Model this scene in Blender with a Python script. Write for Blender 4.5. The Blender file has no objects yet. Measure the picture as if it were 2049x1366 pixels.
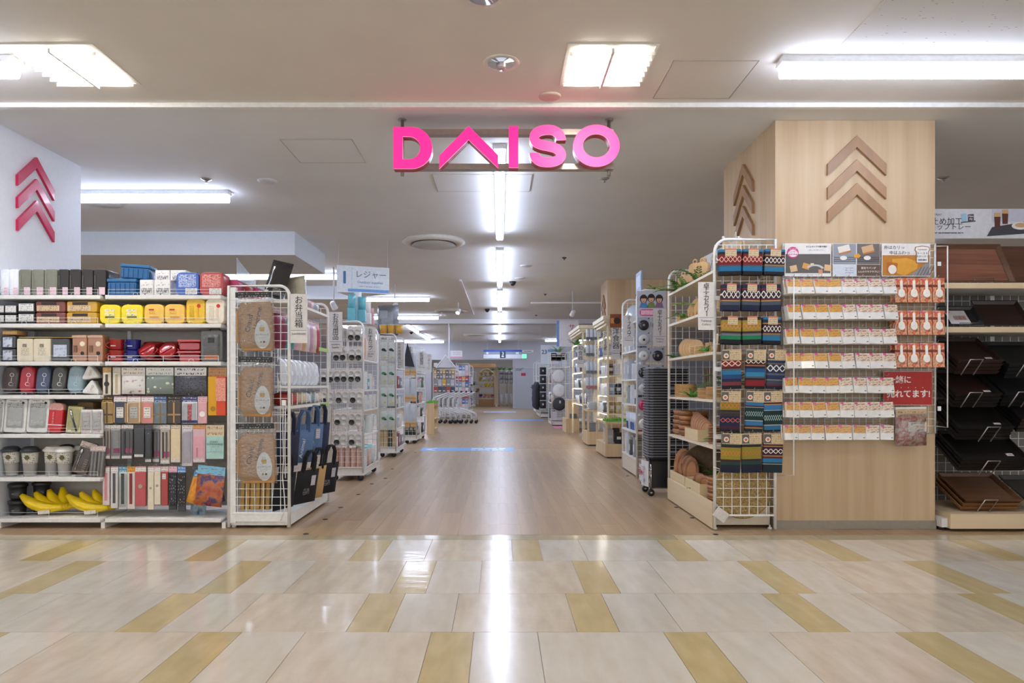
import bpy, bmesh, math, random
from mathutils import Vector, Matrix, Euler
from functools import lru_cache
random.seed(7)
SC = bpy.context.scene
COL = SC.collection
# ---------------------------------------------------------------- camera / world / exposure
F, VX, VY, CH = 1366.0, 1000.0, 770.0, 1.05      # focal px, vanishing point px, camera height
cd = bpy.data.cameras.new('camera'); cam = bpy.data.objects.new('camera', cd); COL.objects.link(cam)
cam.location = (0, 0, CH); cam.rotation_euler = (math.radians(90), 0, 0)
cd.sensor_width = 36; cd.lens = 24; cd.sensor_fit = 'HORIZONTAL'
cd.shift_x = (1024.5-VX)/2049; cd.shift_y = (VY-683)/2049
cd.clip_start = .05; cd.clip_end = 200
SC.camera = cam
wd = bpy.data.worlds.new('world'); SC.world = wd; wd.use_nodes = True
wd.node_tree.nodes['Background'].inputs[0].default_value = (.9, .93, 1, 1)
wd.node_tree.nodes['Background'].inputs[1].default_value = 1.35  # even fill light, added through the concourse end left open
SC.view_settings.view_transform = 'Standard'; SC.view_settings.look = 'None'
SC.view_settings.exposure = 0.66; SC.view_settings.gamma = 1; SC.view_settings.use_curve_mapping = False
STRIP_E, TROFFER_E = 29.0, 32.0                  # brightness of the tube lights and the ceiling troffers
try:
    SC.cycles.max_bounces = 8; SC.cycles.diffuse_bounces = 4; SC.cycles.transparent_max_bounces = 12
    SC.cycles.caustics_reflective = False; SC.cycles.caustics_refractive = False
except Exception: pass
def PX(x, Y): return (x-VX)/F*Y                   # photo column -> metres at depth Y
def PZ(y, Y): return CH-(y-VY)/F*Y
PI = math.pi
def R(a): return math.radians(a)
# ---------------------------------------------------------------- materials
def lin(h):
    if isinstance(h, (tuple, list)): return tuple(h)+((1,) if len(h) == 3 else ())
    h = h.lstrip('#'); c = [int(h[i:i+2], 16)/255 for i in (0, 2, 4)]
    return tuple(((x+.055)/1.055)**2.4 if x > .04045 else x/12.92 for x in c)+(1,)
_mats = {}
def nodes(name):
    m = bpy.data.materials.new(name); m.use_nodes = True
    nt = m.node_tree; return m, nt, nt.nodes, nt.links, nt.nodes['Principled BSDF']
def coords(N, Lk, kind='Object', scale=(1, 1, 1)):
    t = N.new('ShaderNodeTexCoord'); mp = N.new('ShaderNodeMapping'); mp.inputs['Scale'].default_value = scale
    Lk.new(t.outputs[kind], mp.inputs[0]); return mp.outputs[0]
def noise(N, Lk, vec, scale, detail=2):
    n = N.new('ShaderNodeTexNoise'); n.inputs['Scale'].default_value = scale; n.inputs['Detail'].default_value = detail
    Lk.new(vec, n.inputs['Vector']); return n.outputs['Fac']
def ramp(N, Lk, fac, stops, interp='LINEAR'):
    r = N.new('ShaderNodeValToRGB'); r.color_ramp.interpolation = interp
    e = r.color_ramp.elements
    while len(e) > 1: e.remove(e[-1])
    e[0].position = stops[0][0]; e[0].color = lin(stops[0][1])
    for p, c in stops[1:]:
        x = e.new(p); x.color = lin(c)
    Lk.new(fac, r.inputs[0]); return r.outputs[0]
def mix(N, Lk, fac, a, b, mode='MIX'):
    m = N.new('ShaderNodeMix'); m.data_type = 'RGBA'; m.blend_type = mode
    for s, v in ((m.inputs[0], fac), (m.inputs[6], a), (m.inputs[7], b)):
        if hasattr(v, 'is_output'): Lk.new(v, s)
        else: s.default_value = v if isinstance(v, float) else lin(v)
    return m.outputs[2]
def bump(N, Lk, h, B, strength, dist=.01):
    b = N.new('ShaderNodeBump'); b.inputs['Strength'].default_value = strength; b.inputs['Distance'].default_value = dist
    Lk.new(h, b.inputs['Height']); Lk.new(b.outputs[0], B.inputs['Normal'])
def math_(N, Lk, op, a, b=None):
    m = N.new('ShaderNodeMath'); m.operation = op
    for i, v in enumerate((a, b)):
        if v is None: continue
        if hasattr(v, 'is_output'): Lk.new(v, m.inputs[i])
        else: m.inputs[i].default_value = v
    return m.outputs[0]
def C(h, rough=.5, metal=0., coat=0., var=.06, nscale=30., bmp=0., trans=0.):
    """plain paint / plastic / cloth with slight procedural unevenness"""
    k = ('C', h, rough, metal, coat, var, nscale, bmp, trans)
    if k in _mats: return _mats[k]
    m, nt, N, Lk, B = nodes('paint_'+h.strip('#'))
    v = coords(N, Lk); n = noise(N, Lk, v, nscale, 3)
    c = lin(h); lo = tuple(x*(1-var) for x in c[:3]); hi = tuple(min(1, x*(1+var)) for x in c[:3])
    Lk.new(ramp(N, Lk, n, [(.3, lo), (.7, hi)]), B.inputs['Base Color'])
    B.inputs['Roughness'].default_value = rough; B.inputs['Metallic'].default_value = metal
    B.inputs['Coat Weight'].default_value = coat; B.inputs['Coat Roughness'].default_value = .08
    if trans: B.inputs['Transmission Weight'].default_value = trans; B.inputs['IOR'].default_value = 1.3
    if bmp: bump(N, Lk, n, B, bmp, .004)
    _mats[k] = m; return m
def EM(h, e, rough=.4):
    k = ('E', h, e)
    if k in _mats: return _mats[k]
    m, nt, N, Lk, B = nodes('glow_'+h.strip('#'))
    B.inputs['Base Color'].default_value = lin(h); B.inputs['Emission Color'].default_value = lin(h)
    B.inputs['Emission Strength'].default_value = e; B.inputs['Roughness'].default_value = rough
    _mats[k] = m; return m
def BANDS(stops, axis='Z', rough=.6, motif=None, bmp=0., wob=0.):
    """printed or woven bands along one axis of the piece: stops [(pos, colour)]; motif (pos0, pos1, colour, repeats)"""
    k = ('B', tuple(stops), axis, rough, motif, bmp, wob)
    if k in _mats: return _mats[k]
    m, nt, N, Lk, B = nodes('bands')
    g = coords(N, Lk, 'Generated'); s = N.new('ShaderNodeSeparateXYZ'); Lk.new(g, s.inputs[0])
    f = s.outputs[axis]
    if wob:
        f = math_(N, Lk, 'ADD', f, math_(N, Lk, 'MULTIPLY', math_(N, Lk, 'SUBTRACT', noise(N, Lk, g, 4, 3), .5), wob))
    c = ramp(N, Lk, f, list(stops), 'CONSTANT')
    if motif:
        for (p0, p1, mc, rep) in (motif if isinstance(motif[0], tuple) else (motif,)):
            t = math_(N, Lk, 'PINGPONG', math_(N, Lk, 'MULTIPLY', s.outputs['X'], float(rep)), .5)       # 0..0.5 zigzag
            zc = math_(N, Lk, 'ABSOLUTE', math_(N, Lk, 'DIVIDE', math_(N, Lk, 'SUBTRACT', f, (p0+p1)/2), (p1-p0)))   # 0 mid .. .5 edge
            d = math_(N, Lk, 'ABSOLUTE', math_(N, Lk, 'SUBTRACT', zc, t))
            on = math_(N, Lk, 'MULTIPLY', math_(N, Lk, 'LESS_THAN', d, .11), math_(N, Lk, 'LESS_THAN', zc, .5))
            c = mix(N, Lk, on, c, mc)
    c = mix(N, Lk, .1, c, ramp(N, Lk, noise(N, Lk, coords(N, Lk), 250, 2), [(.3, '#202020'), (.7, '#ffffff')]), 'OVERLAY')
    Lk.new(c, B.inputs['Base Color']); B.inputs['Roughness'].default_value = rough
    if bmp: bump(N, Lk, noise(N, Lk, coords(N, Lk), 300, 2), B, bmp, .002)
    _mats[k] = m; return m
def FINE(bg, ink, rows=9, rough=.45, dens=.52, head=None):
    """card with rows of print too small to read; head: colour of a band across its top"""
    k = ('F', bg, ink, rows, rough, dens, head)
    if k in _mats: return _mats[k]
    m, nt, N, Lk, B = nodes('fine_print')
    g = coords(N, Lk, 'Generated'); s = N.new('ShaderNodeSeparateXYZ'); Lk.new(g, s.inputs[0])
    w = math_(N, Lk, 'FRACT', math_(N, Lk, 'MULTIPLY', s.outputs['Z'], float(rows)))
    line = math_(N, Lk, 'LESS_THAN', math_(N, Lk, 'ABSOLUTE', math_(N, Lk, 'SUBTRACT', w, .5)), .22)
    st = noise(N, Lk, coords(N, Lk, 'Generated', (14, 1, rows*1.)), 1.6, 3)
    on = math_(N, Lk, 'MULTIPLY', line, math_(N, Lk, 'GREATER_THAN', st, dens))
    edge = math_(N, Lk, 'LESS_THAN', math_(N, Lk, 'ABSOLUTE', math_(N, Lk, 'SUBTRACT', s.outputs['X'], .5)), .42)
    on = math_(N, Lk, 'MULTIPLY', on, edge)
    c = mix(N, Lk, on, bg, ink)
    if head: c = mix(N, Lk, math_(N, Lk, 'GREATER_THAN', s.outputs['Z'], .8), c, head)
    Lk.new(c, B.inputs['Base Color']); B.inputs['Roughness'].default_value = rough
    _mats[k] = m; return m
def BLOTCH(cols, scale=3., rough=.35, axis=None):
    """printed picture seen as soft patches of colour"""
    k = ('P', tuple(cols), scale, rough)
    if k in _mats: return _mats[k]
    m, nt, N, Lk, B = nodes('printed_picture')
    g = coords(N, Lk, 'Generated', (1, .01, 1)); n = noise(N, Lk, g, scale, 3)
    st = [(.28+.44*i/(max(1, len(cols)-1)), c) for i, c in enumerate(cols)]
    Lk.new(ramp(N, Lk, n, st), B.inputs['Base Color']); B.inputs['Roughness'].default_value = rough
    _mats[k] = m; return m
def DOTS(bg, fg, scale=6., size=.3, rough=.7):
    k = ('D', bg, fg, scale, size)
    if k in _mats: return _mats[k]
    m, nt, N, Lk, B = nodes('dotted')
    v = N.new('ShaderNodeTexVoronoi'); v.inputs['Scale'].default_value = scale; v.inputs['Randomness'].default_value = .6
    Lk.new(coords(N, Lk, 'Generated', (1, .01, 1)), v.inputs['Vector'])
    Lk.new(mix(N, Lk, math_(N, Lk, 'LESS_THAN', v.outputs['Distance'], size), bg, fg), B.inputs['Base Color'])
    B.inputs['Roughness'].default_value = rough
    _mats[k] = m; return m
def WOOD(a, b, axis='Z', scale=1., rough=.45, coat=0., contrast=1.):
    k = ('W', a, b, axis, scale, rough, coat)
    if k in _mats: return _mats[k]
    m, nt, N, Lk, B = nodes('wood_grain')
    st = {'X': (1.2, 28, 28), 'Y': (28, 1.2, 28), 'Z': (28, 28, 1.2)}[axis]
    v = coords(N, Lk, 'Object', tuple(x*scale for x in st)); n = noise(N, Lk, v, 1., 5)
    v2 = coords(N, Lk, 'Object', tuple(x*scale*.22 for x in st)); n2 = noise(N, Lk, v2, 1., 2)
    c = mix(N, Lk, .5, ramp(N, Lk, n, [(.3, a), (.68, b)]), ramp(N, Lk, n2, [(.32, a), (.66, b)]))
    oi = N.new('ShaderNodeObjectInfo'); vv = math_(N, Lk, 'ADD', math_(N, Lk, 'MULTIPLY', oi.outputs['Random'], .14), .93)
    hsv = N.new('ShaderNodeHueSaturation'); Lk.new(vv, hsv.inputs['Value']); Lk.new(c, hsv.inputs['Color'])
    Lk.new(hsv.outputs[0], B.inputs['Base Color'])
    B.inputs['Roughness'].default_value = rough; B.inputs['Coat Weight'].default_value = coat; B.inputs['Coat Roughness'].default_value = .12
    bump(N, Lk, n, B, .08, .003)
    _mats[k] = m; return m
def FILM(amount=.16):
    k = ('film', amount)
    if k in _mats: return _mats[k]
    m, nt, N, Lk, B = nodes('clear_film'); N.remove(B)
    t = N.new('ShaderNodeBsdfTransparent'); t.inputs[0].default_value = (.97, .98, .98, 1)
    g = N.new('ShaderNodeBsdfGlossy'); g.inputs['Roughness'].default_value = .07; g.inputs[0].default_value = (.95, .97, 1, 1)
    v = coords(N, Lk); n = noise(N, Lk, v, 45, 3)
    b = N.new('ShaderNodeBump'); b.inputs['Strength'].default_value = .9; b.inputs['Distance'].default_value = .01
    Lk.new(n, b.inputs['Height']); Lk.new(b.outputs[0], g.inputs['Normal'])
    fr = N.new('ShaderNodeFresnel'); fr.inputs['IOR'].default_value = 1.45; Lk.new(b.outputs[0], fr.inputs['Normal'])
    f = math_(N, Lk, 'MINIMUM', math_(N, Lk, 'ADD', math_(N, Lk, 'MULTIPLY', fr.outputs[0], .8 if amount < .2 else 1.3), amount*(.08 if amount < .2 else .25)), .8)
    x = N.new('ShaderNodeMixShader'); Lk.new(f, x.inputs[0]); Lk.new(t.outputs[0], x.inputs[1]); Lk.new(g.outputs[0], x.inputs[2])
    Lk.new(x.outputs[0], N['Material Output'].inputs[0])
    _mats[k] = m; return m
WHITE = C('#e6e6e2', .42); STEEL = C('#d8d8d6', .3, .9); DARK = C('#1d1d20', .4); INK = C('#26262a', .6); WIRE = C('#e9e9e6', .35)
CHROME = C('#c9ccd0', .12, 1.)
# ---------------------------------------------------------------- mesh building
class MB:
    def __init__(s): s.v = []; s.f = []; s.sm = []
    def add(s, vs, fs, smooth=False):
        o = len(s.v); s.v += [tuple(p) for p in vs]; s.f += [tuple(i+o for i in f) for f in fs]; s.sm += [smooth]*len(fs); return s
    def box(s, x0, x1, y0, y1, z0, z1):
        return s.add([(x0,y0,z0),(x1,y0,z0),(x1,y1,z0),(x0,y1,z0),(x0,y0,z1),(x1,y0,z1),(x1,y1,z1),(x0,y1,z1)],
            [(0,3,2,1),(4,5,6,7),(0,1,5,4),(1,2,6,5),(2,3,7,6),(3,0,4,7)])
    def tube(s, path, r, n=6, closed=False, caps=True, radii=None):
        P_ = [Vector(p) for p in path]; m = len(P_); vs = []; fs = []
        up = None
        for i, p in enumerate(P_):
            a = P_[(i-1) % m] if (closed or i > 0) else p; b = P_[(i+1) % m] if (closed or i < m-1) else p
            t = (b-a).normalized() if (b-a).length > 1e-9 else Vector((0,0,1))
            if up is None: up = Vector((0,0,1)) if abs(t.z) < .9 else Vector((0,1,0))
            sx = t.cross(up)
            if sx.length < 1e-4: sx = t.cross(Vector((1,.3,0)))
            sx.normalize(); up = sx.cross(t).normalized()
            rr = radii[i] if radii else r
            for k in range(n):
                q = 2*PI*(k+.5)/n; vs.append(p+sx*rr*math.cos(q)+up*rr*math.sin(q))
        for i in range(m if closed else m-1):
            for k in range(n):
                a, b = i*n+k, i*n+(k+1) % n; c, d = ((i+1) % m)*n+(k+1) % n, ((i+1) % m)*n+k
                fs.append((a, b, c, d))
        if caps and not closed: fs += [tuple(range(n-1, -1, -1)), tuple((m-1)*n+k for k in range(n))]
        return s.add(vs, fs, n > 4)
    def lathe(s, prof, n=20, c=(0,0,0), sx=1., sy=1., arc=None):
        vs = [(c[0]+r*sx*math.cos(2*PI*k/n), c[1]+r*sy*math.sin(2*PI*k/n), c[2]+z) for r, z in prof for k in range(n)]
        fs = [(i*n+k, i*n+(k+1) % n, (i+1)*n+(k+1) % n, (i+1)*n+k) for i in range(len(prof)-1) for k in range(n)]
        if prof[0][0] > 1e-6: fs.append(tuple(range(n-1, -1, -1)))
        if prof[-1][0] > 1e-6: fs.append(tuple((len(prof)-1)*n+k for k in range(n)))
        return s.add(vs, fs, True)
    def prism(s, poly, y0, y1, ch=0., smooth=False):
        """poly in (x, z), counter-clockwise seen from -y, pushed from y0 (front) to y1; ch rounds the rims"""
        n = len(poly); cx = sum(p[0] for p in poly)/n; cz = sum(p[1] for p in poly)/n
        w = max(p[0] for p in poly)-min(p[0] for p in poly); h = max(p[1] for p in poly)-min(p[1] for p in poly)
        def ring(y, ins): return [(cx+(x-cx)*(1-2*ins/max(w, 1e-6)), y, cz+(z-cz)*(1-2*ins/max(h, 1e-6))) for x, z in poly]
        rs = [ring(y0, ch), ring(y0+ch*.35, ch*.3), ring(y0+ch, 0), ring(y1-ch, 0), ring(y1-ch*.35, ch*.3), ring(y1, ch)] if ch else [ring(y0, 0), ring(y1, 0)]
        vs = [p for r in rs for p in r]; fs = []
        for i in range(len(rs)-1): fs += [(i*n+(k+1) % n, i*n+k, (i+1)*n+k, (i+1)*n+(k+1) % n) for k in range(n)]
        s.add(vs, fs, smooth or bool(ch))
        o = len(vs); L = len(rs)-1
        return s.add(rs[0], [tuple(range(n))]).add(rs[-1], [tuple(range(n-1, -1, -1))])
    def quad(s, x0, x1, y, z0, z1): return s.add([(x0,y,z0),(x1,y,z0),(x1,y,z1),(x0,y,z1)], [(0,1,2,3)])
    def wires(s, p0, p1, r):   # one straight square wire
        a, b = Vector(p0), Vector(p1); d = b-a; ax = max(range(3), key=lambda i: abs(d[i]))
        lo = [min(a[i], b[i])-(0 if i == ax else r) for i in range(3)]; hi = [max(a[i], b[i])+(0 if i == ax else r) for i in range(3)]
        return s.box(lo[0], hi[0], lo[1], hi[1], lo[2], hi[2])
    def mesh(s):
        me = bpy.data.meshes.new('mesh'); me.from_pydata(s.v, [], s.f); me.polygons.foreach_set('use_smooth', s.sm)
        me.materials.append(None); me.update(); return me
def rrect(w, h, r, n=4, z0=0.):
    r = min(r, w/2-1e-4, h/2-1e-4); pts = []
    for cx, cz, a in ((w/2-r, r, -90), (w/2-r, h-r, 0), (-w/2+r, h-r, 90), (-w/2+r, r, 180)):
        for k in range(n+1):
            t = R(a+90*k/n); pts.append((cx+r*math.cos(t), z0+cz+r*math.sin(t)))
    return pts
def link(o, parent=None):
    COL.objects.link(o)
    if parent is not None: o.parent = parent
    return o
def ob(name, me, mat, parent=None, loc=(0,0,0), rot=(0,0,0), scale=None):
    if isinstance(me, MB): me = me.mesh()
    o = bpy.data.objects.new(name, me); link(o, parent)
    o.location = loc; o.rotation_euler = rot
    if scale: o.scale = scale
    if mat is not None and me.materials:
        if me.materials[0] is None: me.materials[0] = mat
        elif me.materials[0] != mat:
            o.material_slots[0].link = 'OBJECT'; o.material_slots[0].material = mat
    return o
def tag(o, label, cat, group=None):
    o['label'] = label; o['category'] = cat
    if group: o['group'] = group
    return o
def struct(name, me, mat, label=None, loc=(0,0,0), parent=None):
    o = ob(name, me, mat, parent, loc); o['kind'] = 'structure'
    if label: o['label'] = label
    return o
def empty(name, loc=(0,0,0), rot=(0,0,0)):
    o = bpy.data.objects.new(name, None); link(o); o.location = loc; o.rotation_euler = rot; o.empty_display_size = .05; return o
def thing(name, label, cat, loc=(0,0,0), rot=(0,0,0), group=None): return tag(empty(name, loc, rot), label, cat, group)
def put(name, parts, loc, rot, label, cat, group=None):
    """parts: list of (part_name, mesh, material[, offset[, index of parent part]]); one part -> the thing is that mesh"""
    if len(parts) == 1:
        return tag(ob(name, parts[0][1], parts[0][2], None, loc, rot), label, cat, group)
    root = thing(name, label, cat, loc, rot, group); made = []
    for p in parts:
        par = made[p[4]] if len(p) > 4 and p[4] is not None else root
        made.append(ob(p[0], p[1], p[2], par, p[3] if len(p) > 3 and p[3] else (0,0,0)))
    return root
ORD = ['first', 'second', 'third', 'fourth', 'fifth', 'sixth', 'seventh', 'eighth', 'ninth', 'tenth', 'eleventh', 'twelfth', 'thirteenth', 'fourteenth', 'fifteenth', 'sixteenth', 'seventeenth', 'eighteenth', 'nineteenth', 'twentieth']
ORD += [t+'-'+o for t in ('twenty', 'thirty') for o in ORD[:9]+(['X'] if 0 else [])]; ORD.insert(29, 'thirtieth')
# cached shapes -------------------------------------------------------------
@lru_cache(None)
def s_rbox(w, d, h, rc=.008, ch=.004, n=3): return MB().prism(rrect(w, h, rc, n), -d/2, d/2, ch).mesh()
@lru_cache(None)
def s_card(w, h, t=.0015, rc=0.): return (MB().prism(rrect(w, h, rc, 3), -t/2, t/2) if rc else MB().box(-w/2, w/2, -t/2, t/2, 0, h)).mesh()
@lru_cache(None)
def s_box(w, d, h): return MB().box(-w/2, w/2, -d/2, d/2, 0, h).mesh()
@lru_cache(None)
def s_cyl(r, h, n=16): return MB().lathe([(r, 0), (r, h)], n).mesh()
@lru_cache(None)
def s_lathe(prof, n=20, sx=1., sy=1.): return MB().lathe(list(prof), n, (0,0,0), sx, sy).mesh()
@lru_cache(None)
def s_disc(r, t=.002, n=20, sz=1.): return MB().prism([(r*math.cos(2*PI*k/n), r*sz*math.sin(2*PI*k/n)) for k in range(n)], -t/2, t/2).mesh()
@lru_cache(None)
def s_pillow(w, d, h, nx=8, nz=8, crumple=0., seed=0, p=.5):
    """soft puffy bag: thick in the middle, thin at the seams"""
    rd = random.Random(seed); vs = []; fs = []
    for sgn in (-1, 1):
        for j in range(nz+1):
            for i in range(nx+1):
                u, v = i/nx, j/nz
                t = (max(0, 1-(2*u-1)**4)*max(0, 1-(2*v-1)**4))**p
                e = 0 if i in (0, nx) or j in (0, nz) else 1
                vs.append(((u-.5)*w+rd.uniform(-1, 1)*crumple*e, sgn*(d/2*t*(1+e*rd.uniform(-1, 1)*crumple*12)+.0004), v*h+rd.uniform(-1, 1)*crumple*.6*e))
    m = (nx+1)*(nz+1)
    for j in range(nz):
        for i in range(nx):
            a = j*(nx+1)+i; fs.append((a, a+1, a+nx+2, a+nx+1)); b = a+m; fs.append((b+1, b, b+nx+1, b+nx+2))
    return MB().add(vs, fs, True).mesh()
@lru_cache(None)
def s_text(body, size=.05, ext=.0006, spacing=1., line=1., align='CENTER', bold=0.):
    cu = bpy.data.curves.new('txt', 'FONT'); cu.body = body; cu.size = size; cu.extrude = ext; cu.align_x = align; cu.align_y = 'CENTER'
    cu.space_character = spacing; cu.space_line = line; cu.resolution_u = 3; cu.offset = bold
    o = bpy.data.objects.new('txt', cu); COL.objects.link(o)
    dg = bpy.context.evaluated_depsgraph_get(); me = bpy.data.meshes.new_from_object(o.evaluated_get(dg))
    bpy.data.objects.remove(o); bpy.data.curves.remove(cu)
    me.transform(Matrix.Rotation(R(90), 4, 'X'))       # stands upright, facing -y
    me.materials.clear(); me.materials.append(None); return me
def txt(body, parent, x, y, z, size, mat=None, rot=(0,0,0), **k):
    return ob('lettering', s_text(body, size, **k), mat or INK, parent, (x, y, z), rot)
def vtext(s): return '\n'.join(s)
@lru_cache(None)
def s_grid(w, h, step=.06, r=.002, sx=None):
    b = MB(); nx = max(1, round(w/(sx or step))); nz = max(1, round(h/step))
    for i in range(nx+1): b.box(-w/2+w*i/nx-r, -w/2+w*i/nx+r, -r, r, 0, h)
    for j in range(nz+1): b.box(-w/2, w/2, -3*r, -r, h*j/nz-r, h*j/nz+r)
    return b.mesh()
@lru_cache(None)
def s_hook(L=.16): return MB().tube([(0, 0, 0), (0, -L+.012, .004), (0, -L, .016)], .0022, 4).mesh()   # root at the panel, reaches to -y
# ================================================================ THE SETTING
ZC = 3.0                                            # ceiling height
def TILE(a, b, rough=.17):
    k = ('T', a, b)
    if k in _mats: return _mats[k]
    m, nt, N, Lk, B = nodes('marbled_vinyl')
    oi = N.new('ShaderNodeObjectInfo'); off = N.new('ShaderNodeVectorMath'); off.operation = 'ADD'
    cmb = N.new('ShaderNodeCombineXYZ'); rnd = math_(N, Lk, 'MULTIPLY', oi.outputs['Random'], 40.)
    Lk.new(rnd, cmb.inputs[0]); Lk.new(rnd, cmb.inputs[1])
    Lk.new(coords(N, Lk, 'Object', (9, 2.2, 1)), off.inputs[0]); Lk.new(cmb.outputs[0], off.inputs[1])
    n = noise(N, Lk, off.outputs[0], 1.6, 6)
    c = ramp(N, Lk, n, [(.3, a), (.7, b)])
    vv = math_(N, Lk, 'ADD', math_(N, Lk, 'MULTIPLY', oi.outputs['Random'], .12), .93)
    h = N.new('ShaderNodeHueSaturation'); Lk.new(vv, h.inputs['Value']); Lk.new(c, h.inputs['Color']); Lk.new(h.outputs[0], B.inputs['Base Color'])
    B.inputs['Roughness'].default_value = rough; B.inputs['Coat Weight'].default_value = .38; B.inputs['Coat Roughness'].default_value = .07
    wv = noise(N, Lk, coords(N, Lk, 'Object', (5, 16, 1)), 1., 3)
    bump(N, Lk, wv, B, .05, .02)
    Lk.new(B.inputs['Normal'].links[0].from_socket, B.inputs['Coat Normal'])
    _mats[k] = m; return m
fl = struct('floor', MB().box(-11, 11, -6, 4.78, -.06, -.004), C('#8c8577', .6), 'glossy cream and ochre tiled concourse floor')
IV, BG, GD, OL = TILE('#c9c2b4', '#d6d1c8'), TILE('#c8bba8', '#d8cfc0'), TILE('#b8a679', '#c7b68c'), TILE('#a99c7c', '#b9ad90')
def tile_row(y0, y1, right_edge):
    k0 = -4
    for k in range(-4, 5):
        x = right_edge+.985*k                       # right edge of an ochre tile
        for (a, b, m) in ((-.18, 0, GD), (0, .27, IV), (.27, .805, BG if (k % 3) else IV)):
            if x+b < -4.2 or x+a > 4.2: continue
            w = b-a-.0025; d = y1-y0-.0025
            ob('tile', s_tile(round(w, 4), round(d, 4)), m, fl, (x+(a+b)/2, (y0+y1)/2, -.004))
@lru_cache(None)
def s_tile(w, d): return MB().box(-w/2, w/2, -d/2, d/2, 0, .004).mesh()
for (y0, y1, e) in ((1.18, 1.75, .35), (1.75, 2.325, -.6), (2.325, 2.903, -.11), (2.903, 3.44, .51), (3.44, 4.075, .61), (4.075, 4.63, .26)): tile_row(y0, y1, e)
x = -4.3
for k, w in enumerate((.62, 1.0, .41, 1.0, .98, 1.0, .5, .98, 1.0, .6, .9)):
    ob('tile', s_tile(round(w-.0025, 4), .147), OL, fl, (x+w/2, 4.705, -.004)); x += w
# shop floor: boards near the entrance are separate, beyond them the material carries the joints
def PLANKFLOOR():
    m, nt, N, Lk, B = nodes('wood_vinyl_floor')
    g = coords(N, Lk, 'Object'); sw = N.new('ShaderNodeMapping'); sw.inputs['Rotation'].default_value = (0, 0, R(90)); Lk.new(g, sw.inputs[0])
    br = N.new('ShaderNodeTexBrick'); br.inputs['Scale'].default_value = 1.; br.inputs['Brick Width'].default_value = .92; br.inputs['Row Height'].default_value = .15
    br.inputs['Mortar Size'].default_value = .001; br.offset = .37
    br.inputs['Color1'].default_value = lin('#a48a6b'); br.inputs['Color2'].default_value = lin('#9a7f60'); br.inputs['Mortar'].default_value = lin('#85705a')
    Lk.new(sw.outputs[0], br.inputs['Vector'])
    n = noise(N, Lk, coords(N, Lk, 'Object', (26, 1.5, 1)), 1., 4)
    c = mix(N, Lk, .45, br.outputs['Color'], ramp(N, Lk, n, [(.3, '#8a7050'), (.7, '#b59c7d')]))
    Lk.new(c, B.inputs['Base Color']); B.inputs['Roughness'].default_value = .38
    bump(N, Lk, n, B, .05, .003); return m
fs = struct('floor', MB().box(-11, 11, 4.78, 30.4, -.06, -.0012), PLANKFLOOR(), 'light wood plank floor inside the shop')
PLK = WOOD('#93795b', '#b1997a', 'Y', .8, .34)
@lru_cache(None)
def s_plank(L): return MB().box(-.0744, .0744, 0, L-.002, -.0012, .0004).mesh()
for i in range(32):
    x = -2.4+.075+.15*i; y = 4.781-random.choice((.1, .25, .4, .55, .7, .85)); first = True
    while y < 11.2:
        y1 = min(y+.92, 11.2); y0 = max(y, 4.781)
        if y1-y0 > .05: ob('plank', s_plank(round(y1-y0, 3)), PLK, fs, (x, y0, 0))
        y += .92
# ceilings
CEIL = C('#e6e0d8', .75, var=.02, nscale=2.)
def SPECK():
    m, nt, N, Lk, B = nodes('pitted_ceiling_board')
    v = N.new('ShaderNodeTexVoronoi'); v.inputs['Scale'].default_value = 28; Lk.new(coords(N, Lk, 'Object', (.7, 2, 1)), v.inputs['Vector'])
    on = math_(N, Lk, 'LESS_THAN', v.outputs['Distance'], .13)
    on = math_(N, Lk, 'MULTIPLY', on, math_(N, Lk, 'GREATER_THAN', noise(N, Lk, coords(N, Lk), 12, 2), .5))
    Lk.new(mix(N, Lk, on, '#d9d5d0', '#8f8a84'), B.inputs['Base Color']); B.inputs['Roughness'].default_value = .8
    return m
ce = struct('ceiling', MB().box(-11, 11, -6, 4.74, ZC, ZC+.1), CEIL, 'warm white concourse ceiling')
ob('panel', MB().box(1.95, 6.0, .8, 3.93, ZC-.004, ZC), SPECK(), ce)
ZS = ZC-.02
ci = struct('ceiling', MB().box(-11, 11, 4.74, 36.5, ZS, ZS+.1), C('#e9eaec', .75, var=.02, nscale=2.), 'white ceiling inside the shop')
struct('trim_1', MB().box(-11, 11, 4.715, 4.755, ZS-.012, ZC), C('#eeeeea', .4), 'thin white edge strip between the two ceilings')
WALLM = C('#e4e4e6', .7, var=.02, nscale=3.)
struct('wall_left', MB().box(-11.1, -11, -6, 36.5, 0, ZC), WALLM, 'plain white wall far to the left')
struct('wall_right', MB().box(11, 11.1, -6, 36.5, 0, ZC), WALLM, 'plain white wall far to the right')
YB = 30.4
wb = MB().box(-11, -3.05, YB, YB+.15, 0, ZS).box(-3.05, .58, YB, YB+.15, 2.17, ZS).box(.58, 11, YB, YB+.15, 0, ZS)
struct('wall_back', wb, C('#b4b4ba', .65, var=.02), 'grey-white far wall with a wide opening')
struct('floor', MB().box(-6, 4, YB, 36.5, -.06, -.001), PLANKFLOOR(), 'wood plank floor of the flower room beyond the opening')
struct('wall_back', MB().box(-6, 4, 36.4, 36.5, 0, ZS), C('#cfc6bb', .7), 'beige wall behind the flower display')
struct('wall_left', MB().box(-6.1, -6, YB+.15, 36.4, 0, ZS), WALLM, 'side wall of the flower room')
struct('wall_right', MB().box(2.9, 3, YB+.15, 36.4, 0, ZS), WALLM, 'second side wall of the flower room')
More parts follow.
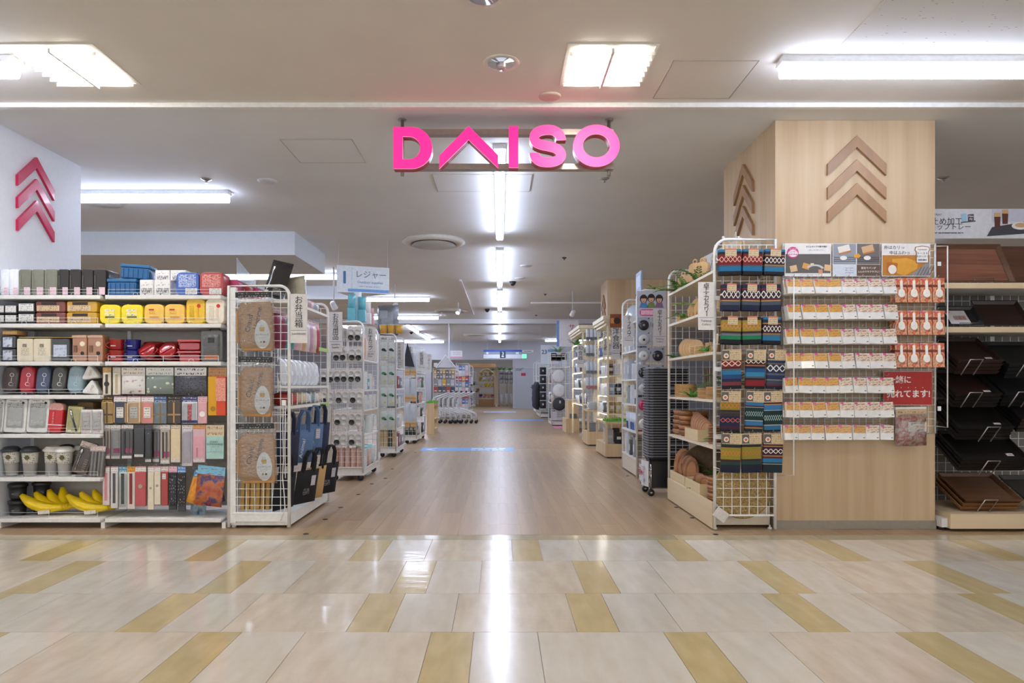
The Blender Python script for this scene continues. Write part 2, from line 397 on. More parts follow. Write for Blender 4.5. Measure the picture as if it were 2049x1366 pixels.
# service door in the far wall
dr = struct('door_1', MB().box(.66, 1.56, YB-.035, YB+.0, .0, 1.80), C('#adaeb5', .45), 'pale grey steel service door')
ob('door_frame', MB().box(.61, .66, YB-.05, YB, 0, 1.85).box(1.56, 1.61, YB-.05, YB, 0, 1.85).box(.61, 1.61, YB-.05, YB, 1.8, 1.85), C('#b9bac0', .5), dr)
ob('door_handle', MB().box(1.42, 1.49, YB-.06, YB-.035, .86, 1.06).tube([(1.44, YB-.07, .95), (1.36, YB-.09, .95)], .012, 6), C('#5b5d62', .35, .6), dr)
ob('door_closer', MB().box(.72, .95, YB-.085, YB-.035, 1.72, 1.78).tube([(.95, YB-.07, 1.77), (1.05, YB-.03, 1.8)], .01, 4), C('#8d8f94', .4, .5), dr)
tag(ob('notice', MB().box(.95, 1.15, YB-.039, YB-.0355, 1.46, 1.58), C('#b3243f', .5)), 'small dark red notice stuck on the grey service door', 'notice')
# soffits and beams
struct('beam_1', MB().box(-9, -2.58, 8.59, 10.07, 2.685, ZS), C('#dadfe6', .7, var=.02), 'white boxed soffit hanging over the lunchbox aisle')
struct('beam_2', MB().box(-11, 11, 20.0, 20.5, 2.85, ZS), C('#dcdce0', .7, var=.02), 'shallow white beam crossing the ceiling far inside')
struct('beam_3', MB().box(-9, -2.75, 13.3, 14.1, 2.72, ZS), C('#dadfe6', .7, var=.02), 'second smaller white soffit further back')
# columns
WDM = WOOD('#b89a75', '#d2b996', 'Z', .7, .5)
cx0, cx1, cy0, cy1 = 2.01, 3.175, 4.98, 6.12
struct('column_1', MB().box(cx0, cx1, cy0, cy1, .0, ZS), WDM, 'square column clad in pale oak')
struct('baseboard_right', MB().box(cx0-.006, cx1+.006, cy0-.006, cy1+.006, 0, .062), C('#8f8778', .5), 'grey skirting round the oak column')
struct('column_2', MB().box(-4.9, -3.7, 4.9, 6.03, 0, ZS), C('#e4e7ee', .6, var=.02), 'white painted square column behind the lunchbox shelves')
struct('column_3', MB().box(1.97, 3.15, 12.5, 13.3, 0, ZS), WDM, 'second oak clad column further inside the shop')
def chevrons(name, label, mat, edge, origin, rotz):
    root = thing(name, label, 'wall emblem', origin, (0, 0, rotz))
    hw, rise, th, pitch, t = .213, .204, .084, .172, .022
    for k in range(3):
        z = -pitch*k
        poly = [(-hw, z-rise-th), (0, z-th), (hw, z-rise-th), (hw, z-rise), (0, z), (-hw, z-rise)]
        b = MB(); n = 6
        fr = [(x, -t, zz) for x, zz in poly]; bk = [(x, 0, zz) for x, zz in poly]
        b.add(fr+bk, [(0,1,4,5), (1,2,3,4), (1,0,6,7), (2,1,7,8), (3,2,8,9), (4,3,9,10), (5,4,10,11), (0,5,11,6)])
        ob('chevron', b, mat, root)
    return root
BRN = WOOD('#8d6a4b', '#a8835f', 'Z', .8, .4)
MAG = C('#c4154f', .35, coat=.3)
chevrons('chevron_emblem', 'three brown wooden chevrons on the front of the nearest oak column', BRN, None, ((2.383+2.81)/2, cy0, 2.862), 0)
chevrons('chevron_emblem', 'three brown wooden chevrons on the aisle side of the nearest oak column', BRN, None, (cx0, 5.60, 2.862), R(-90))
chevrons('chevron_emblem', 'three crimson chevrons on the white column at the left', MAG, None, (-3.7, 5.43, 2.86), R(90))
chevrons('chevron_emblem', 'three brown wooden chevrons on the far oak column', BRN, None, (1.97, 12.9, 2.75), R(-90))
# ================================================================ LAMPS AND CEILING FITTINGS
def strip(x0, x1, y0, y1, zc, label, group='tube lights', e=None, h='#dbe6ff'):
    cx, cy = (x0+x1)/2, (y0+y1)/2
    o = thing('tube_light', label, 'ceiling light', (cx, cy, zc), (0, 0, 0), group)
    if x1-x0 > y1-y0: L, rz = x1-x0, R(90)
    else: L, rz = y1-y0, 0
    sec = [(-.048, -.04), (.048, -.04), (.05, 0), (-.05, 0)]
    dif = [(-.034, -.105), (.034, -.105), (.045, -.085), (.047, -.04), (-.047, -.04), (-.045, -.085)]
    a = ob('housing', MB().prism(sec, -L/2, L/2), C('#e4e6ea', .4), o, (0, 0, 0), (0, 0, rz))
    E_ = e or STRIP_E
    b = ob('diffuser', MB().prism(dif, -L/2+.015, L/2-.015), EM(h, E_*.4), o, (0, 0, 0), (0, 0, rz))
    ob('lens', MB().prism([(-.033, -.108), (.033, -.108), (.034, -.1052), (-.034, -.1052)], -L/2+.016, L/2-.016), EM(h, E_), b)
    return o
strip(1.67, 3.18, 4.03, 4.13, ZC, 'long tube light on the concourse ceiling at the upper right')
strip(-4.4, -2.88, 4.03, 4.13, ZC, 'tube light on the concourse ceiling cut by the left picture edge')
y = 5.46
for k in range(6):
    strip(-.05, .05, y, y+3.15, ZS, 'tube light in the line down the aisle, %s from the pink sign' % ORD[k]); y += 4.13
for (x0, x1, yy, lb) in ((-4.7, -2.69, 6.8, 'tube light crossing beside the white column, before the soffit'),
    (-5.4, -3.2, 11.0, 'tube light just behind the boxed soffit, nearer one'), (-4.9, -2.5, 11.75, 'tube light just behind the boxed soffit, farther one'),
    (-4.1, -1.53, 14.9, 'long tube light below the hanging aisle sign'), (-3.6, -1.69, 18.9, 'tube light crossing above the far left racks'),
    (3.5, 5.6, 9.0, 'tube light hidden behind the nearest oak column'), (4.6, 7, 13.4, 'second tube light hidden behind the nearest oak column'),
    (-8.5, -6.2, 7.5, 'tube light in the shop far left of the white column'), (6.8, 9, 7.2, 'tube light in the shop right of the oak column'),
    (5.8, 8.2, 18, 'tube light over the far right aisles'), (-8.2, -5.9, 15, 'tube light over the far left aisles'), (1.9, 3.9, 28.6, 'tube light above the far wall beside the service door')):
    strip(x0, x1, yy-.05, yy+.05, ZS, lb)
for k, yy in enumerate((21.5, 25.6)):
    strip(-2.95, -2.85, yy, yy+2.6, ZS, 'tube light slanting away at the far left, %s one' % ('nearer', 'farther')[k])
    strip(-4.95, -4.85, yy, yy+2.6, ZS, 'tube light deeper at the far left, %s one' % ('nearer', 'farther')[k])
strip(-4.6, -2.4, 29.4, 29.5, ZS, 'tube light along the far wall above the trolleys')
for (xx, yy, lb) in ((-2.5, 33, 'tube light in the flower room, left one'), (.6, 33, 'tube light in the flower room, right one')): strip(xx-.6, xx+.6, yy, yy+.1, ZS, lb, e=STRIP_E*1.6)
def troffer(x, y, label):
    o = thing('recessed_troffer', label, 'ceiling light', (x, y, ZC), (0,0,0), 'recessed concourse lights')
    w = .245
    ob('rim', MB().box(-w-.02, w+.02, -w-.02, -w, -.006, .0).box(-w-.02, w+.02, w, w+.02, -.006, .0).box(-w-.02, -w, -w, w, -.006, 0).box(w, w+.02, -w, w, -.006, 0), C('#e9e6e0', .4), o)
    ob('tray', MB().box(-w, w, -w, w, -.002, -.0005), C('#f2f0ea', .35), o)
    for s in (-1, 1): ob('lamp_tube', MB().prism(rrect(.125, .012, .005, 2, -.016), -w+.012, w-.012), EM('#fff9f0', TROFFER_E), o, (s*.118, 0, 0))
    for k in range(7): ob('louver', s_box(2*w, .004, .022), C('#e8e6e0', .3, .2), o, (0, -w+.04+k*(2*w-.08)/6, -.04))
    ob('spine', s_box(.014, 2*w, .024), C('#e8e6e0', .3, .2), o, (0, 0, -.041))
troffer(.652, 4.165, 'square recessed light right of the pink sign')
troffer(-2.59, 4.165, 'square recessed light at the upper left')
k = 0
for yy in (4.165, 1.0, -2.2, -5.0):
    for xx in (-9.07, -5.83, -2.59, .652, 3.89, 7.13):
        if yy > 4 and xx in (-2.59, .652): continue
        if yy > 4 and xx == 3.89: continue
        k += 1; troffer(xx, yy, 'unseen square recessed concourse light added for fill')  # unseen troffers continuing the grid, added as fill light
def fitting(name, label, cat, loc, parts, group=None): return put(name, parts, loc, (0,0,0), label, cat, group)
fitting('downlight', 'round chrome downlight in the ceiling above the pink sign', 'downlight', (.009, 4.136, ZC),
    [('rim', s_lathe(((.082, -.001), (.11, -.004), (.112, 0))), C('#e6e1da', .4)), ('reflector', s_lathe(((.0, -.0012), (.04, -.0015), (.082, -.0035))), CHROME), ('lamp', s_lathe(((.0, -.04), (.026, -.04), (.03, -.002)), 12), C('#c8b8bc', .2, .6))])
fitting('downlight', 'round chrome downlight cut by the top picture edge', 'downlight', (-.08, 3.42, ZC),
    [('rim', s_lathe(((.082, -.001), (.11, -.004), (.112, 0))), C('#e6e1da', .4)), ('reflector', s_lathe(((.0, -.0012), (.04, -.0015), (.082, -.0035))), CHROME)])
fitting('ceiling_speaker', 'round beige ceiling disc just before the ceiling edge', 'speaker', (.338, 4.61, ZC), [('disc', s_lathe(((.0, -.012), (.06, -.012), (.072, -.008), (.076, 0))), C('#d0bdb0', .6))])
vp = ((.0, -.03), (.05, -.05), (.09, -.03), (.10, -.03), (.13, -.06), (.17, -.035), (.18, -.035), (.205, -.065), (.25, -.04), (.26, -.04), (.29, -.07), (.34, -.055), (.425, -.018), (.43, 0))
for (x, y, lb) in ((PX(868, 9.12), 9.12, 'large round air vent with concentric rings beside the aisle lights'), (-1.25, 17.6, 'round air vent far down the aisle'), (-.95, 26, 'farthest round air vent before the back wall')):
    fitting('air_vent', lb, 'air vent', (x, y, ZS), [('ring', s_lathe(((.41, 0), (.42, -.03), (.34, -.06), (.30, -.05), (.29, 0)), 32), C('#d9d5cc', .5)), ('cone', s_lathe(vp[:11], 32), C('#b9b4a8', .55))])
def hatch(x0, x1, y0, y1, zc, label):
    o = thing('ceiling_hatch', label, 'ceiling hatch', ((x0+x1)/2, (y0+y1)/2, zc)); w, d = (x1-x0)/2, (y1-y0)/2
    ob('leaf', MB().box(-w+.006, w-.006, -d+.006, d-.006, -.004, 0), CEIL if zc == ZC else C('#e9eaec', .75, var=.02, nscale=2.), o)
    ob('rim', MB().box(-w, -w+.004, -d, d, -.005, 0).box(w-.004, w, -d, d, -.005, 0).box(-w, w, -d, -d+.004, -.005, 0).box(-w, w, d-.004, d, -.005, 0), C('#b5aea5', .5), o)
hatch(1.04, 1.56, 4.1, 4.64, ZC, 'square access hatch in the ceiling left of the long tube light')
hatch(-1.73, -1.16, 5.36, 5.92, ZS, 'square access hatch in the shop ceiling left of the pink sign')
hatch(-.62, .3, 6.25, 6.8, ZS, 'wide access hatch in the shop ceiling behind the pink sign')
spr = ((.0, -.036), (.012, -.036), (.014, -.028), (.006, -.024), (.02, -.016), (.034, -.012), (.036, 0))
for (px, py, lb) in ((413, 358, 'chrome sprinkler head left of the pink sign'), (1209, 357, 'chrome sprinkler head below the letter O of the pink sign'), (1888, 355, 'chrome sprinkler head right of the oak column')):
    Y = F*(ZS-CH)/(VY-py); fitting('sprinkler', lb, 'sprinkler', (PX(px, Y), Y, ZS), [('plate', s_lathe(((.034, -.012), (.05, -.004), (.052, 0)), 14), CHROME), ('nozzle', s_lathe(spr, 12), C('#a8a6a4', .2, .9))])
for (px, py, lb) in ((1129, 515, 'tiny dark sprinkler right of the second aisle light'), (1091, 588, 'tiny dark sprinkler right of the third aisle light'), (1073, 630, 'tiny dark sprinkler near the ceiling beam')):
    Y = F*(ZS-CH)/(VY-py); fitting('sprinkler', lb, 'sprinkler', (PX(px, Y), Y, ZS), [('nozzle', s_lathe(spr, 10), C('#55534f', .3, .7))])
for (px, py, lb) in ((1026, 563, 'black dome camera right of the aisle lights'), (975, 618, 'black dome camera left of the aisle lights'), (823, 664, 'black dome camera above the chopstick rack')):
    Y = F*(ZS-CH)/(VY-py); fitting('dome_camera', lb, 'camera', (PX(px, Y), Y, ZS), [('mount', s_lathe(((.06, -.03), (.065, 0)), 14), C('#33343a', .4)), ('dome', s_lathe(((.0, -.085), (.03, -.075), (.05, -.05), (.055, -.03)), 14), C('#0c0d10', .1, coat=.5))])
for (px, py, w, lb) in ((205, 406, .2, 'flat round ceiling disc under the tube light by the white column'), (1053, 531, .1, 'small white smoke detector right of the aisle lights'), (1040, 556, .09, 'small white ceiling disc beside the dome camera'), (535, 361, .09, 'small white ceiling disc above the shop hatch')):
    Y = F*(ZS-CH)/(VY-py); fitting('smoke_detector', lb, 'smoke detector', (PX(px, Y), Y, ZS), [('disc', s_lathe(((.0, -.025), (w*.7, -.02), (w, -.006), (w, 0)), 18), C('#d2d2d4', .5))])
def spot(px, py, Y, label, tilt, lit=4.):
    x, z = PX(px, Y), PZ(py, Y); o = thing('spotlight', label, 'spotlight', (x, Y, z), (0,0,0))
    ob('stem', MB().tube([(0, 0, .06), (0, 0, ZS-z)], .012, 6), C('#d9d9dc', .4), o)
    h = ob('head', s_lathe(((.03, .08), (.045, .06), (.05, -.05), (.052, -.055)), 12), C('#e1e1e4', .4), o, (0,0,0), tilt)
    ob('lens', s_lathe(((0, -.057), (.045, -.057), (.046, -.052)), 12), EM('#fff4e2', lit), h)
spot(668, 612, 11.2, 'white track spotlight above the second aisle rack', (R(35), R(-20), 0)); spot(790, 613, 13, 'white track spotlight above the third aisle rack', (R(30), R(25), 0))
spot(917, 623, 16, 'white track spotlight before the round vent', (R(-40), R(20), 0)); spot(1146, 627, 14, 'white track spotlight right of the aisle, on its short rail', (R(40), R(25), 0))
tag(ob('spotlight_rail', MB().box(-.95, .95, -.02, .02, -.03, 0), C('#e4e4e6', .4), None, (PX(1155, 14), 14, PZ(617, 14)+.13), (0, 0, 0)), 'white ceiling rail carrying the spotlight right of the aisle', 'rail')
tag(ob('spotlight_rail', MB().box(-.02, .02, -3, 3, -.03, 0), C('#e4e4e6', .4), None, (-.72, 15.5, ZS)), 'white ceiling rail left of the aisle lights', 'rail')
# ---------------------------------------------------------------- pink shop sign
SY = 4.84; su = SY/F
sg = thing('shop_sign', 'hot pink illuminated letter sign hanging from the ceiling', 'sign', (0, 0, 0))
def sp(p): return (PX(p[0], SY), PZ(p[1], SY))
def arc(cx, cy, r, a0, a1, n, ry=None): return [(cx+r*math.cos(R(a0+(a1-a0)*k/n)), cy-(ry or r)*math.sin(R(a0+(a1-a0)*k/n))) for k in range(n+1)]
def ring(o, i, y0, y1):
    n = len(o); b = MB()
    A = [sp(p) for p in o]; B_ = [sp(p) for p in i]
    vs = [(x, y0, z) for x, z in A]+[(x, y0, z) for x, z in B_]+[(x, y1, z) for x, z in A]+[(x, y1, z) for x, z in B_]; f = []
    for k in range(n):
        j = (k+1) % n; f += [(k, j, n+j, n+k), (2*n+j, 2*n+k, 3*n+k, 3*n+j), (j, k, 2*n+k, 2*n+j), (n+k, n+j, 3*n+j, 3*n+k)]
    return b.add(vs, f)
def band(c, w, y0, y1):
    P_ = [Vector(p) for p in c]; sm = []
    for i in range(len(P_)-1):
        a, b, cc, d = P_[max(0, i-1)], P_[i], P_[i+1], P_[min(len(P_)-1, i+2)]
        for t in (0, .33, .67): sm.append(.5*((2*b)+(cc-a)*t+(2*a-5*b+4*cc-d)*t*t+(3*b-a-3*cc+d)*t**3))
    sm.append(P_[-1]); n = len(sm); L, Rr = [], []
    for i, p in enumerate(sm):
        t = (sm[min(n-1, i+1)]-sm[max(0, i-1)]).normalized(); q = Vector((-t.y, t.x))*w/2
        if i in (0, n-1): q = Vector((math.copysign(w/2, q.x), 0))
        L.append(p+q); Rr.append(p-q)
    b = MB(); vs = []
    for y in (y0, y1):
        for p in L+Rr: x, z = sp(p); vs.append((x, y, z))
    f = []
    for i in range(n-1):
        f += [(i, i+1, n+i+1, n+i), (2*n+i+1, 2*n+i, 3*n+i, 3*n+i+1), (i+1, i, 2*n+i, 2*n+i+1), (n+i, n+i+1, 3*n+i+1, 3*n+i)]
    f += [(0, n, 3*n, 2*n), (2*n-1, n-1, 3*n-1, 4*n-1)]
    return b.add(vs, f)
def dl(o=0): return [(787+o, 337-o), (806, 337-o)]+arc(823-o*.3, 295.5, 42-o, -90, 90, 16, 41.5-o)+[(806, 254+o), (787+o, 254+o)]
Dout, Din = dl(0), dl(18.5)
Sc = [(1123.5, 279), (1119, 268.5), (1109, 261), (1096, 259), (1082, 261), (1072, 267), (1069, 275), (1073, 284), (1084, 289), (1098, 292), (1112, 296), (1121, 303), (1123, 311), (1119, 318), (1108, 323), (1095, 324), (1081, 322), (1072, 315), (1068.5, 305.5)]
def full(cx, cy, rx, ry, n=40): return [(cx+rx*math.cos(2*PI*k/n), cy-ry*math.sin(2*PI*k/n)) for k in range(n)]
def poly(p):
    def f(y0, y1):
        P_ = [sp(q) for q in p]; n = len(P_)
        return MB().add([(x, y0, z) for x, z in P_]+[(x, y1, z) for x, z in P_], [tuple(range(n)), tuple(range(2*n-1, n-1, -1))]+[((k+1) % n, k, n+k, n+(k+1) % n) for k in range(n)])
    return f
def chev(y0, y1):
    P_ = [sp(q) for q in ((879, 337), (879, 311), (937.5, 252), (997, 310), (997, 336), (937.5, 279))]
    return MB().add([(x, y0, z) for x, z in P_]+[(x, y1, z) for x, z in P_], [(0,5,2,1), (5,4,3,2), (7,8,11,6), (8,9,10,11)]+[((k+1) % 6, k, 6+k, 6+(k+1) % 6) for k in range(6)])
for nm, fn, e in (('D', lambda a, b: ring(Dout, Din, a, b), 1.0), ('A', chev, 1.0), ('I', poly([(1018, 335), (1037, 335), (1037, 252), (1018, 252)]), 1.0),
        ('S', lambda a, b: band(Sc, 19, a, b), 1.06), ('O', lambda a, b: ring(full(1193.5, 291, 46.5, 42), full(1193.5, 291, 27, 23.5), a, b), 1.12)):
    L_ = ob('letter', fn(SY+.012, SY+.085), C('#b51a3a', .35), sg)
    ob('letter_rim', fn(SY+.006, SY+.012), EM('#ffd9ea', .55), L_)
    ob('letter_face', fn(SY, SY+.006), EM('#ff2686' if nm in 'DAI' else '#ff4490', e*.6), L_)
SM = C('#a9a19a', .28, .85)
for px in (800, 1224):
    x = PX(px, SY); ob('hanger_rod', MB().tube([(x, SY+.13, 2.57), (x, SY+.13, ZS)], .013, 8), SM, sg)
    ob('ceiling_flange', s_lathe(((.032, -.008), (.034, 0)), 16), SM, sg, (x, SY+.13, ZS))
for py in (265, 334):
    z = PZ(py, SY+.1); ob('crossbar', MB().box(PX(790, SY), PX(1232, SY), SY+.085, SY+.145, z-.02, z+.02), SM, sg)
# ---------------------------------------------------------------- hanging aisle signs
def prism_sign(px0, px1, py0, py1, Y, label, build, rz=0.):
    x0, x1, z0, z1 = PX(px0, Y), PX(px1, Y), PZ(py1, Y), PZ(py0, Y); w, h = (x1-x0)/math.cos(rz), z1-z0
    o = thing('hanging_aisle_sign', label, 'sign', ((x0+x1)/2, Y, z0), (0, 0, rz))
    d = w*.8
    ob('panel', MB().add([(-w/2, 0, 0), (w/2, 0, 0), (-.05, d, 0), (-w/2, 0, h), (w/2, 0, h), (-.05, d, h)], [(0, 1, 4, 3), (1, 2, 5, 4), (2, 0, 3, 5), (0, 2, 1), (3, 4, 5)]), C('#dfe6ee', .4), o)
    for sx in (-w/2+.02, w/2-.02): ob('hanging_wire', MB().tube([(sx, .01, h-.01), (sx, .01, ZS-z0)], .0025, 4), C('#c2c6cc', .3), o)
    build(o, w, h); return o
BL = C('#3d7fd0', .45); GREYT = C('#6e7c8c', .6)
def s1(o, w, h):
    ob('stripe', MB().box(-.2, w/2-.004, -.003, -.0005, .012, .05), C('#6fa5e4', .45), o)
    ob('divider', MB().box(-.152, -.146, -.002, -.0005, .012, h-.02), C('#c3d2e2', .45), o)
    txt('1', o, -w/2+.10, -.003, h*.53, .22, C('#4e7ba8', .5), bold=.006); txt('レジャー', o, .10, -.003, h*.68, .105, C('#5f6f80', .5)); txt('Outdoor supplies', o, .09, -.003, h*.4, .047, C('#6f9cc9', .5)); ob('fine_print', s_card(.3, .03), FINE('#d6dfea', '#8aa2bc', 1), o, (.08, -.002, h*.2))
prism_sign(678, 776, 533, 586, 9.0, 'white hanging aisle sign reading 1 Outdoor supplies', s1, R(20))
def s23(o, w, h):
    txt('23', o, -w*.3, -.003, h*.62, .17, C('#4e647c', .5), bold=.003)
    ob('stripe', MB().box(-.06, w/2, -.003, -.0005, .36, .44), C('#7fa9da', .45), o)
prism_sign(1082, 1118, 690, 728, 20.6, 'white hanging aisle sign numbered 23 at the far right', s23)
o = thing('hanging_aisle_sign', 'blue and grey overhead board showing the number 3 at the far end', 'sign', (PX(1006, 28), 28, PZ(717, 28)))
w = 77*28/F; h = 17*28/F
ob('panel', s_box(w, .05, h), C('#dfe3ea', .5), o); ob('stripe', s_box(w, .056, h*.2), C('#2949a8', .5), o, (0, 0, h*.8)); ob('band', s_box(w, .053, h*.33), C('#8c93a0', .5), o, (0, 0, h*.47)); ob('number_plate', s_box(w*.15, .06, h*.8), C('#2e3646', .5), o, (0, 0, .02))
txt('3', o, 0, -.032, h*.55, .2, C('#f2f4f8', .5)); ob('patch', s_card(.1, .05), C('#e6e9ee', .5), o, (0, -.032, .06)); ob('patch', s_card(.09, .08), C('#e6e9ee', .5), o, (-w*.4, -.03, h*.52)); ob('patch', s_card(.13, .08), C('#e6e9ee', .5), o, (w*.38, -.03, h*.52)); txt('→', o, w*.46, -.03, h*.63, .09, C('#e6e9ee', .5)); txt('←', o, -w*.46, -.03, h*.63, .09, C('#e6e9ee', .5))
for s in (-1, 1): ob('hanging_wire', MB().tube([(s*w*.4, 0, h), (s*w*.4, 0, ZS-PZ(717, 28))], .01, 4), C('#c2c6cc', .3), o)
put('exit_sign', [('case', s_box(.22, .06, .2), C('#e8ece8', .5)), ('face', s_box(.2, .004, .18), EM('#5fe39a', 1.1), (0, -.032, .01))], (PX(1049, 30.36), 30.37, PZ(717, 30.36)), (0,0,0), 'small lit green exit sign above the service door', 'exit sign')
o = thing('hanging_aisle_sign', 'white overhead board with a pink stripe above the trolleys', 'sign', (PX(913, 24), 24, PZ(716, 24)))
ob('panel', s_box(.42, .03, .26), C('#e8e6e8', .5), o); ob('stripe', s_box(.42, .034, .03), C('#d988ac', .5), o, (0, 0, .01)); ob('fine_print', s_card(.3, .12), FINE('#e8e6e8', '#b9a0ac', 2), o, (.03, -.016, .1))
for s in (-1, 1): ob('hanging_wire', MB().tube([(s*.15, 0, .26), (s*.15, 0, ZS-PZ(716, 24))], .006, 4), C('#c2c6cc', .3), o)
put('notice_plate', [('plate', s_box(.5, .02, .1), C('#e6e4e2', .5)), ('fine_print', s_card(.4, .06), FINE('#e6e4e2', '#3a3a40', 1, dens=.42), (0, -.011, .02))], (PX(1057, 30), 30.38, PZ(704, 30)), (0,0,0), 'small white plate on the far wall beside the green exit sign', 'sign')
# blue guide strips on the floor
def guide(px0, px1, py0, py1, label, col, arrow=True):
    Y0, Y1 = F*CH/(py1-VY), F*CH/(py0-VY); Ym = (Y0+Y1)/2; x0, x1 = PX(px0, Ym), PX(px1, Ym)
    o = thing('floor_sticker', label, 'floor sticker', ((x0+x1)/2, Ym, .0006)); w, d = x1-x0, Y1-Y0
    ob('sheet', MB().box(-w/2, w/2, -d/2, d/2, 0, .0012), C(col, .35), o)
    if arrow:
        ob('arrow', MB().add([(-w*.35, d*.36, .0016), (-w*.45, 0, .0016), (-w*.35, -d*.36, .0016), (-w*.32, -d*.36, .0016), (-w*.41, 0, .0016), (-w*.32, d*.36, .0016)], [(5, 0, 1, 4), (4, 1, 2, 3)]), C('#f2f6fa', .4), o)
        for r_ in (-.2, .2):
            for q in range(5): ob('print', MB().box(w*(.04+.075*q), w*(.04+.075*q)+w*(.05+.02*((q+(r_ > 0)) % 2)), d*(r_-.1), d*(r_+.1), .0012, .0016), C('#dbe8fa', .4), o)
    return o
guide(843, 1028, 895.5, 902, 'blue floor sticker with a white arrow across the aisle', '#5b9de0')
guide(990, 1088, 838.5, 842, 'narrow blue strip sticker across the floor far down the aisle', '#7fa4e6', False)
guide(968, 1032, 823, 825.3, 'pale strip sticker across the floor before the far wall', '#b8c6ea', False)
guide(1108, 1132, 852, 857, 'pink round-ended sticker on the floor by the white disc rack', '#e0709c', False)
for k, (px, py) in enumerate(((612, 1068), (651, 1039), (682, 1015), (717, 989), (744, 968), (771, 957), (785, 938), (831, 905))):
    Y = F*CH/(py-VY); tag(ob('floor_marker', s_lathe(((.0, .003), (.018, .003), (.021, 0)), 12), C('#2b2118', .5), None, (PX(px, Y), Y, .0006)), 'dark round stud in the floor left of the aisle, %s from the front' % ORD[k], 'floor stud', 'floor studs beside the left racks')
for k, (px, py) in enumerate(((1353, 1015), (1385, 1036), (1432, 1069), (1284, 966), (1256, 952))):
    Y = F*CH/(py-VY); tag(ob('floor_marker', s_lathe(((.0, .003), (.016, .003), (.019, 0)), 12), C('#2b2118', .5), None, (PX(px, Y), Y, .0006)), ['dark stud in the floor beside the tableware rack, back one', 'dark stud in the floor beside the tableware rack, middle one', 'dark stud in the floor at the tableware rack front corner', 'dark stud in the floor before the tablecloth rack, nearer one', 'dark stud in the floor before the tablecloth rack, farther one'][k], 'floor stud', 'floor studs beside the right racks')
# ================================================================ LUNCHBOX SHELVES (facing the concourse, left)
def item(name, label, cat, x0, x1, h, zb, mat, rc=.012, d=.1, ex=(), group=None, Y=5.02, rot=(0,0,0), ch=.005, soft=0, yo=0., film=False, base_rot_z=None):
    """one boxed or bagged article: x0..x1 photo columns at depth Y, h metres tall, bottom at zb.
    ex: (part, fx0, fx1, fz0, fz1, material) cards on its front, or ('text', string, fx, fz, size_m, material, turn)"""
    w = (x1-x0)/F*Y; cx = PX((x0+x1)/2, Y)
    me = s_pillow(round(w, 3), round(d, 3), round(h, 3), 6, 6, .002, 1) if soft else s_rbox(round(w-.002, 3), round(d, 3), round(h, 3), rc, min(ch, d*.4))
    zb += .0012+d/2*abs(math.sin(rot[0]))+w/2*abs(math.sin(rot[1]))
    parts = [('body', me, mat)]; txts = []; yf = -d/2-.0008
    for e in ex:
        if e[0] == 'text': txts.append(e); continue
        yf -= .0007
        if e[0] == 'disc': parts.append((e[1], s_disc(round(e[4]*w, 3), .0016, 18, e[5] if len(e) > 6 else 1.), e[-1], ((e[2]-.5)*w, yf, e[3]*h))); continue
        pn, a, b, c, dd, m = e
        parts.append((pn, s_card(round((b-a)*w, 3), round((dd-c)*h, 3)), m, (((a+b)/2-.5)*w, yf, c*h)))
    if film: parts.append(('film_wrap', s_pillow(round(w+.006, 3), round(d+.016, 3), round(h+.006, 3), 6, 6, .003, 3, .12), FILM(.05), (0, 0, .0)))
    if len(parts) == 1 and not txts: return tag(ob(name, me, mat, None, (cx, Y+d/2+yo, zb), rot), label, cat, group)
    root = thing(name, label, cat, (cx, Y+d/2+yo, zb), rot, group)
    for p in parts: ob(p[0], p[1], p[2], root, p[3] if len(p) > 3 else (0,0,0))
    for t in txts: txt(t[1], root, (t[2]-.5)*w, yf-.0006, t[3]*h, t[4], t[5] if len(t) > 5 else INK, (0, R(t[6]) if len(t) > 6 else 0, 0), ext=.0004)
    return root
YS, YBK = 5.0, 5.40
SHZ = {k: PZ(k, YS) for k in (590, 647, 723, 790, 868, 955, 1037)}
SHELFM = C('#e3e1dc', .4); BACKM = C('#b9b2a4', .6)
def fence(parent, x0, x1, loc0, z):
    b = MB(); y = loc0
    for dz in (.018, .042): b.tube([(x0, y, z+dz), (x1, y, z+dz)], .0016, 4)
    n = max(2, int((x1-x0)/.3))
    for k in range(n+1):
        x = x0+.004+(x1-x0-.008)*k/n; b.tube([(x, y, z-.005), (x, y, z+.042)], .0016, 4)
    for k in range(n):
        x = x0+(x1-x0)*(k+.5)/n; b.tube([(x+.018*math.cos(t*PI/5), y-.002, z+.018*math.sin(t*PI/5)+.002) for t in range(6)], .0014, 4)
    return ob('wire_fence', b, STEEL, parent)
def shelf_bay(name, label, x0, x1, zs, top, posts, pegs=None):
    o = thing(name, label, 'shelving', (0, 0, 0))
    for z in zs:
        base = z < .1
        s = ob('shelf_board', MB().prism([(x0+.003, z-.03), (x1-.003, z-.03), (x1-.003, z), (x0+.003, z)], YS, YBK-.005, .004), SHELFM, o)
        if not pegs or z > 1.1: fence(s, x0+.02, x1-.02, YS+.008, z)
    ob('back_panel', MB().box(x0, x1, YBK-.005, YBK+.01, .1, top), BACKM, o)
    for x in posts:
        ob('upright', MB().box(x-.014, x+.014, YBK-.04, YBK+.03, 0, top), SHELFM, o)
        ob('foot', MB().box(x-.014, x+.014, YS+.005, YBK-.04, .0, .043).lathe([(.016, -.0), (.016, .012)], 10, (x, YS+.09, 0)), SHELFM, o)
    return o
XL0, XM, XR1 = -3.69, PX(205, 5.0), PX(452, 5.0)
bayL = shelf_bay('shelf_unit', 'white shelf unit of lunchboxes cut by the left picture edge', XL0, XM-.0145, [SHZ[k] for k in SHZ], 1.72, [XL0+.02, XM])
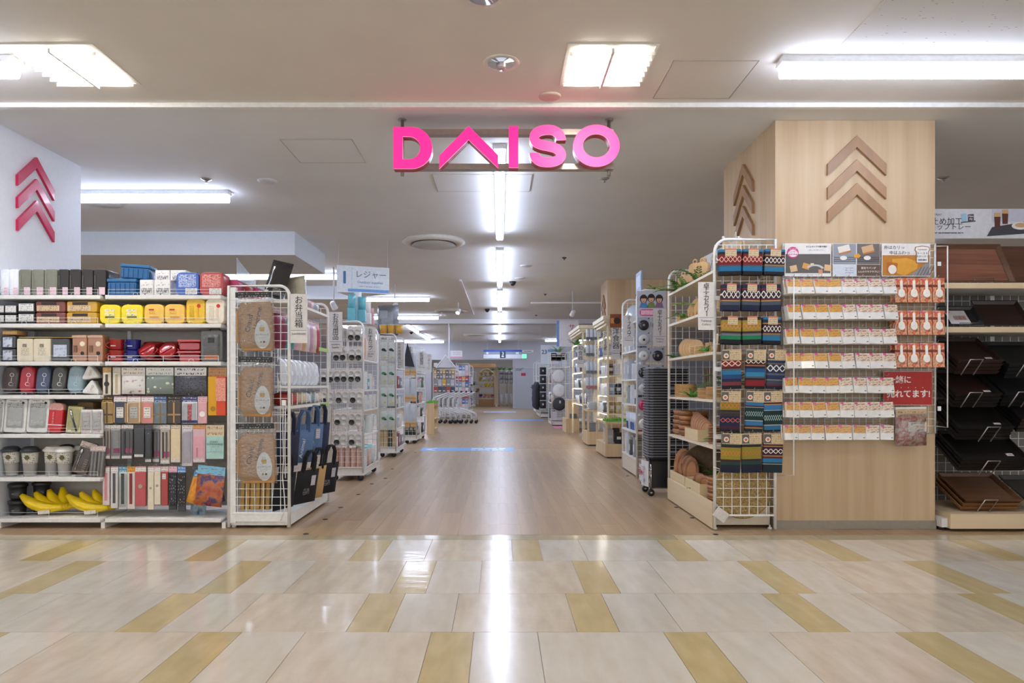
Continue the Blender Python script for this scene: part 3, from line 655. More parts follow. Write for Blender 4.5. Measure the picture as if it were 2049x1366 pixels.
bayR = shelf_bay('shelf_unit', 'white shelf unit with hanging chopstick cases below three shelves', XM+.0145, XR1-.034, [SHZ[590], SHZ[647], SHZ[723], SHZ[1037]], 1.72, [XR1-.018], pegs=True)
PEG = (735, 793, 850, 931)
for k, py in enumerate(PEG):
    for j in range(1, 3): ob('hook_rail', MB().box(XM+.02, XR1-.02, YBK-.016, YBK-.006, PZ(py, YS)-.0-(j-1)*.12-.01, PZ(py, YS)+.01-(j-1)*.12), C('#a8a294', .5), bayR) if j == 1 else None
PT = FINE('#f1d9e2', '#c0557f', 4)                       # pink price ticket
z = SHZ[590]; u = 5.02/F
g = 'upright lunchboxes on the top shelf'
for k, (a, b, c, nm) in enumerate(((0, 18, '#e9ecf2', 'white'), (18, 37, '#e9ecf2', 'white'), (37.5, 62, '#77786a', 'olive grey'), (62.5, 88, '#7b7c6d', 'olive grey'), (88.5, 114.5, '#7c7d6f', 'olive grey'),
        (115.5, 137.5, '#2c2927', 'black'), (138, 162, '#2a2725', 'black'), (162.5, 186.5, '#2c2927', 'black'), (187, 212, '#292624', 'black'))):
    i = (k, k-2, k-5)[0 if k < 2 else 1 if k < 5 else 2]
    item('lunchbox', '%s slim lunchbox standing upright on the top shelf, %s of its colour from left' % (nm, ORD[i]), 'lunchbox', a, b, 52*u, z, C(c, .35, coat=.2), .014, .19,
         (('price_ticket', .45, .92, .02, .3, PT), ('lettering', .08, .2, .3, .75, FINE(c, '#a9a79c', 12))), g)
BLU = C('#1d5d93', .3, coat=.3)
def ribbed(label, x0, x1, h, zb, rot=(0,0,0), yo=0.):
    w = (x1-x0)*u; d = .13; r = thing('storage_box', label, 'box', (PX((x0+x1)/2, 5.02), 5.02+d/2+yo, zb+.001), rot)
    ob('body', s_rbox(round(w, 3), d, round(h*.8, 3), .01, .006), BLU, r); ob('lid', s_rbox(round(w+.008, 3), d+.008, round(h*.2, 3), .006, .004), C('#23679c', .3, coat=.3), r, (0, 0, h*.8))
    for k in range(6): ob('rib', s_box(round(w*.07, 3), .006, round(h*.62, 3)), BLU, r, (-w*.42+w*.84*k/5, -d/2-.002, h*.08))
    return r
ribbed('blue ribbed container box standing on the top shelf', 215, 272, 33*u, z)
ribbed('blue ribbed container box in film tilted on top of another', 237, 292, 28*u, z+34*u, (0, R(3), R(5)), .02)
WPR = BLOTCH(['#b23a44', '#e7e5e4', '#eceae8', '#e9e7e6', '#303036'], 4.)
for k, (a, b, zz, yo) in enumerate(((279, 307, 0, 0), (308, 341, 0, 0), (303, 333, 31.5*u, .05), (334, 366, 31.5*u, .05))):
    item('boxed_gift', 'white printed paper box on the top shelf, %s' % ('lower left of four', 'lower right of four', 'upper left of four', 'upper right of four')[k], 'box', a, b, 31*u if k < 2 else 21*u, z+zz, WPR, .004, .12, (('print', .15, .9, .1, .45, BLOTCH(['#e7e5e4', '#e7e5e4', '#2a2a30', '#cfccca'], 6.)),), 'white printed boxes on the top shelf', yo=yo)
for (a, b, c, e, nm) in ((352, 398, '#3d66b8', '#c9d4ee', 'blue'), (399, 447, '#b5474a', '#e2a6a0', 'red')):
    item('lunchbox', '%s patterned lunchbox with pale print on the top shelf' % nm, 'lunchbox', a, b, 46*u, z, C(c, .3, coat=.3), .035, .14, (('print', .12, .88, .35, .9, BLOTCH([c, c, e, c, e], 7.)), ('sticker', .42, .92, .04, .3, FINE('#efeeea', '#4a4a50', 4))))
for k, (a, b, h_, c) in enumerate(((446, 462, 37, '#b0446a'), (461, 473, 32, '#a33b43'), (471, 482, 29, '#b64a74'))):
    item('lunchbox', 'rounded pink-red lunchbox behind the end frame top, %s of three' % ('nearest', 'middle', 'farthest')[k], 'lunchbox', a-3, b+4, h_*u, z, C(c, .3, coat=.3), .03, .13, (), 'pink-red lunchboxes at the shelf end', yo=.12+.11*k)
# second shelf
z = SHZ[647]
for k, (a, b) in enumerate(((-8, 9), (9, 34), (35, 70))):
    for j in (0, 1):
        item('lunchbox', 'black lunchbox with white sleeve on the second shelf, %s %s' % (('leftmost', 'middle', 'rightmost')[k], ('bottom', 'top')[j]), 'lunchbox', a, b, 18*u if k < 2 else 20.5*u, z+j*(19 if k < 2 else 21)*u, C('#2b2b2d', .35), .008, .15, (('sleeve', .08, .92, .2, .92, FINE('#e9e7e2', '#4c4c50', 4)),), 'stacked black lunchboxes')
for k, (a, b, c, nm) in enumerate(((71, 131, '#7b3a30', 'maroon'), (133, 194, '#c99a1f', 'mustard'))):
    for j in (0, 1):
        item('lunchbox', '%s lunchbox with kraft sleeve on the second shelf, %s of two' % (nm, ('bottom', 'top')[j]), 'lunchbox', a, b, 22*u, z+j*22.6*u, C(c, .3, coat=.3), .012, .15, (('sleeve', .05, .8, .12, .62, FINE('#d6bb96', '#5d4a38', 3)), ('clip', .2, .7, .66, .92, C('#33231d', .4))), 'stacked lunchboxes with kraft sleeves')
CAT = BLOTCH(['#f2dc1c', '#f2dc1c', '#f4f0e0', '#2c2a20'], 3.)
for k, (a, b) in enumerate(((199, 241), (242, 286))):
    item('sandwich_case', 'bright yellow rounded sandwich case on the second shelf, %s of two' % ('left', 'right')[k], 'lunchbox', a, b, 38*u, z, C('#f0d90f', .3, coat=.3), .035, .06, (('print', .25, .72, .42, .75, CAT), ('caption', .28, .72, .3, .37, C('#3b3a1a', .5))), 'yellow sandwich cases')
for k, (a, b) in enumerate(((288, 328), (329, 370))):
    item('sandwich_case', 'pale orange rounded sandwich case on the second shelf, %s of two' % ('left', 'right')[k], 'lunchbox', a, b, 39*u, z, C('#efc050', .3, coat=.3), .035, .06, (('heading', .25, .5, .68, .75, C('#c33c25', .5)), ('lettering', .25, .6, .5, .65, FINE('#efc050', '#6c5230', 3)), ('print', .3, .75, .28, .36, BLOTCH(['#efc050', '#b24a28', '#efc050'], 6.))), 'pale orange sandwich cases')
for (a, b, c, nm) in ((372, 410, '#eebf12', 'yellow'), (411, 449, '#eee3cd', 'cream')):
    item('lunchbox', 'tall %s lunchbox with a red dot on the second shelf' % nm, 'lunchbox', a, b, 49*u, z, C(c, .3, coat=.3), .03, .08, (('disc', 'red_dot', .68, .72, .1, C('#cf2a1d', .5)), ('lettering', .18, .42, .15, .72, FINE(c, '#5a4632', 12)), ('caption', .56, .66, .2, .62, FINE(c, '#c44a2a', 14))))
# third shelf
z = SHZ[723]
for j in (0, 1): item('lunchbox', 'dark lunchbox with a pale square label at the left edge, %s of two' % ('bottom', 'top')[j], 'lunchbox', 0, 31, 25*u, z+j*26*u, C('#3a3c40', .3, coat=.2), .012, .12, (('label', .2, .8, .12, .88, BLOTCH(['#c2cbdc', '#c9d1de', '#3c4048'], 3.)),), 'dark lunchboxes at the left edge')
item('paper_box', 'small kraft card box lying on top of dark lunchboxes', 'box', 4, 34, 9*u, z+53*u, C('#b98f55', .7), .003, .12, (('lettering', .1, .9, .2, .7, FINE('#c79d60', '#5d4320', 2)),))
for k, (a, b) in enumerate(((33, 66), (66.5, 101))):
    r = item('lunchbox', 'cream paper-look lunchbox with kraft card on top, %s of two' % ('left', 'right')[k], 'lunchbox', a, b, 46*u, z, C('#ded2b8', .4), .012, .1, (('lettering', .25, .75, .25, .6, FINE('#ded2b8', '#5a5040', 5)), ('emblem', .38, .62, .62, .76, BLOTCH(['#ded2b8', '#4a4236', '#ded2b8'], 5.))), 'cream lunchboxes')
for k, (a, b, c) in enumerate(((38, 70, '#ddcf9d'), (68, 102, '#dccc98'), (103, 152, '#bd9456'))):
    item('card_sleeve', 'folded %s card sleeve lying over the third-shelf boxes, %s' % (('pale', 'pale', 'kraft')[k], ('leftmost', 'middle', 'rightmost')[k]), 'card', a, b, .004, z+(47.5 if k < 2 else 47)*u, C(c, .7), .0015, .1, (), None, yo=-.005, ch=.001)
item('lunchbox', 'charcoal lunchbox with pale blue label on the third shelf', 'lunchbox', 103, 139, 46*u, z, C('#46484a', .35), .012, .1, (('label', .12, .85, .2, .72, BLOTCH(['#bcc4d6', '#c3cbda', '#8a93a6'], 4.)),))
for k, (a, b) in enumerate(((144, 174, ), (175, 206))):
    item('lunchbox', 'brown translucent lunchbox with round sticker on the third shelf, %s of two' % ('left', 'right')[k], 'lunchbox', a, b, 53*u, z, C('#a5714e', .25, coat=.4), .014, .09, (('disc', 'sticker', .7, .66, .17, C('#e6d7b4', .5)), ('disc', 'badge', .7, .31, .12, C('#2a2422', .5)), ('lid', .02, .98, .9, .98, C('#c39c7c', .25)), ('emblem', .12, .35, .35, .6, BLOTCH(['#a5714e', '#5b3a26', '#a5714e'], 4.))), 'brown lunchboxes')
mugp = ((.0, 0), (.036, 0), (.045, .01), (.052, .078), (.055, .082), (.049, .08), (.042, .014), (0, .01))
def mug(label, px, zb, col, yo=0., ang=200):
    r = .05; o = thing('mug', label, 'mug', (PX(px, 5.02), 5.02+.06+yo, zb+.001)); m = C(col, .18, coat=.5)
    ob('body', s_lathe(mugp, 20), m, o); b = MB().tube([(.045+.03*math.sin(t*PI/6), 0, .062-.045*t/6) for t in range(7)], .006, 6); ob('handle', b, m, o, (0,0,0), (0, 0, R(ang)))
    ob('print', MB().box(-.018, .018, -.0525, -.05, .03, .036), C('#d8c9c9', .5), o); return o
mug('red mug on top of another red mug', 225, z+.083, '#a81d1c'); mug('red mug under another red mug', 225, z, '#a81d1c')
mug('royal blue mug on top of another blue mug', 254, z+.083, '#1b2a86', .03); mug('royal blue mug under another blue mug', 254, z, '#1b2a86', .03)
REDP = C('#a2181c', .2, coat=.5)
bentop = ((.0, 0), (.05, 0), (.058, .008), (.06, .045), (.066, .05), (.067, .06), (.06, .066), (.03, .069), (0, .069))
for k, (px, yo, tilt) in enumerate(((290, .02, 62), (329, .02, 66))):
    o = thing('round_bento', 'red round lidded bento tipped to show its lid, %s of two' % ('left', 'right')[k], 'lunchbox', (PX(px, 5.02), 5.02+.085+yo, z+.062), (R(tilt), 0, R(-14+10*k)), 'red round bentos')
    ob('bowl', s_lathe(bentop[:4], 24), REDP, o); ob('lid', s_lathe(((.06, .046),)+bentop[4:], 24), REDP, o); ob('lid_bar', MB().box(-.045, .045, -.008, .008, .069, .075), C('#b02a2c', .25, coat=.4), o, (0,0,0), (0, 0, R(35)))
    for s in (-1, 1): ob('ear', MB().tube([(s*.06, -.02, .05), (s*.083, -.008, .05), (s*.083, .008, .05), (s*.06, .02, .05)], .005, 6), REDP, o)
for k, px in enumerate((312, 352)):
    o = thing('round_bento', 'red round bento standing flat behind the tipped ones, %s of two' % ('left', 'right')[k], 'lunchbox', (PX(px, 5.3), 5.29, z+.001), (0,0,0), 'red flat bentos')
    ob('bowl', s_lathe(((.0, 0), (.058, 0), (.07, .01), (.075, .135), (.08, .14)), 24), REDP, o); ob('lid', s_lathe(((.08, .14), (.082, .152), (.07, .158), (0, .16)), 24), REDP, o)
for j in (0, 1):
    o = thing('bento_box', 'red rectangular clip bento right of the round ones, %s of two' % ('bottom', 'top')[j], 'lunchbox', (PX(376, 5.02), 5.1, z+.001+j*.084), (0,0,0), 'red clip bentos')
    ob('body', s_rbox(.155, .11, .058, .012, .006), REDP, o); ob('lid', s_rbox(.178, .13, .018, .006, .004), C('#b02024', .2, coat=.5), o, (0, 0, .06))
    for s in (-1, 1): ob('clip', s_box(.014, .05, .03), REDP, o, (s*.088, 0, .04))
r = item('lunch_bag', 'dark grey insulated lunch bag with orange print at the shelf end', 'bag', 401, 446, 62*u, z, C('#55534d', .35, coat=.4), .02, .12, (('pocket', .08, .92, .06, .5, C('#5e5c55', .4, coat=.3)), ('badge', .34, .62, .6, .78, C('#2c2620', .5)), ('print', .2, .78, .08, .22, BLOTCH(['#d9731e', '#d9731e', '#5b5044'], 9.))), film=True)
ob('strap', MB().tube([(-.05, 0, .22), (-.03, 0, .245), (.03, 0, .245), (.05, 0, .22)], .006, 6), C('#3b3a36', .6), r)
# fourth shelf: oval bentos
z = SHZ[790]
for k, (a, b, c, nm, tx) in enumerate(((0, 32.5, '#372c2a', 'dark brown', '#b9aaa4'), (33.5, 64, '#a3192b', 'red', '#e6c9cc'), (65, 95, '#37455f', 'slate blue', '#c9d0dc'), (96, 127, '#34322c', 'olive black', '#d2d0c8'), (128, 160, '#8299a3', 'pale blue', '#b9c6cc'))):
    r = item('oval_bento', '%s oval bento leaning on the fourth shelf' % nm, 'lunchbox', a, b, 55*u, z+.004, C(c, .3, coat=.3), .045, .07, (), None, rot=(R(-4), R(4), 0), ch=.014, yo=.004*k)
    txt('OIC:', r, .0, 0, 0, .001) if 0 else None
    ob('lettering', s_text('O\nI\nC:', .042, .0005, line=.8), C(tx, .5), r if r.type == 'EMPTY' else r, (.012, -.0358, 27*u))
def tri(w, h, r=.012):
    pts = []
    for cx, cz, a0 in ((w/2-r, r, -90), (0, h-r*1.4, 30), (-w/2+r, r, 150)):
        for k in range(5): t = R(a0+120*k/4); pts.append((cx+r*math.cos(t), cz+r*math.sin(t)))
    return pts
for j in (0, 1):
    o = thing('rice_ball_case', 'white triangular rice ball case on the fourth shelf, %s of two' % ('lower', 'upper')[j], 'lunchbox', (PX(178, 5.03), 5.08, z+.006+j*.112), (R(-3), R(4 if j == 0 else -9), 0), 'white rice ball cases')
    ob('body', MB().prism(tri(.125, .105), -.035, .035, .008), C('#e4e2da', .35, coat=.3), o); ob('lettering', s_text('OIO', .025, .0004), C('#a8a49a', .5), o, (.01, -.0365, .045), (0, R(-70), 0))
    if j == 0: ob('sticker', s_card(.05, .014), FINE('#e8e4da', '#a33a40', 2), o, (0, -.0365, .012))
# fifth shelf: bagged plastic goods
z = SHZ[868]
for k, (a, b) in enumerate(((-20, 4), (5, 50), (51, 95))):
    item('bagged_container', 'white container in a printed clear bag on the fifth shelf, %s' % ('cut by the picture edge', 'left of two', 'right of two')[k], 'packet', a, b, 68*u, z, C('#d9d8d4', .35, coat=.3), .02, .07, (('print', .1, .9, .72, .97, FINE('#e2e1dd', '#4b4b4e', 4)), ('disc', 'badge', .82, .88, .06, C('#2e2e30', .5)), ('emblem', .2, .8, .2, .36, BLOTCH(['#dcdbd7', '#f0efeb', '#c4c3be'], 3.)), ('tab', .3, .8, 1.0, 1.07, C('#e6e4e0', .4))), 'bagged white containers', rot=(R(-4), R(2), 0), film=True)
item('bagged_container', 'red and pink packet in the middle of the fifth shelf', 'packet', 93, 122, 60*u, z, BANDS([(0, '#c2222a'), (.25, '#e6d6d2'), (.28, '#c2222a'), (.78, '#e2a79d')], 'Z', .35), .03, .05, (('lettering', .1, .9, .76, .84, FINE('#e2a79d', '#5b4040', 2)), ('caption', .3, .45, .3, .7, FINE('#c2222a', '#f0dcdc', 8))), rot=(R(-4), R(3), 0))
item('bagged_container', 'dark slim packet behind the red one on the fifth shelf', 'packet', 121, 133, 55*u, z, C('#4b4640', .4), .01, .1, (), yo=.05)
item('paper_box', 'brown box standing behind the fifth-shelf packets', 'box', 124, 158, 62*u, z, C('#8c6b3f', .5), .01, .1, (), yo=.18)
r = item('cutlery_pack', 'pale yellow packet with a navy handled fork on the fifth shelf', 'packet', 130, 160, 53*u, z, C('#d3cb8e', .4), .006, .03, (('sticker', .2, .4, .04, .12, FINE('#eee8d0', '#b03340', 2)),), rot=(R(-5), R(3), 0), film=True)
ob('fork_handle', MB().tube([(.03, -.018, .01), (-.01, -.018, .11)], .006, 6), C('#333f5a', .3), r); ob('fork_head', MB().tube([(-.01, -.018, .11), (-.03, -.018, .17)], .007, 6), CHROME, r)
for k, (a, b) in enumerate(((161, 183), (183.5, 205))):
    item('bagged_container', 'white slim pack with pink print on the fifth shelf, %s of two' % ('left', 'right')[k], 'packet', a, b, 48*u, z, C('#e3e0dc', .4), .006, .05, (('print', .1, .9, .05, .18, FINE('#e8d8da', '#c23a66', 2)), ('emblem', .2, .8, .3, .6, BLOTCH(['#e3e0dc', '#e3e0dc', '#97928c'], 4.)), ('caption', .6, .85, .7, .95, FINE('#e6dcda', '#c2506a', 5))), 'white slim packs', film=True)
# sixth shelf: tumblers and cutlery cases
z = SHZ[955]
def tumbler(label, px, lid, yo=0., body='#9d9a95', tilt=0):
    o = thing('tumbler', label, 'tumbler', (PX(px, 5.03), 5.03+.062+yo, z+.001+.045*abs(math.sin(R(tilt)))), (0, R(tilt), 0), 'lidded tumblers')
    ob('cup', s_lathe(((.0, 0), (.04, 0), (.042, .005), (.054, .178), (.055, .18)), 22), C(body, .2, coat=.4), o)
    ob('sleeve', s_lathe(((.0485, .095), (.0555, .178), (.055, .178), (.048, .095)), 22), FINE('#e6e2d6', '#6b6658', 6), o)
    ob('picture', s_disc(.018, .002, 16), BLOTCH(['#7d7a3a', '#3d3a22', '#8b6f34'], 4.), o, (.012, -.0538, .14))
    ob('lid', s_lathe(((.056, .176), (.066, .18), (.067, .192), (.055, .202), (.048, .212), (.035, .218), (.03, .207), (0, .206)), 22), C(lid, .3, coat=.2), o)
tumbler('tumbler with dark lid and paper sleeve at the left edge of the sixth shelf', 13, '#2f3338', tilt=-3); tumbler('tumbler with dark lid standing right of another dark-lidded one', 49, '#2f3338')
tumbler('tumbler with white lid leaning on the sixth shelf', 89, '#e9e7e2', .02, tilt=3); tumbler('front tumbler with white lid and bowl picture on its sleeve', 119, '#efeeea', 0, '#a7a5a0'); tumbler('white-lidded tumbler half hidden behind the front one', 133, '#e9e7e2', .13)
tumbler('dark-lidded tumbler in the second row of the sixth shelf', 95, '#2b2a28', .16)
r = item('cutlery_case', 'brown fork and spoon case slanting on the sixth shelf', 'cutlery case', 140, 172, 64*u, z+.005, C('#5b4a3f', .4), .006, .03, (('card', .0, 1, .82, 1, FINE('#d8cec2', '#a5403e', 3)), ('lettering', .58, .84, .1, .5, FINE('#5b4a3f', '#b5a596', 6))), rot=(R(-8), R(17), 0), film=True)
ob('spoon', MB().tube([(-.03, -.018, .02), (-.03, -.018, .14)], .004, 5).lathe([(0, .0), (.012, .012), (.01, .03), (0, .04)], 10, (-.03, -.02, .14)), CHROME, r)
for k, (a, b) in enumerate(((176, 192), (190, 206))):
    item('cutlery_case', 'grey clear cutlery pack standing by the shelf post, %s of two' % ('left', 'right')[k], 'cutlery case', a, b, 58*u, z, BANDS([(0, '#6d6660'), (.2, '#9b948c'), (.35, '#5f5852'), (.6, '#8f8880'), (.8, '#6d6660')], 'X', .3), .004, .03, (('card', 0, 1, .86, 1.05, FINE('#d3cac2', '#b03348', 3)),), 'clear cutlery packs', rot=(R(-3), R(4), 0), film=True)
# bottom shelf: dark cups and banana cases
z = SHZ[1037]
for k, (px, j, yo) in enumerate(((17, 0, .03), (17, 1, .03), (49, 0, .12), (49, 1, .12))):
    o = thing('soup_jar', 'black soup jar at the bottom left, %s' % ('front lower one', 'front upper one', 'rear lower one', 'rear upper one')[k], 'jar', (PX(px, 5.03), 5.10+yo, z+.001+j*.125), (0,0,0), 'black soup jars')
    ob('body', s_lathe(((.0, 0), (.048, 0), (.052, .01), (.056, .085)), 20), C('#28292b', .35), o); ob('lid', s_lathe(((.056, .085), (.064, .088), (.065, .108), (.05, .116), (0, .118)), 20), C('#232426', .35), o); ob('emblem', s_disc(.014, .002, 14, .5), C('#6b6b6b', .5), o, (0, -.0535, .04))
YEL = C('#ecca0a', .35, coat=.2)
def banana(label, px, yo=0.):
    o = thing('banana_case', label, 'banana case', (PX(px, 5.03), 5.03+.06+yo, z+.001)); b = MB()
    for k in range(4):        # four fingers moulded side by side, tips raised at the left, gathered at the stem
        pts, rad = [], []
        for t in range(13):
            a = t/12; sp_ = (1-a)**1.2
            xx = -.15+.31*a+.062*k*sp_+.01*k; zz = .041+(.115+.012*k)*(1-a)**2.6+.03*a*a; yy = .048*k*(.35+.65*sp_)
            pts.append((xx, yy, zz)); rad.append(.040*min(1., .45+2.6*a)*(1-.45*max(0, a-.55)/.45))
        rad[0] = .016; b.tube(pts, .03, 10, radii=rad)
    ob('shell', b, YEL, o)
    ob('stem', MB().tube([(.155, .04, .06), (.2, .05, .07), (.215, .05, .072)], .02, 8), C('#d8b60a', .4), o)
    ob('sticker', s_card(.085, .028), FINE('#e9e3d6', '#a63a3a', 3), o, (.045, -.0415, .022), (0, R(-6), 0))
banana('yellow banana bunch shaped case on the bottom shelf, left of two', 72); banana('yellow banana bunch shaped case on the bottom shelf, right of two', 165)
# ---------------------------------------------------------------- hanging packs on the right bay
def hang(name, label, cat, x0, x1, y0, y1, body, header, head=.2, t=.012, ex=(), group=None, Yf=5.05, rack=None, soft=0, film=False, rot=(0,0,0), wall=YBK-.01, n=1, hook=True):
    """pack on a peg: photo box x0..x1 / y0..y1 at depth Yf, header card of height fraction head"""
    w, h = (x1-x0)/F*Yf, (y1-y0)/F*Yf; cx, z0 = PX((x0+x1)/2, Yf), PZ(y1, Yf); hh = h*head
    root = thing(name, label, cat, (cx, Yf, z0), rot, group)
    me = s_pillow(round(w*.97, 3), round(t*2, 3), round(h-hh, 3), 5, 6, .0015, 2) if soft else s_rbox(round(w*.96, 3), round(t, 3), round(h-hh, 3), .004, min(.003, t*.3))
    ob('body', me, body, root, (0, 0, 0)); yf = -(t if soft else t/2)-.001
    if header: ob('header_card', s_card(round(w*.98, 3), round(hh+.004, 3)), header, root, (0, -.002, h-hh-.004))
    for e in ex:
        yf -= .0006
        if e[0] == 'text': txt(e[1], root, (e[2]-.5)*w, yf-.0006, e[3]*h, e[4], e[5], (0, R(e[6]) if len(e) > 6 else 0, 0), ext=.0003); continue
        if e[0] == 'disc': ob(e[1], s_disc(round(e[4]*w, 3), .0016, 16), e[5], root, ((e[2]-.5)*w, yf, e[3]*h)); continue
        ob(e[0], s_card(round((e[2]-e[1])*w, 3), round((e[4]-e[3])*h, 3)), e[5], root, (((e[1]+e[2])/2-.5)*w, yf, e[3]*h))
    if film: ob('film_wrap', s_pillow(round(w, 3), round(t*2+.014, 3), round(h-hh, 3), 5, 6, .002, 5, .2), FILM(.05), root)
    if rack and hook: ob('hook', s_hook(round(wall-Yf+.015, 2)), STEEL, rack, (cx, wall, z0+h+.003))
    return root
HW = FINE('#e6e0da', '#7c7470', 3, head='#d5a2b0'); HK = FINE('#cdb492', '#6b5640', 3)
KW = dict(rack=bayR)
hang('watch_band', 'cream card with a dark elastic band, leftmost in the top hanging row', 'packet', 206, 223, 735, 790, C('#ddd2bd', .5), FINE('#c99f68', '#5a4328', 3), .18, ex=(('band', .36, .64, .05, .75, C('#4d463e', .5)), ('disc', 'buckle', .5, .4, .3, C('#2e2a26', .4))), **KW)
hang('watch_band', 'cream card with a beige elastic band, second in the top hanging row', 'packet', 226, 242, 735, 790, C('#e0d8c8', .5), FINE('#dcd4c6', '#8a7f70', 3), .18, ex=(('band', .36, .64, .05, .75, C('#bfa887', .5)),), **KW)
hang('lunch_cloth', 'white lunch cloth with brown teddy bears', 'cloth pack', 243, 291, 735, 788, BLOTCH(['#ddd9d4', '#ddd9d4', '#e2deda', '#8f6a52'], 4.), FINE('#e4ded6', '#a58468', 2), .26, .02, soft=1, **KW)
hang('lunch_cloth', 'grey-green lunch cloth with pale polka dots', 'cloth pack', 292, 348, 735, 788, DOTS('#7f8a86', '#d9d3b4', 4., .28), FINE('#e4e2de', '#8b9a98', 2, head='#e4e2de'), .28, .02, soft=1, **KW)
hang('lunch_cloth', 'black bandana patterned lunch cloth', 'cloth pack', 349, 414, 735, 790, BLOTCH(['#1d1e22', '#1d1e22', '#5a5c66', '#1d1e22', '#7b7d86'], 14.), FINE('#e6e3e0', '#35405c', 2), .28, .02, soft=1, **KW)
hang('drawstring_pouch', 'yellow pouch with red gingham flap at the end of the hanging rows', 'pouch', 417, 454, 735, 831, BANDS([(0, '#d9a017'), (.45, '#d9a017'), (.47, '#d24b2c')], 'X', .6), FINE('#b8925e', '#c53a3a', 3), .19, .03, ex=(('flap', .45, .98, .3, .78, BLOTCH(['#d3482a', '#e7b9a2', '#d3482a', '#efe0cf'], 16.)), ('disc', 'stamp', .3, .14, .14, C('#a97b12', .5))), **KW)
for k, (a, b, c1, c2, hd, nm) in enumerate(((203, 227, '#c8a35e', '#6d4a1c', FINE('#3a2416', '#d8b24a', 2), 'gold'), (228, 254, '#3d4352', '#b48f63', HW, 'navy'), (255, 282, '#d9b68e', '#e2c7a4', HW, 'cream'), (283, 308, '#cd8580', '#b48f63', HW, 'salmon pink'),
        (308, 334, '#8c97a4', '#a98c5e', FINE('#3a577c', '#c8d2dc', 2), 'blue grey'), (335, 363, '#4a3f35', '#b08a5a', FINE('#262220', '#9b8b78', 2), 'dark brown'), (364, 396, '#dcdce2', '#3f4676', FINE('#3a3f72', '#d8d8e4', 2), 'white and navy'), (396, 415, '#d6a4a8', '#c99096', FINE('#e3b8bc', '#a8596a', 3), 'pale pink'))):
    ex = [('band', 0, .12, .04, .76, C(c2, .5)), ('band', .88, 1, .04, .76, C(c2, .5)), ('label', .25, .78, .22, .6, FINE('#e6e2da', '#55524c', 4))] if k in (1, 2, 3) else [('band', .44, .56, .02, .78, C(c2, .5)), ('stripe', .02, .98, .3, .36, C(c2, .5))]
    if k == 6: ex = [('band', .38, .64, .12, .72, BLOTCH(['#c9202c', '#c9202c', '#f0d8d8'], 9.)), ('stripe', 0, 1, .02, .12, C('#3a3f72', .5))]
    if k == 7: ex = [('disc', 'badge', .5, .35, .3, C('#efe8e8', .5))]
    hang('belt_pack', '%s belt and band pack in the second hanging row' % nm, 'packet', a, b, 793, 847, C(c1, .4), hd, .2, .014, ex, film=(k % 2 == 0), **KW)
MG = C('#b23a72', .5)
for k, (a, b, c, nm, y1) in enumerate(((206, 222, '#8d8278', 'beige brown', 918), (222.5, 242, '#9a9896', 'white and grey', 918), (243, 267, '#4d4c50', 'grey and black', 918), (268.5, 290, '#39393b', 'black', 915), (290.5, 305, '#2d2d2f', 'slim black', 925), (301, 321, '#77757a', 'mid grey', 925), (321, 341, '#ada195', 'greige', 928), (342, 362, '#d9c7a2', 'cream rounded', 925), (364, 386, '#c9bfc9', 'pale lilac', 932), (386, 412, '#d3acb4', 'soft pink', 925))):
    ex = [('stripe', .1, .9, .02, .1, FINE('#d9d4d0', '#77726e', 2))]
    if k in (0, 1, 2, 5, 6): ex += [('print', .3, .95, .18, .32, BANDS([(0, '#a8336a'), (.3, '#6d6468'), (.4, '#a8336a'), (.7, '#6d6468'), (.8, '#a8336a')], 'Z', .5))]
    if k in (0, 2, 5, 6): ex += [('stick', .25, .4, .15, .82, C('#2e2a28', .4)), ('stick', .6, .75, .15, .82, C('#55504c', .4))]
    if k == 9: ex += [('panel', .12, .88, .15, .7, C('#d8a0ac', .5)), ('stick', .3, .44, .15, .4, C('#b97f8c', .5))]
    hang('chopstick_case', '%s chopstick case in the third hanging row' % nm, 'chopstick case', a, b, 850, y1, C(c, .3, coat=.3), FINE('#d6c8b0' if k in (7,) else '#d89858' if k == 9 else '#45424a' if k in (3, 4) else '#d8d2cc', '#6b6560', 2), .11, .016, ex, film=(k in (1, 4, 8)), Yf=5.05+.03*(k == 5), **KW)
r = hang('paper_bag_pack', 'mint green paper bag pack printed START SOMEWHERE', 'packet', 412, 449, 850, 918, C('#a9cdc6', .6), FINE('#d2bd9c', '#8b7658', 2), .32, .012, (('text', 'START', .45, .5, .021, C('#54706d', .6)), ('text', 'SOMEWHERE', .5, .43, .02, C('#54706d', .6)), ('lettering', .2, .85, .22, .38, FINE('#a9cdc6', '#5b7673', 4))), **KW)
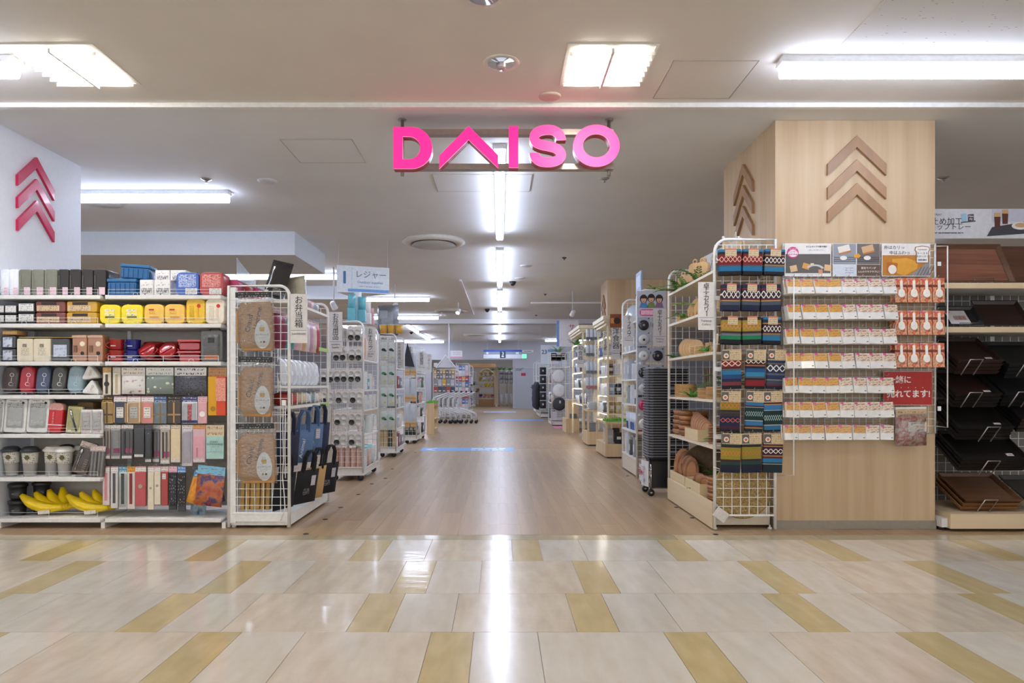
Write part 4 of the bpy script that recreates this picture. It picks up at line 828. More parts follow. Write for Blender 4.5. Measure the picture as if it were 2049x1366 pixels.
for k, (a, b, c, nm, hd, st, y1) in enumerate(((206, 220, '#d9c9cc', 'white and pink', HW, '#d0878f', 1010), (222, 237, '#cfcdca', 'white card charcoal', HW, '#504e50', 1016), (238, 255, '#cfcfcb', 'white card green-black', FINE('#5a8ea8', '#d8e4e8', 2), '#2e3a2e', 1018), (255, 271, '#d3cac2', 'white card wine red', FINE('#d8963c', '#7a4a20', 2), '#7d2620', 1018),
        (271, 293, '#b84a50', 'salmon red', HW, None, 1012), (296, 308.5, '#ded2bb', 'cream, left', HW, None, 1019), (309, 322, '#ded2bb', 'cream, right', HW, None, 1009), (323, 337, '#a93a38', 'brick red', FINE('#d8d2cc', '#b03a3a', 2), None, 1011), (338, 354.5, '#232328', 'black polka dot', FINE('#e0b8c4', '#b03a6a', 2), None, 1020), (355.5, 372, '#2a292c', 'black dotted', FINE('#5d8ec4', '#e0e6ee', 2), None, 1022))):
    ex = [('stick', .32, .68, .12, .84, C(st, .4))] if st else [('disc', 'badge', .5, .5, .2, C('#a89a86', .5))] if k in (4, 5, 6) else [('dots', .1, .9, .1, .84, DOTS(c, '#d8d4d4', 10., .25))] if k in (8, 9) else [('label', .2, .7, .68, .82, FINE('#e2ded8', '#888480', 2))]
    hang('chopstick_case', '%s chopstick case in the lowest hanging row' % nm, 'chopstick case', a, b, 933, y1, C(c, .35, coat=.2), hd, .13, .014, ex, film=(k in (2, 8)), Yf=5.05, **KW)
ORG = BLOTCH(['#c7431c', '#d8561f', '#e07a2a', '#3a3f86', '#c7431c'], 3.)
for k, (a, b, y0, y1, Yf, rz, bd, hd) in enumerate(((388, 444, 932, 1012, 5.02, 6, ORG, BLOTCH(['#5aa4cf', '#7cc0dd', '#8a5a3a'], 4.)), (371, 405, 940, 1008, 5.06, 16, BLOTCH(['#d9721f', '#e0a03a', '#c7431c'], 3.), FINE('#4f97c4', '#e3edf2', 2)), (415, 452, 934, 1006, 5.1, -12, BLOTCH(['#b5381c', '#3b3a80', '#7c2b3a'], 3.), FINE('#3f86b8', '#e3edf2', 2)), (380, 412, 958, 1030, 5.14, 4, BLOTCH(['#4a6f8c', '#8fa0ac', '#2c4058'], 3.), FINE('#4f97c4', '#e3edf2', 2)))):
    hang('picnic_bag_pack', '%s' % ('orange printed picnic bag pack in front at the shelf corner', 'orange-yellow picnic bag pack fanned to the left of the front one', 'dark red picnic bag pack fanned behind to the right', 'blue grey picnic pack hanging lowest behind the orange ones')[k], 'packet', a, b, y0, y1, bd, hd, .2, .018, (), soft=1, film=(k == 0), Yf=Yf, rot=(0, R(rz), 0), hook=(k < 2), **KW)
# ================================================================ AISLE RACKS
def arch(x0, x1, z0, z1, r, side, y=0., n=6):
    """outline of an end frame with one rounded top corner (side +1: at x1, -1: at x0)"""
    if side > 0: return [(x0, y, z0), (x0, y, z1)]+[(x1-r+r*math.sin(R(90*k/n)), y, z1-r+r*math.cos(R(90*k/n))) for k in range(n+1)]+[(x1, y, z0)]
    return [(x1, y, z0), (x1, y, z1)]+[(x0+r-r*math.sin(R(90*k/n)), y, z1-r+r*math.cos(R(90*k/n))) for k in range(n+1)]+[(x0, y, z0)]
def aisle_rack(label, x0, x1, y0, y1, ztop, shelves, side, step=.06, castors=True, zb=.09, basecol='#e6e4de', shelfcol='#e6e2da', tr=.012, corner=.07, boards=True, baseh=None, r_w=.002, by=.015):
    """rack whose end frame faces the concourse (at y0) and whose shelves face the aisle (side +1: towards +x)"""
    o = thing('aisle_rack', label, 'rack', (0, 0, 0))
    for y in (y0, y1):
        f = ob('end_frame', MB().tube(arch(x0+tr, x1-tr, zb if castors else .01, ztop, corner, side, y), tr, 6).tube([(x0+tr, y, zb+.06), (x1-tr, y, zb+.06)], tr*.7, 4), WIRE, o)
        ob('mesh_panel', s_grid(round(x1-x0-2*tr, 3), round(ztop-zb-.1, 3), step, r_w), WIRE, o, ((x0+x1)/2, y, zb+.06))
    ob('base', MB().box(x0+.01, x1-.01, y0+by, y1-.015, zb-.03 if castors else .02, baseh or zb+.05), C(basecol, .45), o)
    xb = x0 if side > 0 else x1
    ob('back_grid', s_grid(round(y1-y0, 3), round(ztop-zb-.2, 3), .1, .002), WIRE, o, (xb+.012*side, (y0+y1)/2, zb+.06), (0, 0, R(90)))
    for z in shelves:
        ob('shelf_board', MB().box(x0+.03, x1-.002, y0+.012, y1-.012, z-.02, z) if side > 0 else MB().box(x0+.002, x1-.03, y0+.012, y1-.012, z-.02, z), C(shelfcol, .45), o)
    if castors:
        for x in (x0+.05, x1-.05):
            for y in (y0+.06, y1-.06):
                c = ob('castor', MB().lathe([(.0, -.014), (.03, -.014), (.034, -.008), (.034, .008), (.03, .014), (0, .014)], 12), C('#232326', .5), o, (x, y, .034), (R(90), 0, R(20)))
                ob('fork', MB().box(-.012, .012, -.02, .012, -.018, .018), C('#55565a', .4, .5), c, (0, 0.03, 0))
    else:
        for x in (x0+.03, x1-.03): ob('foot', s_lathe(((.016, 0), (.016, .012), (.006, .014), (.006, .03)), 10), WIRE, o, (x, y0+.05, 0))
    return o
def vsign(text, eng, px0, px1, py0, py1, Y, label, size, esize, tilt=0., group=None, br=0.):
    """upright category board on the aisle side of a rack"""
    w, h = (px1-px0)/F*Y, (py1-py0)/F*Y; o = thing('category_sign', label, 'sign', (PX((px0+px1)/2, Y), Y, PZ(py1, Y)), (0, 0, tilt), group)
    ob('board', s_card(round(w, 3), round(h, 3), .004), C('#d6d2ce', .45), o)
    if br: ob('bracket', MB().tube([(0, .002, h*.6), (0, br, h*.6)], .006, 5), WIRE, o)
    n = len(text); top = h*.95; bot = h*.3
    for k, ch in enumerate(text):
        zz = top-(top-bot)*(k+.5)/n; ob('lettering', s_text(ch, size, .0004), INK, o, (0, -.003, zz), (0, R(90) if ch == 'ー' else 0, 0))
    ob('rule', MB().box(-w*.46, w*.46, -.003, -.002, h*.255, h*.262), C('#3b5fa0', .5), o)
    for k, e in enumerate(eng): ob('lettering', s_text(e, esize, .0003), C('#3a3a40', .6), o, (0, -.003, h*(.19-.075*k)))
    return o
# ---- first left rack: lunch bags on the end frame, bags and pouches on the aisle side
AX0, AX1, AY0, AY1 = PX(455, 5.0), PX(582, 5.0), 5.0, 6.12
TOPS = [PZ(607, 5.05), PZ(775, 5.05)+.01, PZ(811, 5.05)-.005, .11]
rkA = aisle_rack('white wire end rack with kraft lunch bags beside the lunchbox shelves', AX0, AX1, AY0, AY1, 1.775, [PZ(600, 5.), 1.05-.005, .895], 1, castors=False, zb=.05, r_w=.0022)
ob('slotted_upright', MB().box(AX0, AX0+.062, AY0-.004, AY0+.03, .04, 1.765), WIRE, rkA)
ob('base_plate', MB().box(AX0+.06, AX1-.012, AY0-.003, AY0+.004, .05, .12), WIRE, rkA)
KRAFT = C('#b58755', .65, var=.12, nscale=14, bmp=.3)
tagm = C('#e4e2dc', .5)
for k, (x0, x1, y0, y1, dz) in enumerate(((474, 546, 584, 702, 0), (476, 544, 713, 833, 0), (475, 551, 846, 966, 0))):
    Yf = 4.955; w, h = (x1-x0)/F*Yf, (y1-y0)/F*Yf; o = thing('lunch_bag_pack', 'kraft paper lunch bag in clear film on the end frame, %s of three' % ('top', 'middle', 'bottom')[k], 'bag pack', (PX((x0+x1)/2, Yf), Yf, PZ(y1, Yf)), (R(1), R((-1, 1, -1)[k]), 0), 'kraft lunch bag packs')
    hb = h*.83; c = .05
    pl = [(-w/2+c, 0), (w/2-.01, .0), (w/2, .02), (w/2, hb*.86), (w/2-.012, hb), (-w/2+c*.9, hb*.99), (-w/2+.005, hb*.8), (-w/2, hb*.2)]
    ob('bag', MB().prism(pl, -.014, .016, .007), KRAFT, o)
    ob('header', s_card(round(w*1.0, 3), round(h*.09, 3), .002), FINE('#17171a', '#8d8a84', 2, head='#17171a'), o, (0, -.004, h*.905))
    eg = ob('tag', MB().prism([(.056*math.cos(2*PI*t/24)*(1-.12*math.sin(2*PI*t/24)), .104*math.sin(2*PI*t/24)) for t in range(24)], -.0015, .0015), tagm, o, (w*.24, -.017, h*.28))
    ob('lettering', s_text('ランチバッグ', .0165, .0003), INK, eg, (0, -.0025, -.004)); ob('picture', MB().prism([(-.017, 0), (.015, 0), (.019, .03), (-.021, .03)], -.0026, -.0016), C('#c8992e', .5), eg, (0, 0, .02))
    ob('picture_handle', MB().tube([(-.011, -.002, .05), (-.008, -.002, .064), (.006, -.002, .064), (.009, -.002, .05)], .0016, 4), C('#9aa09a', .5), eg)
    ob('fine_print', s_card(.06, .018), FINE('#e4e2dc', '#a8a49c', 4), eg, (0, -.0025, -.037))
    for sx, c2 in ((-.011, '#b8902a'), (.012, '#2b2a28')): ob('badge', s_disc(.0075, .002, 12), C(c2, .5), eg, (sx, -.0025, -.056))
    for j, t_ in enumerate(('Homme', 'Chaud')): ob('lettering', s_text(t_, .05, .0003), C('#4d3b26', .6), o, (w*(.12-.24*j), -.0172, hb*(.66-.1*j)), (0, R(-78), 0))
    ob('film_wrap', s_pillow(round(w+.02, 3), .05, round(h*.93, 3), 8, 10, .004, 11+k, .12), FILM(.25), o, (.004, 0, -.004))
    for sx in (-.07, .06): ob('hook', s_hook(.06), STEEL, rkA, (PX((x0+x1)/2, Yf)+sx, AY0-.004, PZ(y0, Yf)+.003))
b = MB()                                    # twisted paper bags stuck behind the grid at the bottom
for k in range(6): 
    o = tag(ob('paper_bag', MB().prism([(-.014, 0), (.015, 0), (.017, .24), (.0, .25), (-.013, .24)], -.03, .03, .004), C('#b89350', .65, var=.15, nscale=20), None, (AX0+.095+.037*k, AY0+.06, .131), (R(-4), R((-3+k)*.3), 0)), 'tall kraft paper bag behind the bottom of the grid, %s from left' % ORD[k], 'paper bag', 'kraft paper bags behind the grid')
tag(ob('power_cable', MB().tube([(AX1-.05, AY0-.012, .93), (AX1-.055, AY0-.012, .75), (AX1-.05, AY0-.014, .5), (AX1-.058, AY0-.012, .38), (AX1-.045, AY0-.012, .25), (AX1-.04, AY0-.01, .15), (AX1-.07, AY0-.012, .06)], .004, 5).tube([(AX1-.036, AY0-.012, .92), (AX1-.04, AY0-.012, .6), (AX1-.036, AY0-.012, .37)], .004, 5).box(AX1-.06, AX1-.03, AY0-.024, AY0-.006, .9, .94), C('#e8e6e2', .4)), 'white power cable hanging along the end frame', 'cable')
# on top of it
hz = 1.79
r = put('film_pack', [('body', s_pillow(.16, .035, .3, 8, 10, .006, 21, .3), C('#1b1c22', .18, coat=.6, var=.3, nscale=9, bmp=.5)), ('label', s_card(.07, .05), FINE('#2b2b30', '#a5a29a', 4), (.02, -.02, .03)), ('label', s_card(.03, .03), FINE('#c9b79a', '#6a543a', 3), (-.055, -.02, .02))], (PX(541, 5.15), 5.2, 1.712), (R(-12), R(13), 0), 'glossy black film pack leaning on top of the end rack', 'packet')
put('lunch_bag_pack', [('body', s_pillow(.17, .11, .19, 8, 8, .004, 22, .3), C('#c9bd9c', .55)), ('film_wrap', s_pillow(.18, .13, .2, 8, 8, .004, 23, .2), FILM(.25))], (PX(588, 5.3), 5.35, 1.711), (R(-5), R(-6), R(-10)), 'cream bag in clear film on top of the end rack', 'bag pack')
o = thing('clear_notice', 'clear acrylic notice board standing slanted above the end rack', 'notice', (PX(494, 5.45), 5.45, 1.722), (0, 0, R(-38)))
ob('sheet', MB().add([(-.15, 0, .0), (.14, 0, -.01), (.14, 0, .13), (-.15, 0, .36), (-.15, .004, .0), (.14, .004, -.01), (.14, .004, .13), (-.15, .004, .36)], [(0, 1, 2, 3), (5, 4, 7, 6), (0, 4, 5, 1), (1, 5, 6, 2), (2, 6, 7, 3), (3, 7, 4, 0)]), C('#c5cdd8', .05, trans=.55, coat=1.), o)
ob('sheet_print', s_card(.14, .12), FINE('#cdd5e0', '#7a8696', 7), o, (.06, -.003, .03)); ob('stand_wire', MB().tube([(-.12, -.01, .03), (-.1, -.03, .08), (-.12, -.01, .12)], .003, 4), STEEL, o)
vsign('お弁当箱', ['Lunchboxes'], 581, 615, 588, 686, 4.97, 'white category board reading lunchboxes in Japanese', .062, .021)
# aisle side goods; helper places articles on a shelf facing the aisle
def side_goods(side, xf, y0, y1, zb, seq, where, depth=.16, jit=.004, zlimit=None):
    """seq: (kind, colour, width, height, label); laid front to back along the aisle edge"""
    y = y0
    for k, (kind, col, w, h, lab) in enumerate(seq):
        d = min(depth, .14); x = xf-side*(d/2+.008+random.uniform(0, jit)); yc = y+w/2; rz = R(90)*side
        nm, cat, parts = goods(kind, col, w-.006, h, d)
        put(nm, parts, (x, yc, zb), (0, 0, rz+R(random.uniform(-3, 3))), '%s %s' % (lab, where), cat)
        y += w
def goods(kind, col, w, h, d):
    m = col if not isinstance(col, str) else C(col, .4, coat=.15)
    q = lambda v: round(v, 3)
    if kind == 'box': return 'carton', 'box', [('body', s_rbox(q(w), q(d), q(h), .004, .003), m), ('label', s_card(q(w*.7), q(h*.4)), FINE('#e6e2dc', '#6a6660', 4), (0, -d/2-.001, h*.3))]
    if kind == 'bag': return 'soft_pack', 'packet', [('body', s_pillow(q(w), q(min(d, .06)), q(h), 5, 6, .003, 4), m), ('header_card', s_card(q(w*.9), q(h*.16)), FINE('#e2dcd4', '#8c6f6f', 2), (0, -.006, h*.9))]
    if kind == 'bottle':
        r = min(w, d)/2-.001
        return 'bottle', 'bottle', [('body', s_lathe(((.0, 0), (q(r), .0), (q(r), q(h*.68)), (q(r*.5), q(h*.8)), (q(r*.5), q(h*.86)))), m), ('cap', s_lathe(((q(r*.55), q(h*.85)), (q(r*.55), q(h)), (0, q(h)))), C('#e8e6e4', .4))]
    if kind == 'cup':
        r = min(w, d)/2-.001
        return 'cup', 'cup', [('body', s_lathe(((.0, 0), (q(r*.75), 0), (q(r), q(h)), (q(r*.93), q(h)), (q(r*.7), .006), (0, .005))), m), ('rim', s_lathe(((q(r*.97), q(h-.004)), (q(r*1.02), q(h-.002)), (q(r*.95), q(h+.002)))), C('#e8e6e2', .3))]
    if kind == 'plate':
        r = w/2
        return 'plate', 'plate', [('dish', s_disc(q(r), .012, 24), m, (0, 0, r+.001)), ('well', s_disc(q(r*.66), .014, 20), C('#cfcfcd', .3), (0, 0, r+.001))]
    if kind == 'slim': return 'slim_pack', 'packet', [('body', s_rbox(q(w), q(min(d, .03)), q(h*.88), .003, .002), m), ('header_card', s_card(q(w), q(h*.14)), FINE('#e4e0da', '#7c7872', 2), (0, -.002, h*.86))]
    return 'carton', 'box', [('body', s_rbox(q(w), q(d), q(h), .004, .003), m)]
W1 = 'hanging under the top shelf of the lunch bag rack'
y = 5.06
for k, (c, nm, wd) in enumerate((('#7c1f3c', 'burgundy', .1), ('#861f40', 'wine red', .1), ('#1f98a5', 'teal', .1), ('#c9a3ae', 'dusty pink', .1), ('#d8b9b5', 'pale pink', .1), ('#c9a27c', 'tan', .1), ('#d9ccd0', 'off-white', .1), ('#b98fa6', 'mauve', .1), ('#d9c4b8', 'beige', .1), ('#a9364c', 'red', .08))):
    h_ = .27 if k < 2 else .24
    put('pouch_pack', [('body', s_pillow(.12, .05, h_, 5, 7, .003, 6), C(c, .4, coat=.2)), ('header_card', s_card(.1, .045), FINE('#e3d5dc', '#a8507c', 2), (0, -.004, h_-.01)), ('hook', s_hook(.09), STEEL, (0, .09, h_+.02))], (-1.655+.012*k*0+(.03 if k > 1 else 0), y+.0, 1.62-h_-.03-.02*(k > 1)), (0, 0, R(90-16)), '%s pouch pack %s' % (nm, W1), 'pouch'); y += .107
for k in range(8):
    put('clear_pouch', [('body', s_pillow(.11, .06, .2, 5, 6, .004, 8), C('#d9dde4', .2, coat=.6)), ('print', s_card(.05, .03), FINE('#dfe3ea', '#8c98aa', 3), (0, -.031, .07))], (-1.61, 5.1+.125*k, 1.0551-.005), (R(-6), 0, R(90)), 'white translucent pouch on the middle shelf of the lunch bag rack, %s from the front' % ORD[k], 'pouch', 'white pouches on the middle shelf')
for k, (c, nm) in enumerate((('#93281f', 'brick red'), ('#b94f4a', 'coral'), ('#c9b49c', 'sand'), ('#d9c9b0', 'cream'), ('#d5dbe6', 'ice white'), ('#7fa0ac', 'sea blue'), ('#e3ddd2', 'ivory'), ('#d6cfc2', 'linen'))):
    put('folded_cloth', [('body', s_pillow(.12, .16, .1, 5, 5, .002, 9), C(c, .6)), ('band', s_card(.02, .09), FINE('#e6e2dc', '#777777', 5), (0, -.08, .005))], (-1.63, 5.1+.125*k, .896), (0, 0, R(90)), '%s folded cloth on the shelf above the denim totes' % nm, 'cloth')
for z_, y0_, y1_ in ((1.05, AY0+.03, AY1-.03), (.895, AY0+.03, AY1-.03)): pass
def tote(label, x, y, z, w, h, col, rot, handle='#33405e', tagc=True, text=None, d=.05, mat=None):
    o = thing('tote_bag', label, 'tote bag', (x, y, z), rot)
    m = mat or C(col, .8, bmp=.25, nscale=160)
    ob('body', s_pillow(w, d, h, 6, 6, .004, 31, .4), m, o)
    for sy in (-.012, .012):
        ob('handle', MB().prism([(w*.2+.02, h-.02), (w*.2+.02, h+.12), (w*.1, h+.155), (-w*.1, h+.155), (-w*.2-.02, h+.12), (-w*.2-.02, h-.02), (-w*.2+.002, h-.02), (-w*.2+.002, h+.105), (-w*.08, h+.13), (w*.08, h+.13), (w*.2-.002, h+.105), (w*.2-.002, h-.02)], sy-.002, sy+.002), C(handle, .8), o) if 0 else ob('handle', MB().tube([(w*.24, sy, h-.02), (w*.22, sy, h+.1), (w*.1, sy, h+.15), (-w*.1, sy, h+.15), (-w*.22, sy, h+.1), (-w*.24, sy, h-.02)], .009, 4), C(handle, .8), o)
    if tagc: ob('price_tag', s_card(.045, .08), FINE('#cfcbd2', '#77747e', 5), o, (w*.16, -d/2-.004, h*.55))
    if not text and tagc: ob('print', s_card(round(w*.3, 3), .05), BLOTCH([col, col, '#c9ced8'], 7.), o, (-w*.1, -d/2-.003, h*.3))
    if text: ob('lettering', s_text(text, .055 if text != 'Thank' else .034, .0004), C('#d6dae2', .6), o, (-w*.12, -d/2-.003, h*.45), (0, R(-80), 0))
DEN, NAV = '#557096', '#2d3350'
for k, (y_, z_, col, tx, lab, rz) in enumerate(((5.16, .435, '#22293e', None, 'dark navy tote bag behind the grid, nearest of the upper totes', 60), (5.36, .44, DEN, 'Animal', 'denim blue tote with white lettering, front one of the upper totes', 64), (5.62, .47, '#5a769c', None, 'denim blue tote with a paper tag, middle of the upper totes', 58), (5.86, .47, NAV, None, 'dark indigo tote at the back of the upper totes', 62))):
    tote(lab, -1.62 if k == 0 else -1.56, y_, z_, .24, .26, col, (R(4), R(2), R(rz)), DEN if k in (1, 2) else NAV, k in (2,), tx)
for k, (y_, x_, col, lab, rz, tl) in enumerate(((5.12, -1.63, '#16161a', 'black tote at the front of the lower totes, half behind the grid', 68, -14), (5.38, -1.545, '#1a1a1e', 'black tote with a long white tag among the lower totes', 62, -22), (5.58, -1.53, '#c4a06c', 'sand coloured tote between the black lower totes', 66, -20), (5.86, -1.5, '#1b1b20', 'black tote with a white tag at the back of the lower totes', 60, -20))):
    tote(lab, x_, y_, .12, .24, .27, col, (R(tl*-.5), 0, R(rz)), '#26262a', k in (1, 3), None)
ob('hook_rail', MB().box(AX0+.05, AX1-.02, AY0+.2, AY0+.21, .82, .83).box(AX0+.05, AX1-.02, AY0+.6, AY0+.61, .82, .83), STEEL, rkA)
ob('price_rail', MB().box(AX1-.004, AX1+.002, AY1-.3, AY1-.02, .862, .895).box(AX1-.004, AX1+.002, AY1-.34, AY1-.02, 1.06+.28, 1.06+.31), C('#a5c36a', .5), rkA)
for k, (c, nm) in enumerate((('#7c8c6a', 'green'), ('#b9b4ae', 'grey'), ('#c9a6ac', 'pink'), ('#a9adb4', 'blue grey'))):
    put('soft_pack', [('body', s_pillow(.16, .1, .1, 5, 5, .006, 14), C(c, .35, coat=.4)), ('label', s_card(.06, .04), FINE('#e4e0da', '#777470', 3), (0, -.045, .03))], (-1.63, 5.42+.17*k, PZ(600, 5.)+.001), (0, 0, R(90)), '%s soft pack on the top shelf of the lunch bag rack' % nm, 'packet')
# ---- second left rack: side-dish cups
Y2 = 7.45
BX0, BX1 = PX(659, Y2), PX(729, Y2)
zt = PZ(643, Y2)
sh2 = [PZ(v, Y2) for v in (785, 833, 884)]+[.14, 1.33]
rkB = aisle_rack('white wire rack on castors showing cup sheets, second on the left', BX0, BX1, Y2, 8.32, zt, [.14, .50, .78, 1.0, 1.33], 1, step=.06)
def s_cupsheet():
    b = MB().box(-.075, .075, -.003, .003, 0, .155)
    return b.mesh()
SH = s_cupsheet(); CUPW = C('#d2d0cc', .3); CUPD = C('#2b2a2c', .3, coat=.4)
def cupsheet(label, px, py, k, Yf=Y2-.05):
    o = thing('cup_sheet', label, 'cup pack', (PX(px, Yf), Yf, PZ(py, Yf)), (R(4), R(random.uniform(-2, 2)), 0), 'side dish cup packs')
    ob('card', SH, C('#dedcd8', .4), o); ob('header_card', s_card(.15, .022), FINE('#e4e0dc', '#a33d4c', 2), o, (0, -.004, .14))
    for i in range(4):
        x, zz = (-.036, .036)[i % 2], (.042, .1)[i//2]; dark = (i < 2 and k < 3) or (i == 0 and k >= 3)
        ob('cup', s_lathe(((.0, 0), (.022, 0), (.03, .012), (.031, .013), (.024, .003), (0, .0025)), 16), CUPD if dark else CUPW, o, (x, -.0035, zz), (R(90), 0, 0))
rows2 = (683, 723, 766, 808, 852, 892); xs2 = ((674, 709), (680, 711), (682, 710), (685, 713), (682, 711), (681, 711))
for k, py in enumerate(rows2):
    for j in (0, 1): cupsheet('white sheet of round side-dish cups, %s row from top, %s one' % (ORD[k], ('left', 'right')[j]), xs2[k][j], py, k)
    if k in (2, 3): cupsheet('white sheet of round side-dish cups, %s row from top, at the frame edge' % ORD[k], 655, py+1, k, Y2-.035)
for k in range(5):
    nm, cat, p = goods('bottle', '#d3a898', .06, .235, .06)
    put('slim_pack', [('body', s_rbox(.056, .05, .22, .012, .006), C('#d4a797', .35)), ('label', s_card(.02, .12), FINE('#e3c8bc', '#a97868', 6), (0, -.026, .05))], (BX0+.06+.064*k, Y2+.06, .1401), (0,0,0), 'pale pink slim pack behind the rack grid bottom, %s from left' % ORD[k], 'packet', 'pink packs behind the second rack grid')
for k in range(5):
    put('strip_pack', [('body', s_rbox(.045, .02, .06, .004, .003), C(('#5d4a3c', '#7a5a46', '#c49482')[k % 3], .4)), ('label', s_card(.03, .02), FINE('#d8c8b8', '#6a5848', 2), (0, -.011, .02))], (BX0+.06+.062*k, Y2+.04, 1.331), (0,0,0), 'small brown pack behind the upper grid of the second rack, %s from left' % ORD[k], 'packet', 'small packs behind the second rack grid')
vsign('お弁当用品', ['Lunchbox', 'Supplies'], 658, 685, 624, 704, Y2-.08, 'white category board reading lunchbox supplies on the second left rack', .07, .024)
vsign('おかずカップ', ['Side dish', 'Cups'], 730, 752, 655, 720, Y2+.25, 'white category board reading side dish cups beside the second left rack', .055, .024)
W2 = 'on the aisle side of the second left rack'
side_goods(1, BX1, Y2+.05, 0, .141, [('box', '#c8d2d2', .14, .2, 'pale grey box, bottom shelf front,'), ('cup', '#7cc4c0', .14, .22, 'aqua container, bottom shelf middle front,'), ('box', '#d9b0a8', .14, .18, 'blush box, bottom shelf middle,'), ('cup', '#8ccac6', .14, .22, 'aqua container, bottom shelf middle back,'), ('box', '#e0dedb', .14, .2, 'white box, bottom shelf back,')], W2)
side_goods(1, BX1, Y2+.05, 0, .501, [('plate', '#d99a8c', .2, .2, 'salmon board, second shelf front,'), ('plate', '#4ba6a4', .2, .2, 'teal board, second shelf middle,'), ('box', '#dcdad6', .14, .2, 'white carton, second shelf middle back,'), ('cup', '#5cb0ae', .14, .2, 'teal cup, second shelf back,')], W2)
side_goods(1, BX1, Y2+.05, 0, .781, [('box', '#d2d0cc', .16, .16, 'white brush box, third shelf front,'), ('box', '#b8c4c4', .14, .14, 'grey green carton, third shelf middle front,'), ('box', '#dcd8d4', .14, .16, 'white carton, third shelf middle,'), ('cup', '#c8a090', .14, .14, 'rose cup, third shelf middle back,'), ('box', '#d8d6d2', .14, .16, 'white carton, third shelf back,')], W2)
side_goods(1, BX1, Y2+.05, 0, 1.001, [('box', '#e0deda', .18, .2, 'white carton, fourth shelf front,'), ('box', '#3f9aa8', .12, .12, 'teal carton, fourth shelf middle front,'), ('box', '#dedbd8', .16, .18, 'white carton, fourth shelf middle,'), ('box', '#c8c6c4', .16, .14, 'grey carton, fourth shelf back,')], W2)
for k, (c, nm) in enumerate((('#c9a083', 'tan'), ('#e2d9d2', 'ivory'), ('#b9b3ae', 'grey'), ('#e4e2e0', 'white'), ('#5aa8c8', 'sky blue'), ('#e4dcd8', 'pearl'))):
    put('slim_pack', [('body', s_pillow(.1, .04, .24, 4, 6, .003, 16), C(c, .4, coat=.3)), ('header_card', s_card(.09, .04), FINE('#e4dcd8', '#a3607a', 2), (0, -.004, .23))], (BX1-.03, Y2+.1+.13*k, 1.34), (0, 0, R(75)), '%s slim pack hanging below the side dish board, second left rack' % nm, 'packet')
for k, (px, yy, c, hh, nm) in enumerate(((704, 7.6, '#63b4c4', .3, 'aqua bottle brush pack standing on the second left rack'), (716, 7.75, '#dfe3e6', .34, 'white brush pack standing on the second left rack'), (724, 7.7, '#5fb2c2', .28, 'aqua cleaning pack behind the white brush pack'), (735, 7.95, '#e0dcda', .26, 'white pack at the back top of the second left rack'), (741, 8.1, '#cfa0a4', .2, 'pink pack at the far top of the second left rack'))):
    put('brush_pack', [('body', s_rbox(.085, .07, round(hh*.5, 3), .01, .006), C(c, .35, coat=.3)), ('top_part', s_pillow(.085, .07, round(hh*.55, 3), 5, 5, .004, 17), C(c if k != 1 else '#e6e8ea', .3, coat=.4), (0, 0, hh*.48))], (PX(px, yy), yy, 1.62 if 0 else zt+.0135), (0,0,0), nm, 'packet')
# ---- third left rack: chopsticks
Y3 = 9.9
CX0, CX1 = PX(757, Y3), PX(794, Y3)
rkC = aisle_rack('white wire rack of disposable chopsticks, third on the left', CX0, CX1, Y3, 10.75, PZ(668, Y3), [.14, .42, .72, 1.0, 1.3], 1, step=.07)
vsign('割り箸', ['Chopsticks'], 760, 776, 672, 731, Y3-.06, 'white category board reading disposable chopsticks, third left rack', .085, .025)
vsign('お弁当用品', ['Lunchbox', 'Supplies'], 790, 808, 683, 735, Y3+.3, 'white category board reading lunchbox supplies beside the third left rack', .05, .022)
for k, py in enumerate((705, 752, 795, 842)):
    for j, px in enumerate((768, 783)):
        Yf = Y3-.05; o = thing('chopstick_bundle', 'clear pack with green and yellow print on the chopstick rack, %s row, %s one' % (ORD[k], ('left', 'right')[j]), 'packet', (PX(px, Yf), Yf, PZ(py+18, Yf)), (R(3), 0, 0), 'green printed packs')
        ob('body', s_pillow(.105, .03, .28, 5, 7, .003, 18), C('#c6ccc8', .25, coat=.5), o); ob('leaf_print', s_disc(.03, .002, 14, .7), C('#3f8f5e' if k else '#2b3a34', .5), o, (.0, -.018, .17)); ob('dark_print', s_disc(.02, .002, 12, .6), C('#26302a', .5), o, (.025, -.0185, .155)); ob('round_seal', s_disc(.013, .002, 12), C('#d9c93c', .5), o, (.02, -.018, .06)); ob('header_card', s_card(.1, .04), FINE('#dedbd4', '#4f7a5e', 2), o, (0, -.003, .275))
for k in range(4): put('stick_bundle', [('body', s_rbox(.05, .05, .26, .01, .004), C('#c9b184' if k != 2 else '#3a3630', .5)), ('band', s_box(.054, .054, .02), C('#a8823a', .5), (0, 0, .14))], (CX0+.045+.06*k, Y3+.05, .1401), (0,0,0), 'bundle of wooden sticks at the grid bottom of the third rack, %s from left' % ORD[k], 'bundle', 'stick bundles')
for k in range(3): put('juice_cup', [('body', s_lathe(((.0, 0), (.045, 0), (.058, .12), (.05, .12)), 16), C('#e2b04a', .3)), ('lid', s_lathe(((.06, .12), (.06, .128), (0, .13)), 16), C('#e9e6e0', .3))], (CX0+.06+.115*k, Y3+.08, PZ(668, Y3)+.0125), (0,0,0), 'yellow orange cup on top of the third left rack, %s from left' % ORD[k], 'cup', 'yellow cups')
put('film_pack', [('body', s_pillow(.3, .16, .45, 7, 8, .008, 19, .3), C('#8d93a0', .2, coat=.6, var=.4, nscale=7)), ('label', s_card(.12, .12), FINE('#c9ced8', '#55606e', 5), (-.05, -.09, .25)), ('film_wrap', s_pillow(.33, .2, .47, 7, 8, .008, 20, .2), FILM(.3))], (PX(776, 10.4), 10.4, PZ(668, Y3)+.0125), (0,0,0), 'big grey film wrapped pack on top of the third left rack', 'packet')
